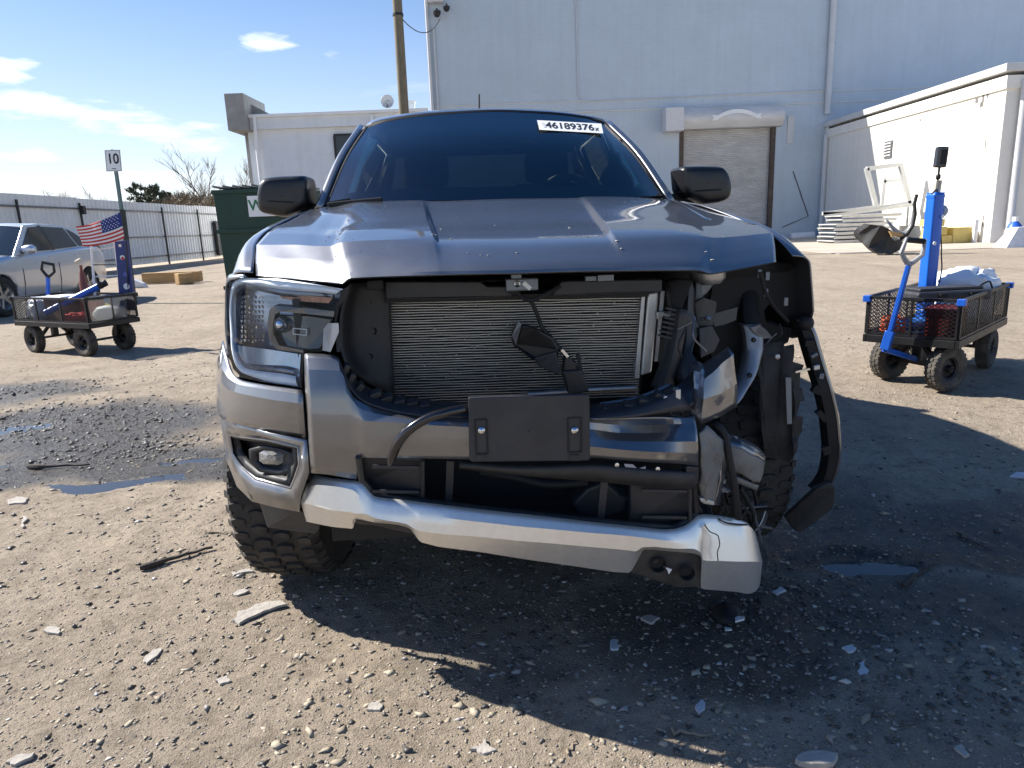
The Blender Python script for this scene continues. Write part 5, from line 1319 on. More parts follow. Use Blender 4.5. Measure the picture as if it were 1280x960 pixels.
ob('torn_label', MB().plate(C((780, 580, .042), (791, 580.5, .042), (797, 586, .042), (807, 583, .042), (807, 589, .042), (784, 588, .042)), .003), M('bluish_foil', (.35, .38, .5), .3, .6), lg)
ob('end_block', MB().plate(C((858, 583, .04), (874, 584, .05), (873, 606, .06), (858, 607, .05)), .04), PLASG, lg, bevel=.003)
ob('end_strip', MB().tube(C((866, 610, .09), (871, 616, .10), (871, 632, .11), (876, 640, .13)), .007, 6), PLAS, lg)
ob('sensor_pod', MB().plate(C((716, 630, .16), (734, 611, .15), (756, 603, .14), (775, 619, .14), (786, 622, .14), (780, 640, .14), (760, 648, .15), (724, 645, .16)), .08), PLASG, truck, bevel=.008, label='black sensor pod hanging in the lower grille')
ob('hose', MB().tube(spline(C((600, 590, .2), (640, 596, .19), (690, 606, .18), (735, 603, .17)), 4), .012, 8), BLACK, truck, 50)
ob('lower_shield', MB().grid([[Vector((-.58, .20, .50)), Vector((0, .12, .47)), Vector((.60, .22, .36))], [Vector((-.6, .75, .40)), Vector((0, .75, .38)), Vector((.6, .75, .34))]], 3, 2), BLACK, truck, solid=.01)
ob('mud_flap', MB().plate(C((324, 628, .40), (374, 637, .30), (400, 655, .30), (399, 662, .30), (394, 667.5, .31), (334, 660, .40)), .012), PLAS, truck, bevel=.004)

# ---- cooling pack
rad = ob('radiator', MB().plate(C((480, 366, .42), (808, 362, .42), (800, 500, .42), (485, 520, .42)), .05), BLACK, truck, label='exposed finned radiator behind the missing grille')
mb = MB(); ncool = 42
for k in range(ncool):
    f = k / (ncool - 1); y0, y1 = 372 + f * 132, 366 + f * 128
    xs_ = np.linspace(482 + f * 4, 803 - 6 * f, 15)
    js = [random.Random(k * 31 + q).uniform(-.0012, .0012) for q in range(15)]
    for q in range(14):
        ya, yb_ = y0 + (y1 - y0) * q / 14, y0 + (y1 - y0) * (q + 1) / 14
        mb.bar(t(xs_[q], ya, .40) + Vector((0, 0, js[q])), t(xs_[q + 1], yb_, .40) + Vector((0, 0, js[q + 1])), .018, .0031)
o = ob('fins', mb, M('condenser_fins', (.36, .35, .335), .45, .7, .1, 30, dirt=.3, dcol=(.2, .18, .16), dscale=8), rad); o['kind'] = 'stuff'
mb = MB(); rg = random.Random(5)
for k in range(90):
    f = rg.random(); px = rg.uniform(490, 795); py = 372 + f * 120
    a = t(px, py, .388); mb.bar(a, a + Vector((rg.uniform(-.008, .008), 0, rg.uniform(-.006, .006))), .0018)
o = ob('grit_in_fins', mb, M('pale_debris', (.5, .47, .42), .8), rad); o['kind'] = 'stuff'
ob('tank', MB().plate(C((810, 366, .37), (824, 364, .37), (815, 466, .37), (801, 470, .37)), .04), ALU, rad, bevel=.006)
ob('tank_strip', MB().plate(C((802, 371, .375), (807, 370, .375), (799, 473, .375), (793, 474, .375)), .03), ALU, rad, bevel=.002)
ob('tank_flange', MB().plate(C((826, 364, .38), (831, 364, .38), (822, 452, .38), (818, 452, .38)), .02), ALU, rad)
ob('tank_bracket', MB().plate(C((821, 390, .35), (839, 389, .35), (839, 396, .35), (826, 397, .35), (822, 400, .35)), .015), ALU, rad, bevel=.002)
ob('lower_pipe', MB().tube(C((660, 493, .38), (700, 490, .37), (740, 487, .37), (795, 484.5, .38)), .008, 8), ALU, rad, 50)
sh = ob('air_duct', MB().grid([C((436, 354, .22), (447, 353, .30), (470, 353, .33), (484, 360, .34), (487, 372, .42)), C((424, 395, .20), (436, 395, .29), (468, 395, .33), (484, 395, .34), (488, 395, .42)), C((424, 430, .19), (437, 432, .28), (472, 434, .33), (486, 436, .34), (490, 438, .42)), C((430, 455, .18), (452, 475, .26), (476, 488, .31), (488, 492, .33), (492, 496, .42))], 3, 4), PLAS, truck, 40, solid=.006)
for (px, py, yl) in ((460, 377, .322), (466, 414, .322), (461, 446, .312)):
    p = t(px, py, yl); ob('dimple', MB().lathe([(.001, .002), (.008, .0), (.010, -.003), (.012, .002)], 'Y', p, 14), BLACK, sh, 40)
ob('clip_block', MB().plate(C((458, 351, .25), (478, 350, .25), (479, 362, .25), (458, 363, .25)), .03), BLACK, sh, bevel=.003)
ob('ragged_edge', MB().plate(C((428, 362, .20), (437, 357, .21), (433, 374, .205), (424, 386, .20), (421, 400, .195), (425, 420, .19), (428, 440, .19), (421, 440, .18), (418, 405, .185), (419, 385, .19)), .006), PLAS, sh)
um = ob('upper_crossmember', MB().plate(C((481, 352, .30), (600, 352, .29), (609, 358, .29), (640, 358, .29), (640, 371, .29), (560, 375, .29), (482, 374, .30)), .06).plate(C((701, 352, .29), (712, 351, .29), (828, 349, .30), (828, 365, .30), (760, 368, .29), (690, 370, .29)), .06), PLASG, truck, bevel=.004)
ob('lower_edge', MB().bar(t(483, 375, .33), t(810, 367, .33), .02, .016), BLACK, um)
lt = ob('hood_latch', MB().box(t(652, 355, .27), (.09, .05, .035)).box(t(645, 348, .27), (.03, .04, .03)), BARE, truck, bevel=.004, label='dirty steel bonnet latch above the radiator')
p = t(646.5, 355, .24); ob('latch_ring', MB().lathe([(.005, 0), (.0085, -.002), (.010, .004)], 'Y', p, 16), CHROME, lt, 40)
ob('latch_hook', MB().bar(t(654, 353, .245), t(663, 361, .245), .012), ALU, lt)
ob('sensor', MB().box(t(756, 347, .28), (.045, .03, .016)).box(t(738, 348, .28), (.03, .02, .012)), BARE, lt)
for pts, r_ in ((C((643, 362, .26), (652, 371, .25), (664, 376, .24), (678, 370, .24), (700, 358, .26)), .007), (C((664, 376, .24), (671, 392, .25), (677, 408, .26), (690, 424, .26), (702, 438, .26), (710, 446, .26)), .006), (C((640, 355, .26), (636, 362, .26), (648, 368, .26)), .006)):
    ob('cable', MB().tube(spline(pts, 5), r_, 7), BLACK, truck, 50)
mb = MB().plate(C((640, 420, .30), (646, 405, .28), (668, 410, .24), (692, 422, .24), (700, 436, .25), (697, 452, .25), (688, 462, .26), (664, 448, .27), (641, 432, .30)), .05)
sb = ob('hanging_housing', mb, M('torn_black_housing', (.014, .014, .016), .4, 0, .3, 20), truck, bevel=.008, label='torn black plastic housing dangling in front of the radiator')
ob('flange', MB().plate(C((640, 420, .28), (648, 402, .27), (652, 405, .265), (645, 432, .285)), .02), BARE, sb)
ob('lower_leaf', MB().plate(C((668, 448, .24), (695, 440, .235), (701, 460, .24), (697, 469, .245), (672, 457, .25)), .02), PLASG, sb, bevel=.004)
mb = MB().plate(C((703, 464, .25), (727, 462, .25), (737, 490, .25), (711, 494, .25)), .05).plate(C((706, 447, .26), (712, 445, .26), (716, 451, .26), (720, 451, .26), (724, 466, .26), (703, 468, .26)), .04)
sb = ob('hanging_sensor', mb, M('torn_black_housing', (.014, .014, .016), .4), truck, bevel=.006, label='black sensor box hanging on a wire over the radiator')
ob('prong', MB().bar(t(722, 441, .26), t(727, 470, .26), .010), BLACK, sb)
ob('plug', MB().bar(t(702, 437, .25), t(710, 446, .25), .008), CHROME, sb)

# ---- crushed corner: supports, arms, torn liner
ob('core_support', MB().plate(C((840, 386, .30), (852, 388, .27), (868, 350, .30), (850, 348, .33), (836, 352, .34)), .05), PLAS, truck, bevel=.006)
dk = ob('ribbed_duct', MB().grid([C((843, 384, .31), (851, 386, .27), (859, 389, .28)), C((836, 420, .30), (845, 425, .26), (852, 428, .27)), C((826, 458, .28), (836, 462, .24), (843, 465, .26)), C((815, 484, .26), (826, 488, .22), (835, 488, .24))], 3, 4), PLAS, truck, 40, solid=.008)
for k in range(7):
    f = k / 6; a = t(842 - 9 * f, 387 + 34 * f, .285 - .01 * f); ob('rib', MB().box(a, (.045, .02, .006), (0, .25, 0)), PLASG, dk)
ob('support_plate', MB().grid([C((850, 352, .36), (862, 349, .34), (868, 362, .34)), C((852, 380, .33), (860, 380, .30), (868, 392, .32)), C((846, 430, .32), (858, 425, .29), (874, 410, .31)), C((843, 465, .28), (852, 462, .25), (865, 440, .27)), C((846, 478, .26), (858, 474, .23), (872, 452, .25))], 3, 4), PLASG, truck, 40, solid=.008)
ob('support_bracket', MB().plate(C((868, 378, .36), (880, 372, .35), (896, 377, .35), (896, 386, .35), (892, 407, .36), (872, 408, .36)), .02), M('dull_bracket', (.07, .07, .068), .7, 0, .2), truck, bevel=.004)
ob('support_bracket', MB().plate(C((892, 392, .40), (922, 384, .42), (920, 400, .42), (905, 406, .41), (893, 408, .40)), .01), M('dull_bracket', (.07, .07, .068), .7), truck)
ob('support_fin', MB().plate(C((874, 410, .30), (890, 407, .31), (900, 425, .32), (893, 440, .31), (876, 448, .29)), .012), PLASG, truck, bevel=.003)
ob('shock_tower_cap', MB().lathe([(.001, -.02), (.04, -.018), (.055, 0), (.055, .04)], 'Z', t(884, 347, .45), 18), ALU, truck, 40)
ob('hinge_bracket', MB().plate(C((870, 352, .38), (879, 356, .37), (879, 372, .37), (868, 378, .38)), .03).plate(C((878, 356, .40), (892, 356, .42), (884, 366, .42), (879, 370, .40)), .02), BARE, truck, bevel=.003)
arm_o = None
for nm, arm, wd0, mt in (('apron_arm_upper', C((937, 358, .64), (938, 372, .61), (939, 390, .58), (941, 408, .55)), (.026, .028), BLACK), ('apron_arm', C((940, 405, .535), (943, 418, .525), (944, 434, .515), (941, 450, .50), (936, 468, .47), (926, 486, .43), (915, 503, .38), (905, 512, .34)), (.030, .022), M('grey_apron_steel', (.27, .29, .33), .38, .5, .08, 5, dirt=.45, dcol=(.06, .05, .05), dscale=7))):
    ap = spline(arm, 4); wds = np.linspace(wd0[0], wd0[1], len(ap)); mb = MB()
    A_ = [p + Vector((-w, .0, 0)) for p, w in zip(ap, wds)]; B_ = [p + Vector((w, .0, 0)) for p, w in zip(ap, wds)]
    mb.grid([[p + Vector((0, .05, 0)) for p in A_], A_, [p + Vector((0, -.012, 0)) for p in ap], B_, [p + Vector((0, .05, 0)) for p in B_]], 1, 2, True, False)
    arm_o = ob(nm, mb, mt, truck, 50, solid=.006)
ob('shade_plate', MB().plate(C((893, 346, .62), (960, 333, .62), (1008, 336, .62), (1003, 388, .62), (989, 400, .62), (975, 391, .62), (962, 380, .62), (955, 388, .62), (958, 405, .62), (990, 410, .62), (985, 428, .62), (900, 470, .62), (880, 420, .62)), .02), BLACK, truck)  # black plate added as the darkness of the open corner
ob('wiring_loom', MB().tube(spline(C((950, 340, .5), (953, 352, .5), (958, 368, .5), (968, 384, .52), (985, 402, .54)), 4), .006, 6), BLACK, truck, 50)
for (px, py) in ((949, 342), (959, 345), (957, 366), (982, 377)): ob('clip', MB().box(t(px, py, .52), (.014, .01, .028)), BARE, truck, bevel=.002)
for (px, py, yl) in ((942, 425, .50), (937, 469, .45)):
    ob('hole', MB().lathe([(.001, -.006), (.007, -.006), (.008, .002)], 'Y', t(px, py, yl), 12), BLACK, arm_o)
ob('strut_link', MB().plate(C((936, 409, .50), (950, 406, .50), (958, 412, .52), (967, 423, .54), (953, 424, .52), (944, 417, .50)), .012), BARE, truck, bevel=.003)
flap = ob('folded_bumper_piece', MB().grid([C((863.5, 455, .16), (872, 451, .17), (879, 455, .17), (895, 444, .19), (910, 433, .21)), C((868, 463, .12), (876, 465, .12), (881, 474, .10), (899, 457, .13), (917, 442.5, .17)), C((866, 492, .11), (872, 495, .09), (879, 500, .07), (900, 492, .11), (921, 480, .16)), C((862, 521, .10), (868, 526, .09), (877, 530, .08), (900, 521, .12), (922, 509, .17))], 4, 4, True, True, fn=crumple(.003, 18)), PAINT, truck, 14, solid=.004, label='folded flap of torn painted bumper')
ob('torn_shell', MB().grid([C((843, 484, .15), (860, 470, .17), (874, 463, .15)), C((846, 500, .12), (860, 488, .13), (876, 480, .11)), C((852, 516, .09), (862, 508, .10), (876, 505, .09))], 3, 4), M('black_torn_shell', (.03, .033, .04), .35, .2, .2), truck, 40, solid=.004)
ob('broken_clips', MB().box(t(838, 500, .10), (.05, .03, .012), (0, .5, 0)).box(t(846, 492, .10), (.014, .03, .03)).box(t(834, 495, .1), (.03, .02, .008), (0, -.3, 0)), ALU, truck, bevel=.002)
SCR = M('scraped_paint', (.20, .195, .185), .62, .2, .3, 9, .25, 22, dirt=.55, dcol=(.07, .055, .045), dscale=6)
ob('crumpled_corner', MB().grid([C((875, 543, .06), (883, 532, .08), (894, 540, .085), (905, 551, .11)), C((877, 565, .055), (885, 562, .07), (895, 566, .065), (904, 572, .10)), C((875, 595, .065), (885, 598, .055), (893, 597, .075), (900, 600, .095)), C((875, 622, .08), (882, 626, .07), (888, 629, .08), (894, 630, .10))], 4, 5, True, True, fn=crumple(.005, 30)), SCR, truck, 20, solid=.004, label='crumpled scraped strip of bumper corner')
ob('crumpled_edge', MB().grid([C((904, 551, .105), (910, 556, .13)), C((900, 600, .09), (907, 603, .12)), C((893, 631, .095), (900, 632, .12))], 3, 4, True, True, fn=crumple(.003, 30, 2)), PAINT, truck, 20, solid=.003)
ob('torn_bracket', MB().plate(C((875, 622, .07), (893, 627, .08), (893, 632, .08), (880, 630, .075), (876, 627, .07)), .02), ALU, truck, bevel=.002)
tf = ob('torn_fog_panel', MB().grid([C((909, 556, .145), (927, 561, .14), (945, 570, .16), (957, 578, .20)), C((909, 572, .14), (927, 578, .135), (945, 587, .155), (954, 592, .19)), C((909, 587, .142), (926, 594, .14), (942, 601, .16), (950, 603, .19))], 4, 4, True, True, fn=crumple(.003, 25, 5)), SCR, truck, 18, solid=.004, label='torn painted panel hanging below the folded flap')
ob('panel_shoulder', MB().grid([C((907, 542, .20), (926, 547, .20), (948, 559, .22), (958, 571, .24)), C((909, 555, .146), (927, 560, .141), (945, 569, .161), (957, 577, .201))], 4, 3, True, True, fn=crumple(.003, 25, 5)), PAINT, tf, 18, solid=.004)
ob('panel_foot', MB().grid([C((909, 591, .15), (926, 598, .148), (942, 605, .165), (949, 607, .19)), C((909, 598, .152), (925, 605, .15), (940, 611, .168), (946, 613, .19))], 4, 2, True, True), SCR, tf, 18, solid=.006)
rgk = random.Random(77)
for k in range(13):          # torn wires
    bx_, by_ = rgk.choice(((852, 500), (866, 400), (900, 545), (915, 600), (975, 410), (880, 360), (890, 620))); p = t(bx_ + rgk.uniform(-10, 10), by_ + rgk.uniform(-10, 10), rgk.uniform(.14, .22) if bx_ < 960 else .48)
    q = p + Vector((rgk.uniform(-.05, .05), rgk.uniform(-.02, .02), -rgk.uniform(.02, .09))); m_ = p.lerp(q, .5) + Vector((rgk.uniform(-.03, .03), -.02, rgk.uniform(-.02, .02)))
    ob('torn_wire', MB().tube(spline([p, m_, q], 5), rgk.uniform(.0018, .0035), 5), rgk.choice((BLACK, BLACK, PLASG, BARE)), truck, 50)
for k in range(10):          # broken clip stubs
    px, py = rgk.choice(((838, 498), (850, 510), (872, 455), (905, 540), (900, 610), (880, 395)));
    ob('clip_stub', MB().box(t(px + rgk.uniform(-9, 9), py + rgk.uniform(-9, 9), .12 + .1 * (py < 460)), (rgk.uniform(.008, .022), .012, rgk.uniform(.006, .016)), (rgk.random(), rgk.random() * 2, 0)), rgk.choice((PLAS, PLASG, BARE)), truck, bevel=.0015)
rgk = random.Random(31)
for k in range(16):          # bent steel and broken plastic in the shadowed wheel well
    px, py = rgk.uniform(905, 948), rgk.uniform(606, 662); p = t(px, py, rgk.uniform(.24, .36)); d = Vector((rgk.gauss(0, 1), rgk.gauss(0, .4), rgk.gauss(0, 1))).normalized() * rgk.uniform(.03, .07)
    ob('broken_strip', MB().bar(p - d, p + d, rgk.uniform(.006, .016), .006), rgk.choice((BLACK, PLAS, PLASG, BARE)), truck)
ob('steering_knuckle', MB().lathe([(.001, -.05), (.05, -.045), (.06, -.01), (.06, .05), (.03, .07)], 'X', Vector((.60, .72, .40)), 16).bar((.56, .72, .40), (.36, .80, .44), .05).bar((.58, .70, .5), (.5, .66, .86), .05), M('cast_iron', (.05, .045, .04), .8, .3, .3), truck, 40)
ob('hose', MB().tube(spline(C((884, 528, .16), (897, 533, .13), (906, 545, .12), (911, 570, .11), (917, 600, .11), (921, 630, .12), (923, 647, .14)), 4), .011, 8), BLACK, truck, 50)
ob('brake_hose', MB().tube(spline(C((925, 610, .20), (934, 625, .22), (942, 648, .25), (938, 668, .28)), 4), .006, 6), BLACK, truck, 50)
ob('silver_curl', MB().grid([C((957, 637, .34), (952, 652, .32), (944, 664, .30)), C((960, 641, .38), (957, 656, .36), (948, 668, .33))], 4, 3), PAINT, truck, 50, solid=.004)
lin_o = [(946, 452), (952, 430), (976, 426), (978, 432), (992, 430), (990, 452), (1003, 456), (1001, 466), (990, 468), (991, 482), (1004, 486), (1005, 500), (992, 502), (992, 520), (1004, 522), (1005, 540), (1000, 548), (990, 550), (989, 570), (986, 578), (970, 572), (958, 573), (953, 540), (955, 505), (950, 478)]
bmx = bmesh.new(); bvs = [bmx.verts.new(t(x, y, .495 + .045 * abs((y - 520) / 90) ** 2)) for x, y in lin_o]; f = bmx.faces.new(bvs)
bmesh.ops.triangulate(bmx, faces=bmx.faces)
bmesh.ops.subdivide_edges(bmx, edges=bmx.edges, cuts=2, use_grid_fill=True)
for v in bmx.verts: v.co.y += .012 * math.sin(v.co.z * 37 + v.co.x * 20) + .010 * mnoise.noise(v.co * 14)
me = bpy.data.meshes.new('wheel_liner'); bmx.to_mesh(me); bmx.free()
ln = ob('wheel_liner', me, M('dusty_liner', (.035, .033, .032), .9, 0, .25, 14, .4, 60, dirt=.5, dcol=(.09, .08, .07), dscale=6), truck, 40, solid=.004, label='torn black wheel liner with ragged tabs')
ob('rivet', MB().lathe([(.001, -.004), (.008, -.002), (.010, .004)], 'Y', t(972, 446, .50), 12), ALU, ln)
ob('metal_strip', MB().plate(C((982, 472, .485), (989, 472, .485), (990, 530, .475), (984, 530, .475)), .004), BARE, ln)
for a, b_ in (((957, 382), (972, 391)), ((975, 394), (984, 407))): pass
ob('spindle_rod', MB().bar(t(994, 465, .50), t(1012, 461, .50), .007), CHROME, truck)
# arch moulding hanging off
tr = spline(C((1002, 398, .54), (1010, 412, .53), (1018, 438, .52), (1026, 465, .51), (1034, 492, .50), (1040, 520, .50), (1043, 548, .50), (1043, 575, .51), (1039, 594, .515), (1031, 606, .525), (1022, 613, .54)), 3)
n_ = len(tr); w_ = np.interp(np.linspace(0, 1, n_), [0, .1, .5, .85, 1], [.018, .021, .022, .020, .012])
fm = ob('arch_moulding', MB().grid([[p + Vector((-w * 1.1, .05, .0)) for p, w in zip(tr, w_)], [p + Vector((-w, 0, 0)) for p, w in zip(tr, w_)], [p + Vector((w * .6, -.012, 0)) for p, w in zip(tr, w_)], [p + Vector((w, .02, 0)) for p, w in zip(tr, w_)]], 2, 1), BLACK, truck, 50, solid=.005, label='wheel arch moulding peeled off and hanging')
ob('painted_edge', MB().grid([[p + Vector((w * .45, -.014, 0)) for p, w in zip(tr, w_)], [p + Vector((w * 1.25, .005, 0)) for p, w in zip(tr, w_)], [p + Vector((w * 1.35, .07, 0)) for p, w in zip(tr, w_)]], 2, 1), PAINT, fm, 50, solid=.004)
ob('curled_top', MB().lathe([(.001, -.02), (.014, -.018), (.025, -.004), (.026, .03), (.02, .05)], 'Y', t(1008, 404, .53), 16), BLACK, fm, 50)
for k, (px, py) in enumerate(((1017, 444), (1020, 459), (1026, 470))):
    ob('clip', MB().box(t(px, py, .49), (.024 - .004 * k, .016, .013 + .004 * k), (0, -.5 + .35 * k, 0)), ALU if k == 1 else BARE, fm, bevel=.003)
for k, (px, py) in enumerate(((1011, 428), (1022, 487), (1027, 519), (1033, 562))):
    ob('torn_tab', MB().box(t(px, py, .51), (.03 + .008 * (k % 3), .02, .02 + .007 * (k % 2)), (.2, .4 * k, 0)), BLACK, fm)
ob('mud_guard', MB().plate(C((982, 647, .56), (998, 632, .53), (1020, 612, .50), (1036, 602, .49), (1045, 608, .48), (1044, 630, .48), (1037, 640, .49), (1002, 665.5, .53), (994, 664, .55)), .025), PLAS, truck, bevel=.006)

# ================================================================== GARDEN CARTS
CBLK = M('cart_black_steel', (.016, .016, .017), .45, .3, .2, 8)
CBLUE = M('cart_blue_paint', (.012, .10, .50), .35, .1, .1, 6)
CGREY = M('grip_grey', (.30, .30, .31), .45, 0, .15, 10)
CTYRE = M('cart_tyre_rubber', (.045, .042, .038), .9, 0, .2, 10, .5, 120, dirt=.6, dcol=(.20, .17, .13), dscale=12)


def cart_wheel(parent, loc, rz, r=.165, w=.095):
    rim = MB().lathe([(r * .5, -w * .35), (r * .42, -w * .25), (r * .40, -w * .05), (r * .18, -w * .12), (.022, -w * .5), (.001, -w * .5)], 'X', n=20).lathe([(r * .5, w * .35), (r * .42, w * .25), (r * .40, w * .05), (r * .18, w * .12), (.022, w * .5), (.001, w * .5)], 'X', n=20)
    o = ob('wheel', rim, M('cart_rim', (.02, .02, .022), .5, .3, .2), parent, 35); o.location = loc; o.rotation_euler = (0, 0, rz)
    ty = MB().lathe([(r * .5, -w * .36), (r * .62, -w * .5), (r * .82, -w * .54), (r * .94, -w * .42), (r * .975, -w * .2), (r * .98, 0), (r * .975, w * .2), (r * .94, w * .42), (r * .82, w * .54), (r * .62, w * .5), (r * .5, w * .36)], 'X', n=32)
    for k in range(26):
        a = 2 * PI * k / 26
        for u in (-.3, 0, .3):
            R = Matrix.Rotation(a + (.12 if u == 0 else 0), 3, 'X')
            ty.box(R @ Vector((u * w, 0, r * (.985 if u == 0 else .965))), (w * .22, r * .14, r * .05), R)
    ob('tyre', ty, CTYRE, o, 35)
    ob('axle_nut', MB().lathe([(.014, -w * .62), (.014, -w * .4)], 'X', n=8).lathe([(.014, w * .4), (.014, w * .62)], 'X', n=8), CHROME, o)
    return o


def expanded_mesh(a, b, c, nx, nz, r=.0027):
    """diamond mesh across the rectangle a -> b (along) and a -> c (up)"""
    a, b, c = Vector(a), Vector(b), Vector(c); ex, ez = (b - a) / nx, (c - a) / nz
    mb = MB()
    for i in range(nx):
        for j in range(nz):
            l_, r_, d_, u_ = a + ex * i + ez * (j + .5), a + ex * (i + 1) + ez * (j + .5), a + ex * (i + .5) + ez * j, a + ex * (i + .5) + ez * (j + 1)
            for p, q in ((l_, u_), (u_, r_), (r_, d_), (d_, l_)): mb.bar(p, q, r * 1.6, r * 1.6)
    return mb


def make_cart(label, loc, rz, steer, handle, hl=.69, hw=.30, z0=.37, z1=.655, side_open=False, ends='black', grip_mat=CGREY):
    """local y runs to the rear; the draw handle sits at -y"""
    c = thing('garden_cart', label, 'cart', loc, rz, 'steel mesh garden carts')
    ob('tray', MB().box((0, 0, z0), (hw * 2, hl * 2, .012)), CBLK, c)
    for s in (-1, 1):
        ob('side_rail', MB().box((s * hw, 0, z0 - .015), (.022, hl * 2 + .02, .055)), CBLK, c, bevel=.003)
        ob('end_rail', MB().box((0, s * hl, z0 - .015), (hw * 2 - .03, .022, .055)), CBLK, c, bevel=.003)
        for along, nm in ((1, 'side_panel'), (0, 'end_panel')):
            fr = MB()
            if along:
                P = lambda u, z: Vector((s * hw, u * hl, z)); uu = (-.985, -.33, .33, .985)
            else:
                P = lambda u, z: Vector((u * hw, s * hl, z)); uu = (-.95, 0, .95)
            fr.bar(P(uu[0], z1), P(uu[-1], z1), .02, .02); fr.bar(P(uu[0], z0 + .025), P(uu[-1], z0 + .025), .014, .014)
            for u in uu: fr.bar(P(u, z0 + .02), P(u, z1), .02, .012)
            pn = ob(nm, fr, CBLK, c)
            n_ = 26 if along else 14
            ob('mesh_infill', expanded_mesh(P(uu[0], z0 + .03), P(uu[-1], z0 + .03), P(uu[0], z1 - .008), n_, 9), CBLK, pn)
    for sx in (-1, 1):
        for sy in (-1, 1):
            ob('corner_clip', MB().box((sx * hw, sy * hl, z1 - .01), (.05, .05, .045)), CBLUE if ends == 'blue' else CBLK, c, bevel=.004)
    ya = .47
    ob('axle', MB().bar((-.22, ya, .165), (.22, ya, .165), .025).bar((-.15, ya, .165), (-.17, ya, z0 - .03), .03).bar((.15, ya, .165), (.17, ya, z0 - .03), .03), CBLK, c)
    R = Matrix.Rotation(steer, 3, 'Z'); f = Vector((0, -ya, 0))
    ob('axle', MB().bar(f + R @ Vector((-.22, 0, .165)), f + R @ Vector((.22, 0, .165)), .025).bar(f + Vector((0, 0, .165)), f + Vector((0, 0, z0 - .03)), .06).bar(f + R @ Vector((-.17, 0, .17)), f + R @ Vector((-.05, 0, .30)), .03).bar(f + R @ Vector((.17, 0, .17)), f + R @ Vector((.05, 0, .30)), .03), CBLK, c)
    for s in (-1, 1):
        cart_wheel(c, (s * .235, ya, .163), 0)
        q = f + R @ Vector((s * .235, 0, 0)); cart_wheel(c, (q.x, q.y, .163), steer)
    if handle:
        base, knee, neck, side = [Vector(p) for p in handle]
        d = (neck - knee).normalized()
        h = ob('handle', MB().bar(f + Vector((0, 0, .19)), base, .05, .035).bar(base, knee, .045, .06).bar(knee, neck, .042, .030), CBLUE, c, bevel=.006)
        w = (side - side.dot(d) * d).normalized()
        pts = [neck, neck + d * .03 + w * .035, neck + d * .075 + w * .075, neck + d * .17 + w * .065, neck + d * .17 - w * .065, neck + d * .075 - w * .075, neck + d * .03 - w * .035, neck]
        ob('grip', MB().tube(pts, [.02, .018, .017, .015, .015, .017, .018, .02], 8), grip_mat, h, 40)
        ob('grip_bar', MB().tube([neck + d * .165 - w * .062, neck + d * .165 + w * .062], .019, 8), CBLK, h, 40)
    return c


def loc_of(P, loc, rz):      # world point -> cart frame
    return Matrix.Rotation(-rz, 3, 'Z') @ (Vector(P) - Vector(loc))


# right cart
RC, RCZ = (3.33, 5.345, 0), math.radians(-46.2)
hp = [loc_of(at_y(px, py, Y), RC, RCZ) for px, py, Y in ((1106, 437, 4.88), (1113, 414, 4.87), (1136, 331, 4.82))]
side = Matrix.Rotation(-RCZ, 3, 'Z') @ Vector((1, .0, .12))
make_cart('black mesh cart with blue steel handle, right of the truck', RC, RCZ, math.radians(-24), (hp[0], hp[1], hp[2], side), ends='blue')
R_ = Matrix.Rotation(RCZ, 3, 'Z')


def rc(x, y, z): return Vector(RC) + R_ @ Vector((x, y, z))


# blue padded column with pole and camera
base = at_y(1159, 356, 5.55); zt = at_y(1160, 241, 5.55).z
colm = thing('padded_column', 'tall blue padded column standing in the mesh cart', 'column', (base.x, 5.55, .377), math.radians(12))
BVIN = M('blue_vinyl', (.010, .115, .55), .32, 0, .12, 5, .08, 12)
mb = MB(); hgt = zt - .377
mb.grid([[Vector((sx * .046 * k, sy * .042, z)) for sx, sy in ((-1, -1), (0, -1.15), (1, -1), (1.05, 0), (1, 1), (0, 1.1), (-1, 1), (-1.05, 0), (-1, -1))] for z, k in ((0, 1.05), (.1, 1.0), (hgt * .5, .97), (hgt * .9, .98), (hgt, .94))], 3, 4)
ob('sleeve', mb, BVIN, colm, 50, solid=.006)
ob('cap', MB().box((0, 0, hgt - .03), (.1, .08, .02)), BVIN, colm)
for z, x in ((hgt * .62, -.02), (hgt * .82, .03)):
    ob('badge', MB().lathe([(.001, -.002), (.014, -.001), (.016, .004)], 'Y', (x, -.058, z), 14), WHITE, colm)
ob('tie', MB().tube([(.07 * math.cos(a), .06 * math.sin(a), .10 + .01 * math.sin(2 * a)) for a in np.linspace(0, 2 * PI, 20)], .003, 5), WHITE, colm)
ob('hanging_cable', MB().tube(spline([(-.02, -.03, hgt), (-.05, -.06, hgt + .02), (-.10, -.07, hgt - .01)], 5), .006, 6).tube(spline([(.05, -.02, hgt * .75), (.075, -.03, hgt * .55), (.06, -.065, hgt * .40), (.02, -.07, .22), (-.02, -.07, .10)], 6), .005, 6), CBLK, colm, 50)
ob('clip_on_fan', MB().lathe([(.001, -.02), (.03, -.018), (.045, .0), (.03, .018), (.001, .02)], 'X', (.085, 0, hgt * .86), 14), PIPE, colm, 40)
for x in (-.012, .02): ob('paper_roll', MB().tube([(x, 0, hgt - .05), (x + .01, 0, hgt + .09)], .014, 8), M('cream_paper', (.62, .55, .42), .8), colm)
pb_ = Vector((base.x - .003, 5.55, zt))
dev = thing('camera_pole', 'black boxy camera on a short pole above the blue column', 'camera', (pb_.x, pb_.y, zt - .06))
dz = at_y(1163, 210, 5.55).z - zt + .06; dt_ = at_y(1163, 184, 5.55).z - zt + .06
ob('pole', MB().tube([(0, 0, 0), (.008, 0, dz * .55), (.012, 0, dz)], [.007, .007, .009], 8), CBLK, dev, 40)
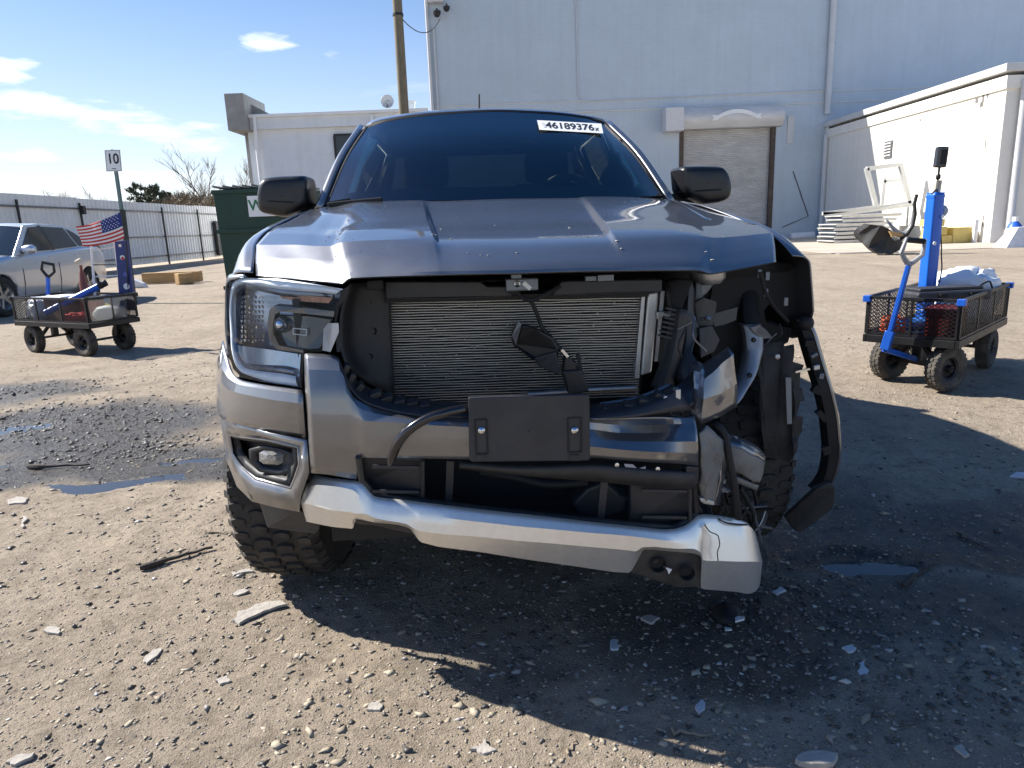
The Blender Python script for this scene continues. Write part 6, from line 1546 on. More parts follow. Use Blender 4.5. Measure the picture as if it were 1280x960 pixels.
ob('pivot', MB().lathe([(.012, -.02), (.017, -.01), (.017, .01), (.012, .02)], 'Z', (.010, 0, dz * .72), 12), CBLK, dev, 40)
ob('body', MB().box((.016, 0, (dz + dt_) / 2), (.082, .055, dt_ - dz), (0, .05, 0)), GLOSSB, dev, bevel=.012, bseg=3)
ob('face_plate', MB().box((.018, -.030, (dz + dt_) / 2), (.055, .008, (dt_ - dz) * .72), (0, .05, 0)), BLACK, dev, bevel=.006)

# black case across the tray
cz_ = .655
p = rc(.06, -.17, .675); case = thing('tool_case', 'long black plastic case lying across the cart beside the blue column', 'case', (p.x, p.y, .60), RCZ + .9)
mb = MB(); mb.grid([[Vector((x, y, z)) for x in (-.30, -.27, .24, .30)] for y, z in ((-.12, .05), (-.10, .085), (.08, .10), (.12, .06))], 3, 3); ob('shell', MB().box((0, 0, .04), (.58, .24, .075)), PLASG, case, bevel=.02, bseg=3)
ob('lid', MB().box((.0, .01, .088), (.50, .17, .022)), PLAS, case, bevel=.008); ob('latch', MB().box((-.1, -.125, .05), (.06, .014, .03)), BLACK, case); ob('latch', MB().box((.14, -.125, .05), (.06, .014, .03)), BLACK, case)
ob('strap', MB().tube(spline([(.25, -.02, .09), (.36, .02, .12), (.46, .10, .07), (.50, .12, .0)], 5), .007, 6), BLACK, case, 50)


def soft_bag(name, label, cat, loc, size, mat, seed, lump=.16, rz=0.0, n=18):
    o = bpy.data.objects.new(name, bpy.data.meshes.new(name)); COL.objects.link(o)
    bm = bmesh.new(); bmesh.ops.create_icosphere(bm, subdivisions=4, radius=1)
    for v in bm.verts:
        q = v.co.copy()
        for k in range(3): q[k] = math.copysign(abs(q[k]) ** .62, q[k])
        d = 1 + lump * mnoise.noise(v.co * 2.1 + Vector((seed, 0, 0))) + lump * .6 * mnoise.noise(v.co * 5.3 + Vector((0, seed, 0))) + lump * .35 * abs(mnoise.noise(v.co * 11 + Vector((0, 0, seed))))
        v.co = Vector((q.x * size[0], q.y * size[1], max(-.95, q.z * 1) * size[2])) * d
        v.co.z = max(v.co.z, -size[2] * .9)
    bm.to_mesh(o.data); bm.free(); o.data.materials.append(mat); o.data.shade_smooth(); o.data.set_sharp_from_angle(angle=math.radians(50))
    o.location = (loc[0], loc[1], loc[2] + size[2] * .9); o.rotation_euler = (0, 0, rz)
    return tag(o, label, cat)


WBAG = M('white_plastic_film', (.72, .74, .78), .4, 0, .06, 10, .35, 30)
p = rc(.03, .42, .376); soft_bag('plastic_bag', 'full white plastic bag at the back of the right cart', 'bag', p, (.23, .19, .215), WBAG, 3.3, .2, RCZ)
p = rc(-.17, -.50, .376); cd = MB(); rg = random.Random(6); pts = []
for k in range(120):
    a = k * .55; pts.append((math.cos(a) * (.06 + .02 * math.sin(k * .37)) * 1.1, math.sin(a) * (.06 + .02 * math.sin(k * .37)) * 1.5, .012 + .0009 * k + .01 * math.sin(k * 1.3)))
cd.tube(pts, .006, 5); o = ob('extension_cord', cd, M('orange_cord', (.62, .10, .02), .5, 0, .1), None, 50); o.location = p; o.rotation_euler = (0, 0, RCZ); tag(o, 'coiled orange extension cord in the front of the right cart', 'cord')
p = rc(.02, -.30, .376); o = ob('rolled_tarp', MB().tube(spline([(-.16, -.18, .055), (-.02, -.05, .06), (.12, .05, .055)], 5), [.05, .052, .05, .05, .052, .05, .05, .05, .05, .05, .048], 12), M('blue_tarp', (.03, .14, .45), .5, 0, .35, 14, .4, 30), None, 50); o.location = p; o.rotation_euler = (0, 0, RCZ); tag(o, 'rolled blue tarp behind the mesh of the right cart', 'tarp')
p = rc(.17, -.50, .376); bxm = thing('red_crate', 'red plastic crate under the black case in the right cart', 'crate', p, RCZ)
ob('box', MB().box((0, 0, .10), (.2, .26, .2)), M('red_plastic', (.10, .010, .008), .45, 0, .15, 6), bxm, bevel=.01); ob('rim', MB().box((0, 0, .205), (.22, .28, .018)), M('red_plastic', (.10, .010, .008)), bxm, bevel=.004)

# left cart
LC, LCZ = (-5.11, 8.23, 0), math.radians(-116.6)
h3 = [loc_of(at_y(px, py, Y), LC, LCZ) for px, py, Y in ((58, 392, 8.62), (60, 372, 8.62), (60, 346, 8.60))]
make_cart('loaded black mesh cart with a flag in front of the silver car', LC, LCZ, math.radians(-4), (h3[0], h3[1], h3[2], Matrix.Rotation(-LCZ, 3, 'Z') @ Vector((1, 0, -.08))), grip_mat=CBLK)
R2 = Matrix.Rotation(LCZ, 3, 'Z')


def lc(x, y, z): return Vector(LC) + R2 @ Vector((x, y, z))


def px_in(px, py, Y): return at_y(px, py, Y)


a, b_ = at_y(57, 391, 8.12), at_y(131, 354, 8.22)
tb = thing('foam_tube', 'long blue tube lying aslant across the left cart', 'tube', (a.x, a.y, a.z))
ob('sleeve', MB().tube([(0, 0, 0), tuple((b_ - a) * .9)], .036, 14), BVIN, tb, 40); ob('end', MB().tube([tuple((b_ - a) * .9), tuple((b_ - a) * 1.02)], .039, 14), BLACK, tb, 40)
p = lc(.05, -.50, .376); soft_bag('plastic_bag', 'white plastic bag at the handle end of the left cart', 'bag', p, (.16, .13, .14), WBAG, 9.1, .22, LCZ)
p = lc(-.02, -.18, .376)
cb = thing('storage_box', 'box with white lid in the middle of the left cart', 'box', p, LCZ); ob('body', MB().box((0, 0, .12), (.30, .36, .24)), M('brown_box', (.16, .09, .06), .7), cb, bevel=.006); ob('lid', MB().box((0, 0, .262), (.33, .40, .04)), WHITE, cb, bevel=.01)
q = at_y(137, 384, 8.05); o = soft_bag('towel_roll', 'rolled white towel at the rear of the left cart', 'towel', (q.x, q.y, .376), (.16, .10, .085), M('white_towel', (.70, .68, .62), .95, 0, .08, 20, .6, 60), 5.5, .12, math.radians(20))
q = at_y(97, 396, 7.98); soft_bag('red_rag', 'red rag bundled by the mesh of the left cart', 'rag', (q.x, q.y, .376), (.12, .08, .055), M('red_cloth', (.45, .03, .03), .9, 0, .2, 12, .5, 40), 7.7, .25)
q = lc(-.12, .22, .376)
tbx = thing('tool_box', 'small red and dark toolbox in the rear of the left cart', 'toolbox', q, LCZ); ob('body', MB().box((0, 0, .11), (.2, .3, .22)), M('dark_red_box', (.25, .02, .02), .5), tbx, bevel=.008); ob('lid', MB().box((0, 0, .24), (.21, .31, .04)), BLKM, tbx, bevel=.008)
q = at_y(103, 345, 8.35); jug = thing('spray_bottle', 'spray bottle with pale trigger standing in the left cart', 'bottle', (q.x, q.y, .376))
zt2 = at_y(103, 324, 8.35).z - .376; ob('bottle', MB().lathe([(.001, .0), (.045, 0), (.048, zt2 * .55), (.03, zt2 * .75), (.016, zt2 * .82), (.016, zt2 * .9)], 'Z', n=14), M('brown_red_bottle', (.20, .05, .03), .4), jug, 40); ob('trigger', MB().box((-.01, -.02, zt2 * .97), (.03, .10, .04), (.3, 0, 0)), M('cream_trigger', (.55, .48, .36), .5), jug, bevel=.006)
# white upright frame of a folding trolley
fa = [at_y(px, py, 8.42) for px, py in ((114, 308), (119, 362), (143, 302), (152, 372))]
tro = thing('folding_trolley', 'white folding trolley frame standing up in the left cart', 'trolley', (fa[1].x, 8.42, .376))
o0 = Vector((fa[1].x, 8.42, .376))
ob('upright', MB().tube([fa[0] - o0, at_y(119, 372, 8.42) - o0], .014, 8), WHITE, tro, 40); ob('upright', MB().tube([fa[2] - o0, fa[3] - o0], .014, 8), WHITE, tro, 40)
for y1, y2 in ((346, 344.5), (331, 331), (313, 308)):
    ob('rung', MB().bar(at_y(116, y1, 8.42) - o0, at_y(147, y2, 8.42) - o0, .012), WHITE if y1 != 331 else BLKM, tro)
# printed banner standing at the rear corner
ba = [at_y(px, py, 8.28) for px, py in ((143, 302), (158, 300), (167, 372), (149, 374))]
ban = thing('printed_banner', 'narrow dark blue printed banner upright at the rear of the left cart', 'banner', (ba[3].x, 8.28, .376)); o0 = Vector((ba[3].x, 8.28, .376))
NAVY = M('navy_print', (.015, .035, .17), .45, 0, .15, 10)
ob('panel', MB().plate([p - o0 for p in (ba[0], ba[1], ba[2], at_y(168, 388, 8.28), at_y(150, 389, 8.28), ba[3])], .05), NAVY, ban, bevel=.006)
for (px, py, w, h, m_) in ((153, 322, .055, .05, M('print_white', (.75, .75, .75), .5)), (153.5, 323, .038, .028, M('print_red', (.5, .03, .03), .5)), (157, 343, .055, .05, M('print_blue', (.03, .12, .45), .5)), (156.5, 342.5, .016, .034, M('print_red', (.5, .03, .03))), (158, 358, .07, .045, M('print_white', (.75, .75, .75))), (150, 307, .035, .012, M('print_white', (.75, .75, .75)))):
    c_ = at_y(px, py, 8.275) - o0; ob('print', MB().lathe([(.001, -.003 - .001 * (w < .05)), (w * .5, -.002 - .001 * (w < .05)), (w * .52, .003)], 'Y', c_, 18), m_, ban, 40)
q = lc(-.18, .50, .376); tin = thing('dark_tub', 'dark blue tub with yellow print in the back corner of the left cart', 'tub', q, LCZ); ob('tub', MB().lathe([(.001, 0), (.10, 0), (.12, .26), (.125, .28), (.11, .28)], 'Z', n=16), M('tub_blue', (.02, .07, .16), .4), tin, 40); ob('print', MB().box((.105, 0, .16), (.02, .06, .06)), M('print_yellow', (.55, .45, .05), .5), tin)

# flag
fc = [at_y(px, py, 8.2) for px, py in ((94.5, 283), (150, 265), (155.5, 297.5), (101, 308))]
fl = thing('flag', 'small american flag flying above the left cart', 'flag', (fc[2].x, 8.2, fc[2].z)); o0 = Vector((fc[2].x, 8.2, fc[2].z))
NXF, NZF = 30, 26
vs, fs, mi = [], [], []
for j in range(NZF + 1):
    for i in range(NXF + 1):
        u, v = i / NXF, j / NZF            # u from the free end to the hoist, v from the top down
        p = fc[0].lerp(fc[1], u).lerp(fc[3].lerp(fc[2], u), v) - o0
        vs.append(p + Vector((0, .035 * math.sin(u * 7 + v * 1.5) * (1.1 - u), -.03 * math.sin(u * PI) * .5 - .05 * u * (1 - u))))
for j in range(NZF):
    for i in range(NXF):
        u, v = (i + .5) / NXF, (j + .5) / NZF
        fs.append((j * (NXF + 1) + i, j * (NXF + 1) + i + 1, (j + 1) * (NXF + 1) + i + 1, (j + 1) * (NXF + 1) + i))
        mi.append(2 if (u > .58 and v < 7 / 13) else (0 if int(v * 13) % 2 == 0 else 1))
mb = MB(); mb.v, mb.f, mb.mi = [tuple(p) for p in vs], fs, mi
cl = ob('cloth', mb, [M('flag_red', (.50, .045, .04), .8, 0, .05), M('flag_white', (.75, .72, .70), .8, 0, .05), M('flag_blue', (.02, .04, .20), .8, 0, .05)], fl, 60, solid=.002)
mb = MB()
for r_ in range(6):
    for k in range(6 if r_ % 2 == 0 else 5):
        u = .615 + (k + (.0 if r_ % 2 == 0 else .5)) * .068; v = .05 + r_ * .088
        i, j = int(u * NXF), int(v * NZF); p = vs[j * (NXF + 1) + i] + Vector((0, -.006, 0))
        for q in range(5):
            a_ = PI / 2 + q * 2 * PI / 5
            mb.add([p + Vector((math.cos(a_) * .0085, 0, math.sin(a_) * .0085)), p + Vector((math.cos(a_ + .63) * .0034, 0, math.sin(a_ + .63) * .0034)), p, p + Vector((math.cos(a_ - .63) * .0034, 0, math.sin(a_ - .63) * .0034))], [(0, 1, 2, 3)])
ob('stars', mb, WHITE, cl)
fp = at_y(158, 372, 8.32) - o0
ob('stick', MB().tube([tuple(fc[1] - o0 + Vector((.012, .01, .02))), tuple(fc[2] - o0 + Vector((.012, .01, 0))), (fp.x, fp.y, .376 - o0.z)], .008, 6), BLKM, fl)

# ================================================================== SIGN POST 10
sY = 14.2; base = ground(168, 379)
sg = thing('number_sign', 'white sign with the number 10 on a leaning metal post', 'sign', base); top = at_y(141, 187, base.y) - base
sp_ = at_y(165, 372, base.y) - base
mid_ = at_y(153, 262, base.y) - base
ob('post', MB().bar((0, 0, -.05), mid_, .10, .07), M('dark_post', (.045, .055, .05), .6, .3, .2), sg, bevel=.006)
ob('post_top', MB().bar(mid_ + Vector((0, -.03, 0)), top, .075, .05), M('green_galvanised', (.16, .22, .21), .5, .5, .2, 10), sg, bevel=.006)
for f in (.25, .55): ob('bolt', MB().lathe([(.001, -.02), (.03, -.018), (.035, .02)], 'Y', Vector((0, -.06, 0)) + mid_ * f, 10), BLKM, sg)
s0, s1, s2, s3 = [at_y(px, py, base.y - .06) - base for px, py in ((130.5, 187.5), (150, 187), (152.5, 214), (133, 214.5))]
pl = ob('sign_plate', MB().plate([s0, s1, s2, s3], .008), M('sign_white', (.80, .81, .80), .4, 0, .03), sg, bevel=.003)
ctr = (s0 + s1 + s2 + s3) / 4; ex = (s1 - s0).normalized(); ey = (s0 - s3).normalized(); ez = ex.cross(ey).normalized()
hgt = (s0 - s3).length; wid = (s1 - s0).length
for body, size, dy, sx in (('10', hgt * .66, .07, .88), ('—', hgt * .28, -.36, .7)):
    o = ob('lettering', text_mesh(body, size, bold=True), INK, pl); o.matrix_local = Matrix.Translation(ctr + ey * dy * hgt + ez * .004) @ Matrix((ex, ey, ez)).transposed().to_4x4() @ Matrix.Diagonal((sx, 1, 1, 1))
bd = MB(); k = .93
cs = [ctr + (p - ctr) * k + ez * .004 for p in (s0, s1, s2, s3)]
for i in range(4): bd.bar(cs[i], cs[(i + 1) % 4], .008, .003)
ob('border', bd, INK, pl)

# ================================================================== SILVER CAR
SIL = paint('silver_paint', (.66, .68, .71), .38, .55, 1.0, .06)
CGL = M('car_window', (.022, .03, .036), .05, 0, .1, 3, coat=.5)
car = thing('parked_car', 'silver crossover parked in front of the fence at far left', 'car', (-9.98, 14.0, 0), math.radians(2))


def ar2(y):
    for cy in (-1.42, 1.42):
        if abs(y - cy) < .40: return .36 + math.sqrt(.40 ** 2 - (y - cy) ** 2)
    return .26


ys = (-2.32, -2.15, -1.84, -1.80, -1.65, -1.42, -1.2, -1.04, -1.0, -.5, 0, .5, 1.0, 1.04, 1.2, 1.42, 1.65, 1.80, 1.84, 2.1, 2.3, 2.42)
zb = lambda y: float(np.interp(y, (-2.32, -2.1, -1.6, -1.0, 0, 1.4, 2.2, 2.42), (.74, .88, .99, 1.07, 1.11, 1.17, 1.18, 1.05)))
wd = lambda y: float(np.interp(y, (-2.32, -2.1, -1.7, -1, 0, 1.2, 1.9, 2.42), (.70, .82, .89, .92, .925, .92, .88, .74)))
for s in (-1, 1):
    g = [[Vector((s * wd(y) * k, y, z)) for k, z in ((.93, zb(y)), (.985, zb(y) - .07), (1.0, max(zb(y) - .3, ar2(y) + .02) if ar2(y) > .3 else zb(y) - .3), (.985, max(.52, ar2(y))), (.93, ar2(y)))] for y in ys]
    ob('body_side', MB().grid(g, 3, 2), SIL, car, 40, solid=.02)
    # greenhouse: pillars and windows
    def gp(y, z): return Vector((s * (.875 - (z - 1.1) * .40), y, z))
    for nm, q in (('side_window', ((-.72, 1.12), (.28, 1.145), (.24, 1.60), (-.08, 1.585))), ('side_window', ((.36, 1.15), (1.22, 1.185), (1.06, 1.575), (.32, 1.60))), ('quarter_window', ((1.29, 1.19), (1.72, 1.21), (1.36, 1.47), (1.14, 1.56)))):
        ob(nm, MB().add([gp(*p) + Vector((s * .012, 0, 0)) for p in q], [(0, 1, 2, 3)]), CGL, car)
    ob('greenhouse_side', MB().add([gp(*p) for p in ((-1.0, 1.06), (.0, 1.10), (1.0, 1.15), (2.1, 1.19), (1.45, 1.56), (.9, 1.63), (.3, 1.655), (-.2, 1.62))], [tuple(range(8))]), SIL, car, solid=.01)
    ob('pillar_trim', MB().add([gp(*p) + Vector((s * .008, 0, 0)) for p in ((.27, 1.13), (.38, 1.14), (.33, 1.62), (.23, 1.62))], [(0, 1, 2, 3)]), GLOSSB, car)
    ob('door_seam', MB().tube([Vector((s * (wd(.33) * k + .004), .33, z)) for k, z in ((.95, 1.10), (1.0, .85), (.99, .55), (.94, .3))], .006, 5), BLACK, car)
    ob('door_seam', MB().tube([Vector((s * (wd(-.82) * k + .004), -.82, z)) for k, z in ((.95, 1.03), (1.0, .8), (.99, .55), (.94, .3))], .006, 5), BLACK, car)
    for y in (.13, 1.02): ob('door_handle', MB().box((s * .925, y, 1.0), (.03, .18, .03)), SIL, car, bevel=.008)
    mr = ob('wing_mirror', MB().lathe([(.001, -.13), (.06, -.11), (.085, -.02), (.085, .06), (.05, .11), (.001, .12)], 'X', (s * 1.0, -.66, 1.17), 16), SIL, car, 50)
    ob('mirror_stalk', MB().box((s * .89, -.66, 1.12), (.12, .06, .04)), BLACK, mr)
hoodrows = [[Vector((x * wd(y) * .93, y, zb(y) + .045 * (1 - x * x) * (1 if y > -2.2 else .3))) for x in (-1, -.6, 0, .6, 1)] for y in (-2.32, -2.1, -1.6, -1.0)]
ob('hood', MB().grid(hoodrows, 3, 4), SIL, car, 50, solid=.01)
ob('windscreen', MB().grid([[Vector((x * .86, -1.02 + .12 * x * x, 1.075 + .03 * (1 - x * x))) for x in (-1, -.5, 0, .5, 1)], [Vector((x * .66, -.22 + .05 * x * x, 1.60 + .04 * (1 - x * x))) for x in (-1, -.5, 0, .5, 1)]], 3, 4), CGL, car, 60)
ob('roof', MB().grid([[Vector((x * w, y, z - .05 * x * x)) for x in (-1, -.9, -.5, 0, .5, .9, 1)] for y, z, w in ((-.22, 1.645, .67), (.1, 1.685, .665), (.7, 1.69, .66), (1.3, 1.635, .66), (1.5, 1.59, .66))], 3, 4), SIL, car, 50, solid=.02)
ob('rear_window', MB().grid([[Vector((x * .66, 1.5, 1.585 - .04 * x * x)) for x in (-1, 0, 1)], [Vector((x * .80, 2.12, 1.20)) for x in (-1, 0, 1)]], 4, 4), CGL, car, 60)
ob('tailgate', MB().grid([[Vector((x * .80, 2.12, 1.20)) for x in (-1, 0, 1)], [Vector((x * .74, 2.42 - .03 * x * x, 1.08)) for x in (-1, 0, 1)], [Vector((x * .72, 2.46 - .05 * x * x, .6)) for x in (-1, 0, 1)], [Vector((x * .70, 2.40, .3)) for x in (-1, 0, 1)]], 4, 4), SIL, car, 50)
ob('front_bumper', MB().grid([[Vector((x * .65, -2.33 + .12 * x * x, .74)) for x in (-1, 0, 1)], [Vector((x * .70, -2.40 + .14 * x * x, .5)) for x in (-1, 0, 1)], [Vector((x * .70, -2.36 + .14 * x * x, .25)) for x in (-1, 0, 1)]], 4, 4), SIL, car, 50)
ob('underbody', MB().box((0, 0, .36), (1.5, 4.3, .3)), BLACK, car)
wc = None
for (x, y) in ((.80, -1.42), (.80, 1.42), (-.80, -1.42), (-.80, 1.42)):
    rz_ = PI if x > 0 else 0
    if wc is None: wc = make_wheel(.36, .225, 'wheel', car, (x, y, .36), rz_, 5, 30, (-.25, 0, .25), .66); wc.data.materials[0] = M('silver_alloy', (.45, .45, .46), .35, .9, .08)
    else: copy_tree(wc, car, (x, y, .36), rz_)

# ================================================================== DUMPSTER
DY = 15.0; d0 = at_y(265.5, 238, DY); dH = d0.z
dm = thing('dumpster', 'dark green dumpster with white company sign behind the left mirror', 'dumpster', (d0.x, DY, 0), math.radians(0))
GRN = M('green_steel', (.006, .040, .026), .5, .1, .2, 2.5, dirt=.25, dcol=(.05, .05, .03), dscale=2)
ob('body', MB().plate([(0.06, 0, .12), (1.78, 0, .12), (1.84, 0, dH), (0, 0, dH)], 1.55), GRN, dm, bevel=.015)
for z in (dH - .04, dH * .62, .2): ob('rib', MB().box((.92, -.03, z), (1.86, .06, .08)), GRN, dm, bevel=.006)
for k in range(9):
    ob('lid_slat', MB().box((.1 + .205 * k, .76, dH + .055), (.16, 1.6, .04), (0, .25, 0)), M('lid_grey', (.10, .105, .10), .6, 0, .2), dm)
sp0 = at_y(308, 245, DY - .07) - Vector((d0.x, DY, 0)); sw_ = .62; shh = .42
pl = ob('sign', MB().box((sp0.x + sw_ / 2, -.045, sp0.z - shh / 2), (sw_, .012, shh)), WHITE, dm)
for body, x, m_ in (('W', .17, M('logo_green', (.01, .16, .07), .5)), ('M', .40, M('logo_gold', (.62, .38, .02), .5))):
    o = ob('lettering', text_mesh(body, .30, bold=True), m_, pl); o.location = (sp0.x + x, -.0545, sp0.z - shh * .48); o.rotation_euler = (PI / 2, 0, 0)
for x in (.25, 1.6): ob('caster', MB().lathe([(.001, -.03), (.11, -.03), (.12, 0), (.11, .03), (.001, .03)], 'X', (x, .2, .115), 14), BLKM, dm, 40); 
for x in (.25, 1.6): ob('caster', MB().lathe([(.001, -.03), (.11, -.03), (.12, 0), (.11, .03), (.001, .03)], 'X', (x, 1.3, .115), 14), BLKM, dm, 40)

# ================================================================== LUMBER BY THE FENCE
TIM = M('yellow_timber', (.42, .27, .12), .8, 0, .2, 3, .2, 30, stretch=(1, 1, 6))
A, B = ground(170, 357), ground(243, 354)
for k, (a, b_, z, w, h, lb) in enumerate(((A + Vector((0, .5, 0)), B + Vector((0, .5, 0)), .17, .3, .30, 'long weathered timber beam lying behind the left cart'), (ground(222, 356), B + Vector((0, -.1, 0)), .16, .28, .30, 'short pale timber block at the right end of the beam'))):
    o = ob('timber_beam', MB().bar((a.x, a.y, z), (b_.x, b_.y, z), w, h), TIM, None, bevel=.02); tag(o, lb, 'beam', 'timbers by the fence')
pc = ground(172, 360); wb = thing('plastic_sheet', 'half buried white plastic sheet beside the timber beam', 'sheet', pc)
ob('sheet', MB().plate([(-.25, 0, 0), (.22, 0, 0), (.14, 0, .12), (-.2, 0, .28)], .2), WHITE, wb, bevel=.03)

# ================================================================== RIGHT YARD: stacked panels, frames, bumper skin, steps
SY0 = 31.0
PANEL = M('white_metal_panel', (.55, .55, .54), .5, .3, .08, 3, dirt=.4, dcol=(.25, .22, .19), dscale=2)
nm = ['lowest', 'second', 'third', 'fourth', 'fifth', 'sixth', 'topmost']
rg = random.Random(8)
for k in range(7):
    z = .02 + k * .172; xa, xb = at_y(1030 + rg.uniform(-2, 6) + (k > 4) * 8, 300, SY0).x, at_y(1108 + rg.uniform(-8, 14), 300, SY0).x
    o = thing('metal_sheet', '%s of the stacked white metal panels by the side building' % nm[k], 'sheet', ((xa + xb) / 2, SY0 + rg.uniform(-.1, .1), z), rg.uniform(-.03, .03), 'stack of white metal panels')
    L_ = xb - xa
    ob('sheet', MB().box((0, 0, .10), (L_, 1.6, .05), (0, rg.uniform(-.01, .01), 0)), PANEL, o, bevel=.015); ob('flange', MB().box((0, -.78, .055), (L_ - .1, .05, .10)), PANEL, o); ob('flange', MB().box((0, .78, .055), (L_ - .1, .05, .10)), PANEL, o)
ALF = M('pale_frame_tube', (.55, .56, .55), .4, .4, .06, 4)


def px_frame(name, label, Y, segs, w):
    b0 = min((at_y(*q, Y) for s_ in segs for q in s_), key=lambda p: p.z)
    th = thing(name, label, 'stand', b0)
    for a, b_ in segs: ob('tube', MB().bar(at_y(*a, Y) - b0, at_y(*b_, Y) - b0, w, w, up=(0, 1, 0)), ALF, th, bevel=.01)


px_frame('steel_stand', 'square pale metal frame leaning on the stacked panels', 30.2, [((1083, 210), (1096, 262)), ((1083, 211), (1123, 206)), ((1125, 204), (1137, 256)), ((1094, 261), (1138, 253))], .17)
px_frame('steel_stand', 'narrow pale metal frame behind the square frame', 31.4, [((1106, 222), (1102, 258)), ((1104, 227), (1147, 222)), ((1149, 219), (1143, 270))], .13)
px_frame('steel_stand', 'long pale metal rail lying on top of the panel stack', 30.0, [((1028, 267), (1100, 258)), ((1064, 266), (1140, 256)), ((1028, 267), (1064, 266.5))], .14)
# black bumper skin
bb = ground(1108, 319); bs = thing('bumper_skin', 'black plastic bumper skin lying in front of the panel stack', 'bumper', bb); BY = bb.y
oc = [(1074, 293), (1079, 287), (1088, 281), (1099, 283), (1110, 285), (1121, 292), (1113, 296), (1118, 301), (1127, 298), (1131, 305), (1125, 313), (1113, 319.5), (1106, 317), (1098, 317.5), (1086, 309), (1080, 304)]
bmx = bmesh.new(); f = bmx.faces.new([bmx.verts.new(at_y(x, y, BY + .5 * abs((x - 1104) / 30) ** 2) - bb) for x, y in oc])
r_ = bmesh.ops.extrude_face_region(bmx, geom=[f]); bmesh.ops.translate(bmx, verts=[v for v in r_['geom'] if isinstance(v, bmesh.types.BMVert)], vec=(.05, .45, .05))
bmesh.ops.triangulate(bmx, faces=bmx.faces); bmesh.ops.subdivide_edges(bmx, edges=bmx.edges, cuts=2, use_grid_fill=True)
for v in bmx.verts: v.co = crumple(.045, 3.2)(v.co)
me = bpy.data.meshes.new('shell'); bmx.to_mesh(me); bmx.free()
ob('shell', me, M('matt_black_skin', (.013, .013, .014), .55, 0, .2), bs, 30)
ob('bracket', MB().plate([at_y(px, py, BY - .2) - bb for px, py in ((1112, 289), (1127, 291), (1130, 295), (1116, 296))], .1), TIM, bs, bevel=.01)
ob('valance', MB().grid([[at_y(px, py, BY + .1) - bb for px, py in ((1104, 271), (1128, 290), (1139, 277), (1142, 262))], [at_y(px, py, BY - .1) - bb for px, py in ((1120, 296), (1130, 297), (1143, 282), (1146, 262))]], 4, 3), M('grey_valance', (.22, .225, .23), .4, .3, .1), bs, 50, solid=.03)
ob('strake', MB().tube([at_y(px, py, BY - .12) - bb for px, py in ((1126, 299), (1134, 293), (1141, 282), (1144, 268), (1143, 255), (1146, 243))], .05, 8), BLACK, bs, 50)
# yellow steps of timber blocks
YEL = M('yellow_painted_timber', (.60, .46, .14), .7, 0, .14, 2.5, .15, 30, dirt=.3, dcol=(.30, .24, .14), dscale=2)
sY_ = 26.3
for (x0, x1, y0, y1, lb) in ((1166, 1191, 294, 305, 'bottom left yellow block of the timber steps'), (1190, 1216, 283.5, 305, 'tall right yellow block of the timber steps'), (1168, 1185, 283, 294.3, 'middle yellow block of the timber steps'), (1166, 1182, 273.5, 283.3, 'top yellow block of the timber steps')):
    a, b_ = at_y(x0, y1, sY_), at_y(x1, y0, sY_); z0_ = max(.02, a.z); 
    o = ob('timber_block', MB().box(((a.x + b_.x) / 2, sY_ + .45, (z0_ + b_.z) / 2), (b_.x - a.x - .015, .9, b_.z - z0_ - .008)), YEL, None, bevel=.015); tag(o, lb, 'step block', 'yellow timber step blocks')
# white wheel stop and bollard at the right edge
p = ground(1266, 309); o = thing('concrete_block', 'white painted concrete block at the right edge before the side building', 'block', p)
ob('block', MB().grid([[Vector((x, y, 0)) for x, y in ((-.42, -.3), (.8, -.3), (.8, .4), (-.42, .4), (-.42, -.3))], [Vector((x, y, .62)) for x, y in ((.02, -.12), (.7, -.12), (.7, .22), (.02, .22), (.02, -.12))]], 1, 1, True, True).add([(.02, -.12, .62), (.7, -.12, .62), (.7, .22, .62), (.02, .22, .62)], [(0, 1, 2, 3)]), M('white_block_paint', (.75, .75, .76), .7), o, bevel=.02)
p = at_y(1266, 303, 24.5); o = thing('blue_jug', 'blue and white jug behind the white concrete block', 'jug', (p.x, 24.5, .016))
ob('body', MB().lathe([(.001, 0), (.26, 0), (.28, .4), (.2, .62), (.09, .75)], 'Z', n=14), M('jug_blue', (.02, .10, .50), .4), o, 40); ob('band', MB().lathe([(.285, .3), (.29, .42), (.25, .52)], 'Z', n=14), WHITE, o, 40); ob('cap', MB().lathe([(.1, .75), (.1, .9), (.001, .9)], 'Z', n=12), WHITE, o, 40)

# ================================================================== DEBRIS ON THE GROUND
CHIP = M('pale_stone_chip', (.36, .33, .29), .9, 0, .15, 20, .4, 80)
CHIPG = M('grey_plastic_shard', (.45, .46, .48), .5, 0, .1, 20)
STK = M('dark_stick_bark', (.055, .045, .038), .9, 0, .3, 12, .6, 60)


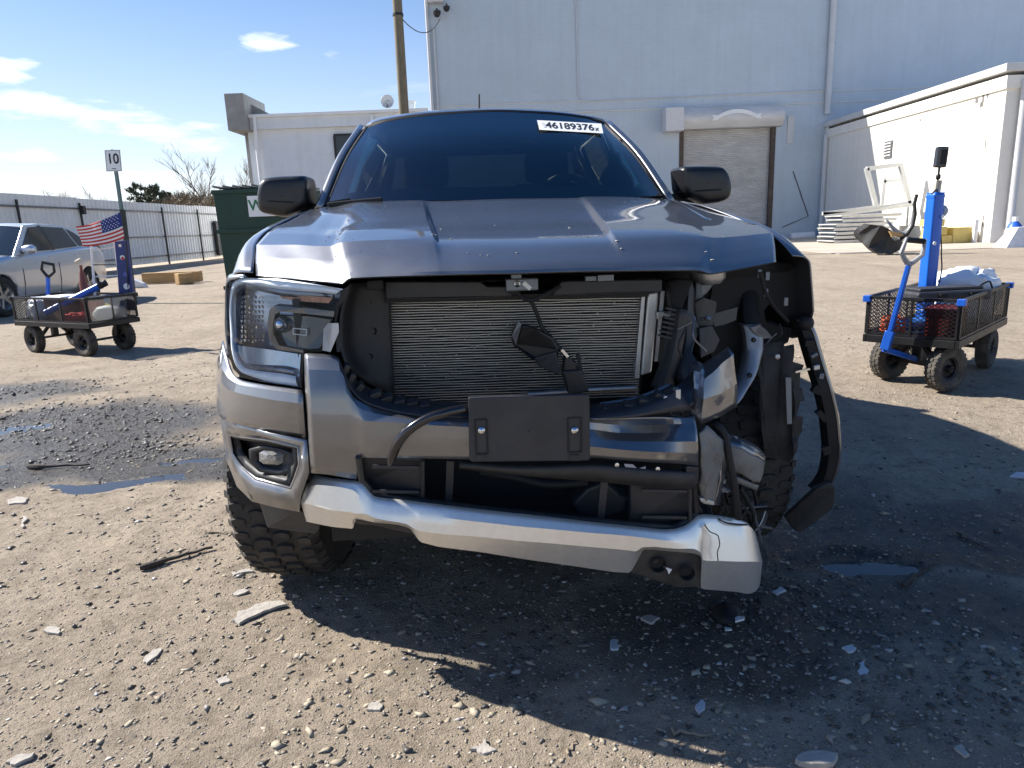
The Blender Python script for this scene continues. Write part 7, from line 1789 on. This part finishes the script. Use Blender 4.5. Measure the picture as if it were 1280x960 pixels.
def chip(name, label, cat, pix, th, mat, tilt=.0, lift=.004):
    pts = [ground(*p) for p in pix]; rgc = random.Random(int(pix[0][0] * 7 + pix[0][1])); fine = []
    for i in range(len(pts)):
        a, b_ = pts[i], pts[(i + 1) % len(pts)]; e = (b_ - a).length
        for u in (0, .33, .67): fine.append(a.lerp(b_, u) + Vector((rgc.uniform(-1, 1), rgc.uniform(-1, 1), 0)) * e * .09)
    pts = fine; c = sum(pts, Vector()) / len(pts)
    gz = float(ground_h(np.array([c.x]), np.array([c.y]))[0])
    up = [Vector((p.x - c.x, p.y - c.y, th + tilt * (p.x - c.x))) for p in pts]
    bt = [Vector((p.x * 1.04, p.y * 1.04, -.004)) for p in up]
    n_ = len(up); mb = MB(); mb.add(up + bt, [tuple(range(n_)), tuple(range(2 * n_ - 1, n_ - 1, -1))] + [(i, i + n_, (i + 1) % n_ + n_, (i + 1) % n_) for i in range(n_)])
    o = ob(name, mb, mat, None, bevel=min(.002, th * .3)); o.location = (c.x, c.y, gz + lift); return tag(o, label, cat)


def stick(label, a, b_, r, mat=STK, cat='stick', bend=.01, name='stick', seed=0):
    A, B = ground(*a), ground(*b_); n_ = 9; rg = random.Random(seed); pts = []
    for k in range(n_):
        p = A.lerp(B, k / (n_ - 1)); gz = float(ground_h(np.array([p.x]), np.array([p.y]))[0])
        pts.append(Vector((p.x - A.x + rg.uniform(-bend, bend), p.y - A.y + rg.uniform(-bend, bend), gz + r * .8 + rg.uniform(0, .003))))
    o = ob(name, MB().tube(pts, [r * (.5 + .5 * math.sin(PI * min(1, (k + .7) / 4))) * (1 if k < 6 else .8) for k in range(n_)], 7), mat, None, 50); o.location = (A.x, A.y, 0); return tag(o, label, cat)


stick('dark thick stick on the dirt left of the front tyre', (176, 715), (267, 688), .014, bend=.004, name='stick', seed=1)
stick('dark wet stick lying beside the left puddle', (32, 586), (112, 583), .015, seed=2)
stick('thin pale twig pointing at the front tyre', (258, 669), (298, 668), .004, M('pale_twig', (.25, .2, .14), .9), seed=3)
stick('dark splintered stick in the shade right of the truck', (1128, 734), (1166, 708), .010, seed=4)
stick('thin twig in the shade at the far right', (1195, 668), (1238, 686), .005, seed=5)
stick('pale straight sliver near the bottom right of the shadow', (838, 915), (892, 926), .006, M('pale_twig', (.25, .2, .14)), seed=6)
stick('thin pale stalk in the dirt near the bottom middle', (712, 941), (722, 921), .004, M('pale_twig', (.25, .2, .14)), seed=7)
stick('thin dark twig at the upper left puddle edge', (0, 527), (16, 521), .010, seed=8)
for lb, pix, th, m_ in (
        ('largest flat pale stone slab below the front tyre', [(293, 778), (300, 768), (325, 757), (352, 754), (358, 759), (330, 768), (300, 783)], .005, CHIP),
        ('flat chip with a shadowed edge between stick and tyre', [(288, 716), (312, 712), (318, 715), (292, 720)], .006, CHIP),
        ('narrow pale shard above the large slab', [(290, 743), (305, 737), (312, 740), (297, 746)], .003, CHIP),
        ('pale oval chip on the dirt at mid left', [(179, 828), (192, 815), (203, 812), (197, 822), (184, 832)], .003, CHIP),
        ('small pale bar shaped chip at the left edge', [(27, 654), (29, 647), (34, 647), (32, 660), (28, 662)], .005, CHIP),
        ('jagged pale flake near the left edge under the puddle', [(8, 627), (22, 622), (36, 624), (30, 630), (12, 631)], .006, CHIP),
        ('flat grey flake at lower left', [(54, 790), (62, 783), (76, 787), (74, 793)], .003, CHIP),
        ('pale round chip near the bottom centre', [(458, 890), (462, 882), (472, 879), (479, 884), (474, 891)], .004, CHIP),
        ('star shaped pale chip at the bottom centre', [(588, 936), (603, 931), (606, 924), (610, 932), (620, 938), (606, 944)], .005, CHIP),
        ('grey rounded stone at the bottom right edge of the shadow', [(992, 955), (1005, 948), (1030, 946), (1046, 950), (1044, 960), (1000, 962)], .011, CHIP),
        ('white rectangular plastic shard in the shadow', [(1073, 832), (1081, 829), (1084, 846), (1075, 848)], .003, CHIPG),
        ('small square white shard under the bumper end', [(762, 802), (772, 800), (773, 812), (763, 813)], .003, CHIPG),
        ('pale torn shard in the shadow near the right edge', [(1262, 596), (1272, 590), (1284, 591), (1284, 597)], .004, CHIPG),
        ('pale triangular shard in the shadow right of the bumper', [(1052, 814), (1062, 810), (1070, 814), (1062, 820)], .003, CHIPG),
        ('small grey flake in the shadow below the sagging bumper', [(868, 884), (878, 877), (882, 884), (874, 897)], .003, CHIPG),
        ('pale flake in the lower shadow right of the bumper', [(966, 744), (975, 738), (982, 742), (972, 748)], .004, CHIPG),
        ('pale chip at the bottom right corner', [(1192, 940), (1200, 936), (1212, 950), (1204, 952)], .003, CHIP),
        ('flat chip lower left of the tyre shadow', [(270, 855), (284, 850), (290, 856), (276, 860)], .003, CHIP),
        ('grey dusty flake under the sagging bumper', [(802, 776), (814, 772), (824, 777), (812, 783)], .004, CHIP),
        ('thin stone flake at the bottom left', [(8, 958), (22, 949), (44, 946), (40, 953), (20, 961)], .005, CHIP)):
    chip('stone_chip' if m_ is CHIP else 'plastic_shard', lb, 'chip' if m_ is CHIP else 'shard', pix, th, m_)
# broken lamp piece below the bumper end
p = ground(915, 782); bl = thing('broken_lamp', 'broken black and white lamp piece below the bumper end', 'lamp fragment', p)
ob('shell', MB().grid([[Vector((x, y, z)) for x, y, z in ((-.05, .0, .0), (-.02, -.03, .03), (.03, -.03, .02))], [Vector((x, y, z)) for x, y, z in ((-.05, .06, .02), (-.01, .05, .05), (.04, .05, .03))], [Vector((x, y, z)) for x, y, z in ((-.03, .10, .0), (.0, .10, .02), (.04, .09, .0))]], 3, 3), BLACK, bl, 40, solid=.006)
ob('reflector', MB().plate([(.0, -.03, .035), (.03, -.025, .04), (.04, .0, .03), (.01, .01, .03)], .008, (0, 0, -1)), WHITE, bl, bevel=.002)
ob('shard', MB().plate([(-.035, -.04, .012), (-.015, -.045, .016), (-.012, -.03, .012), (-.03, -.02, .01)], .005, (0, 0, -1)), WHITE, bl)
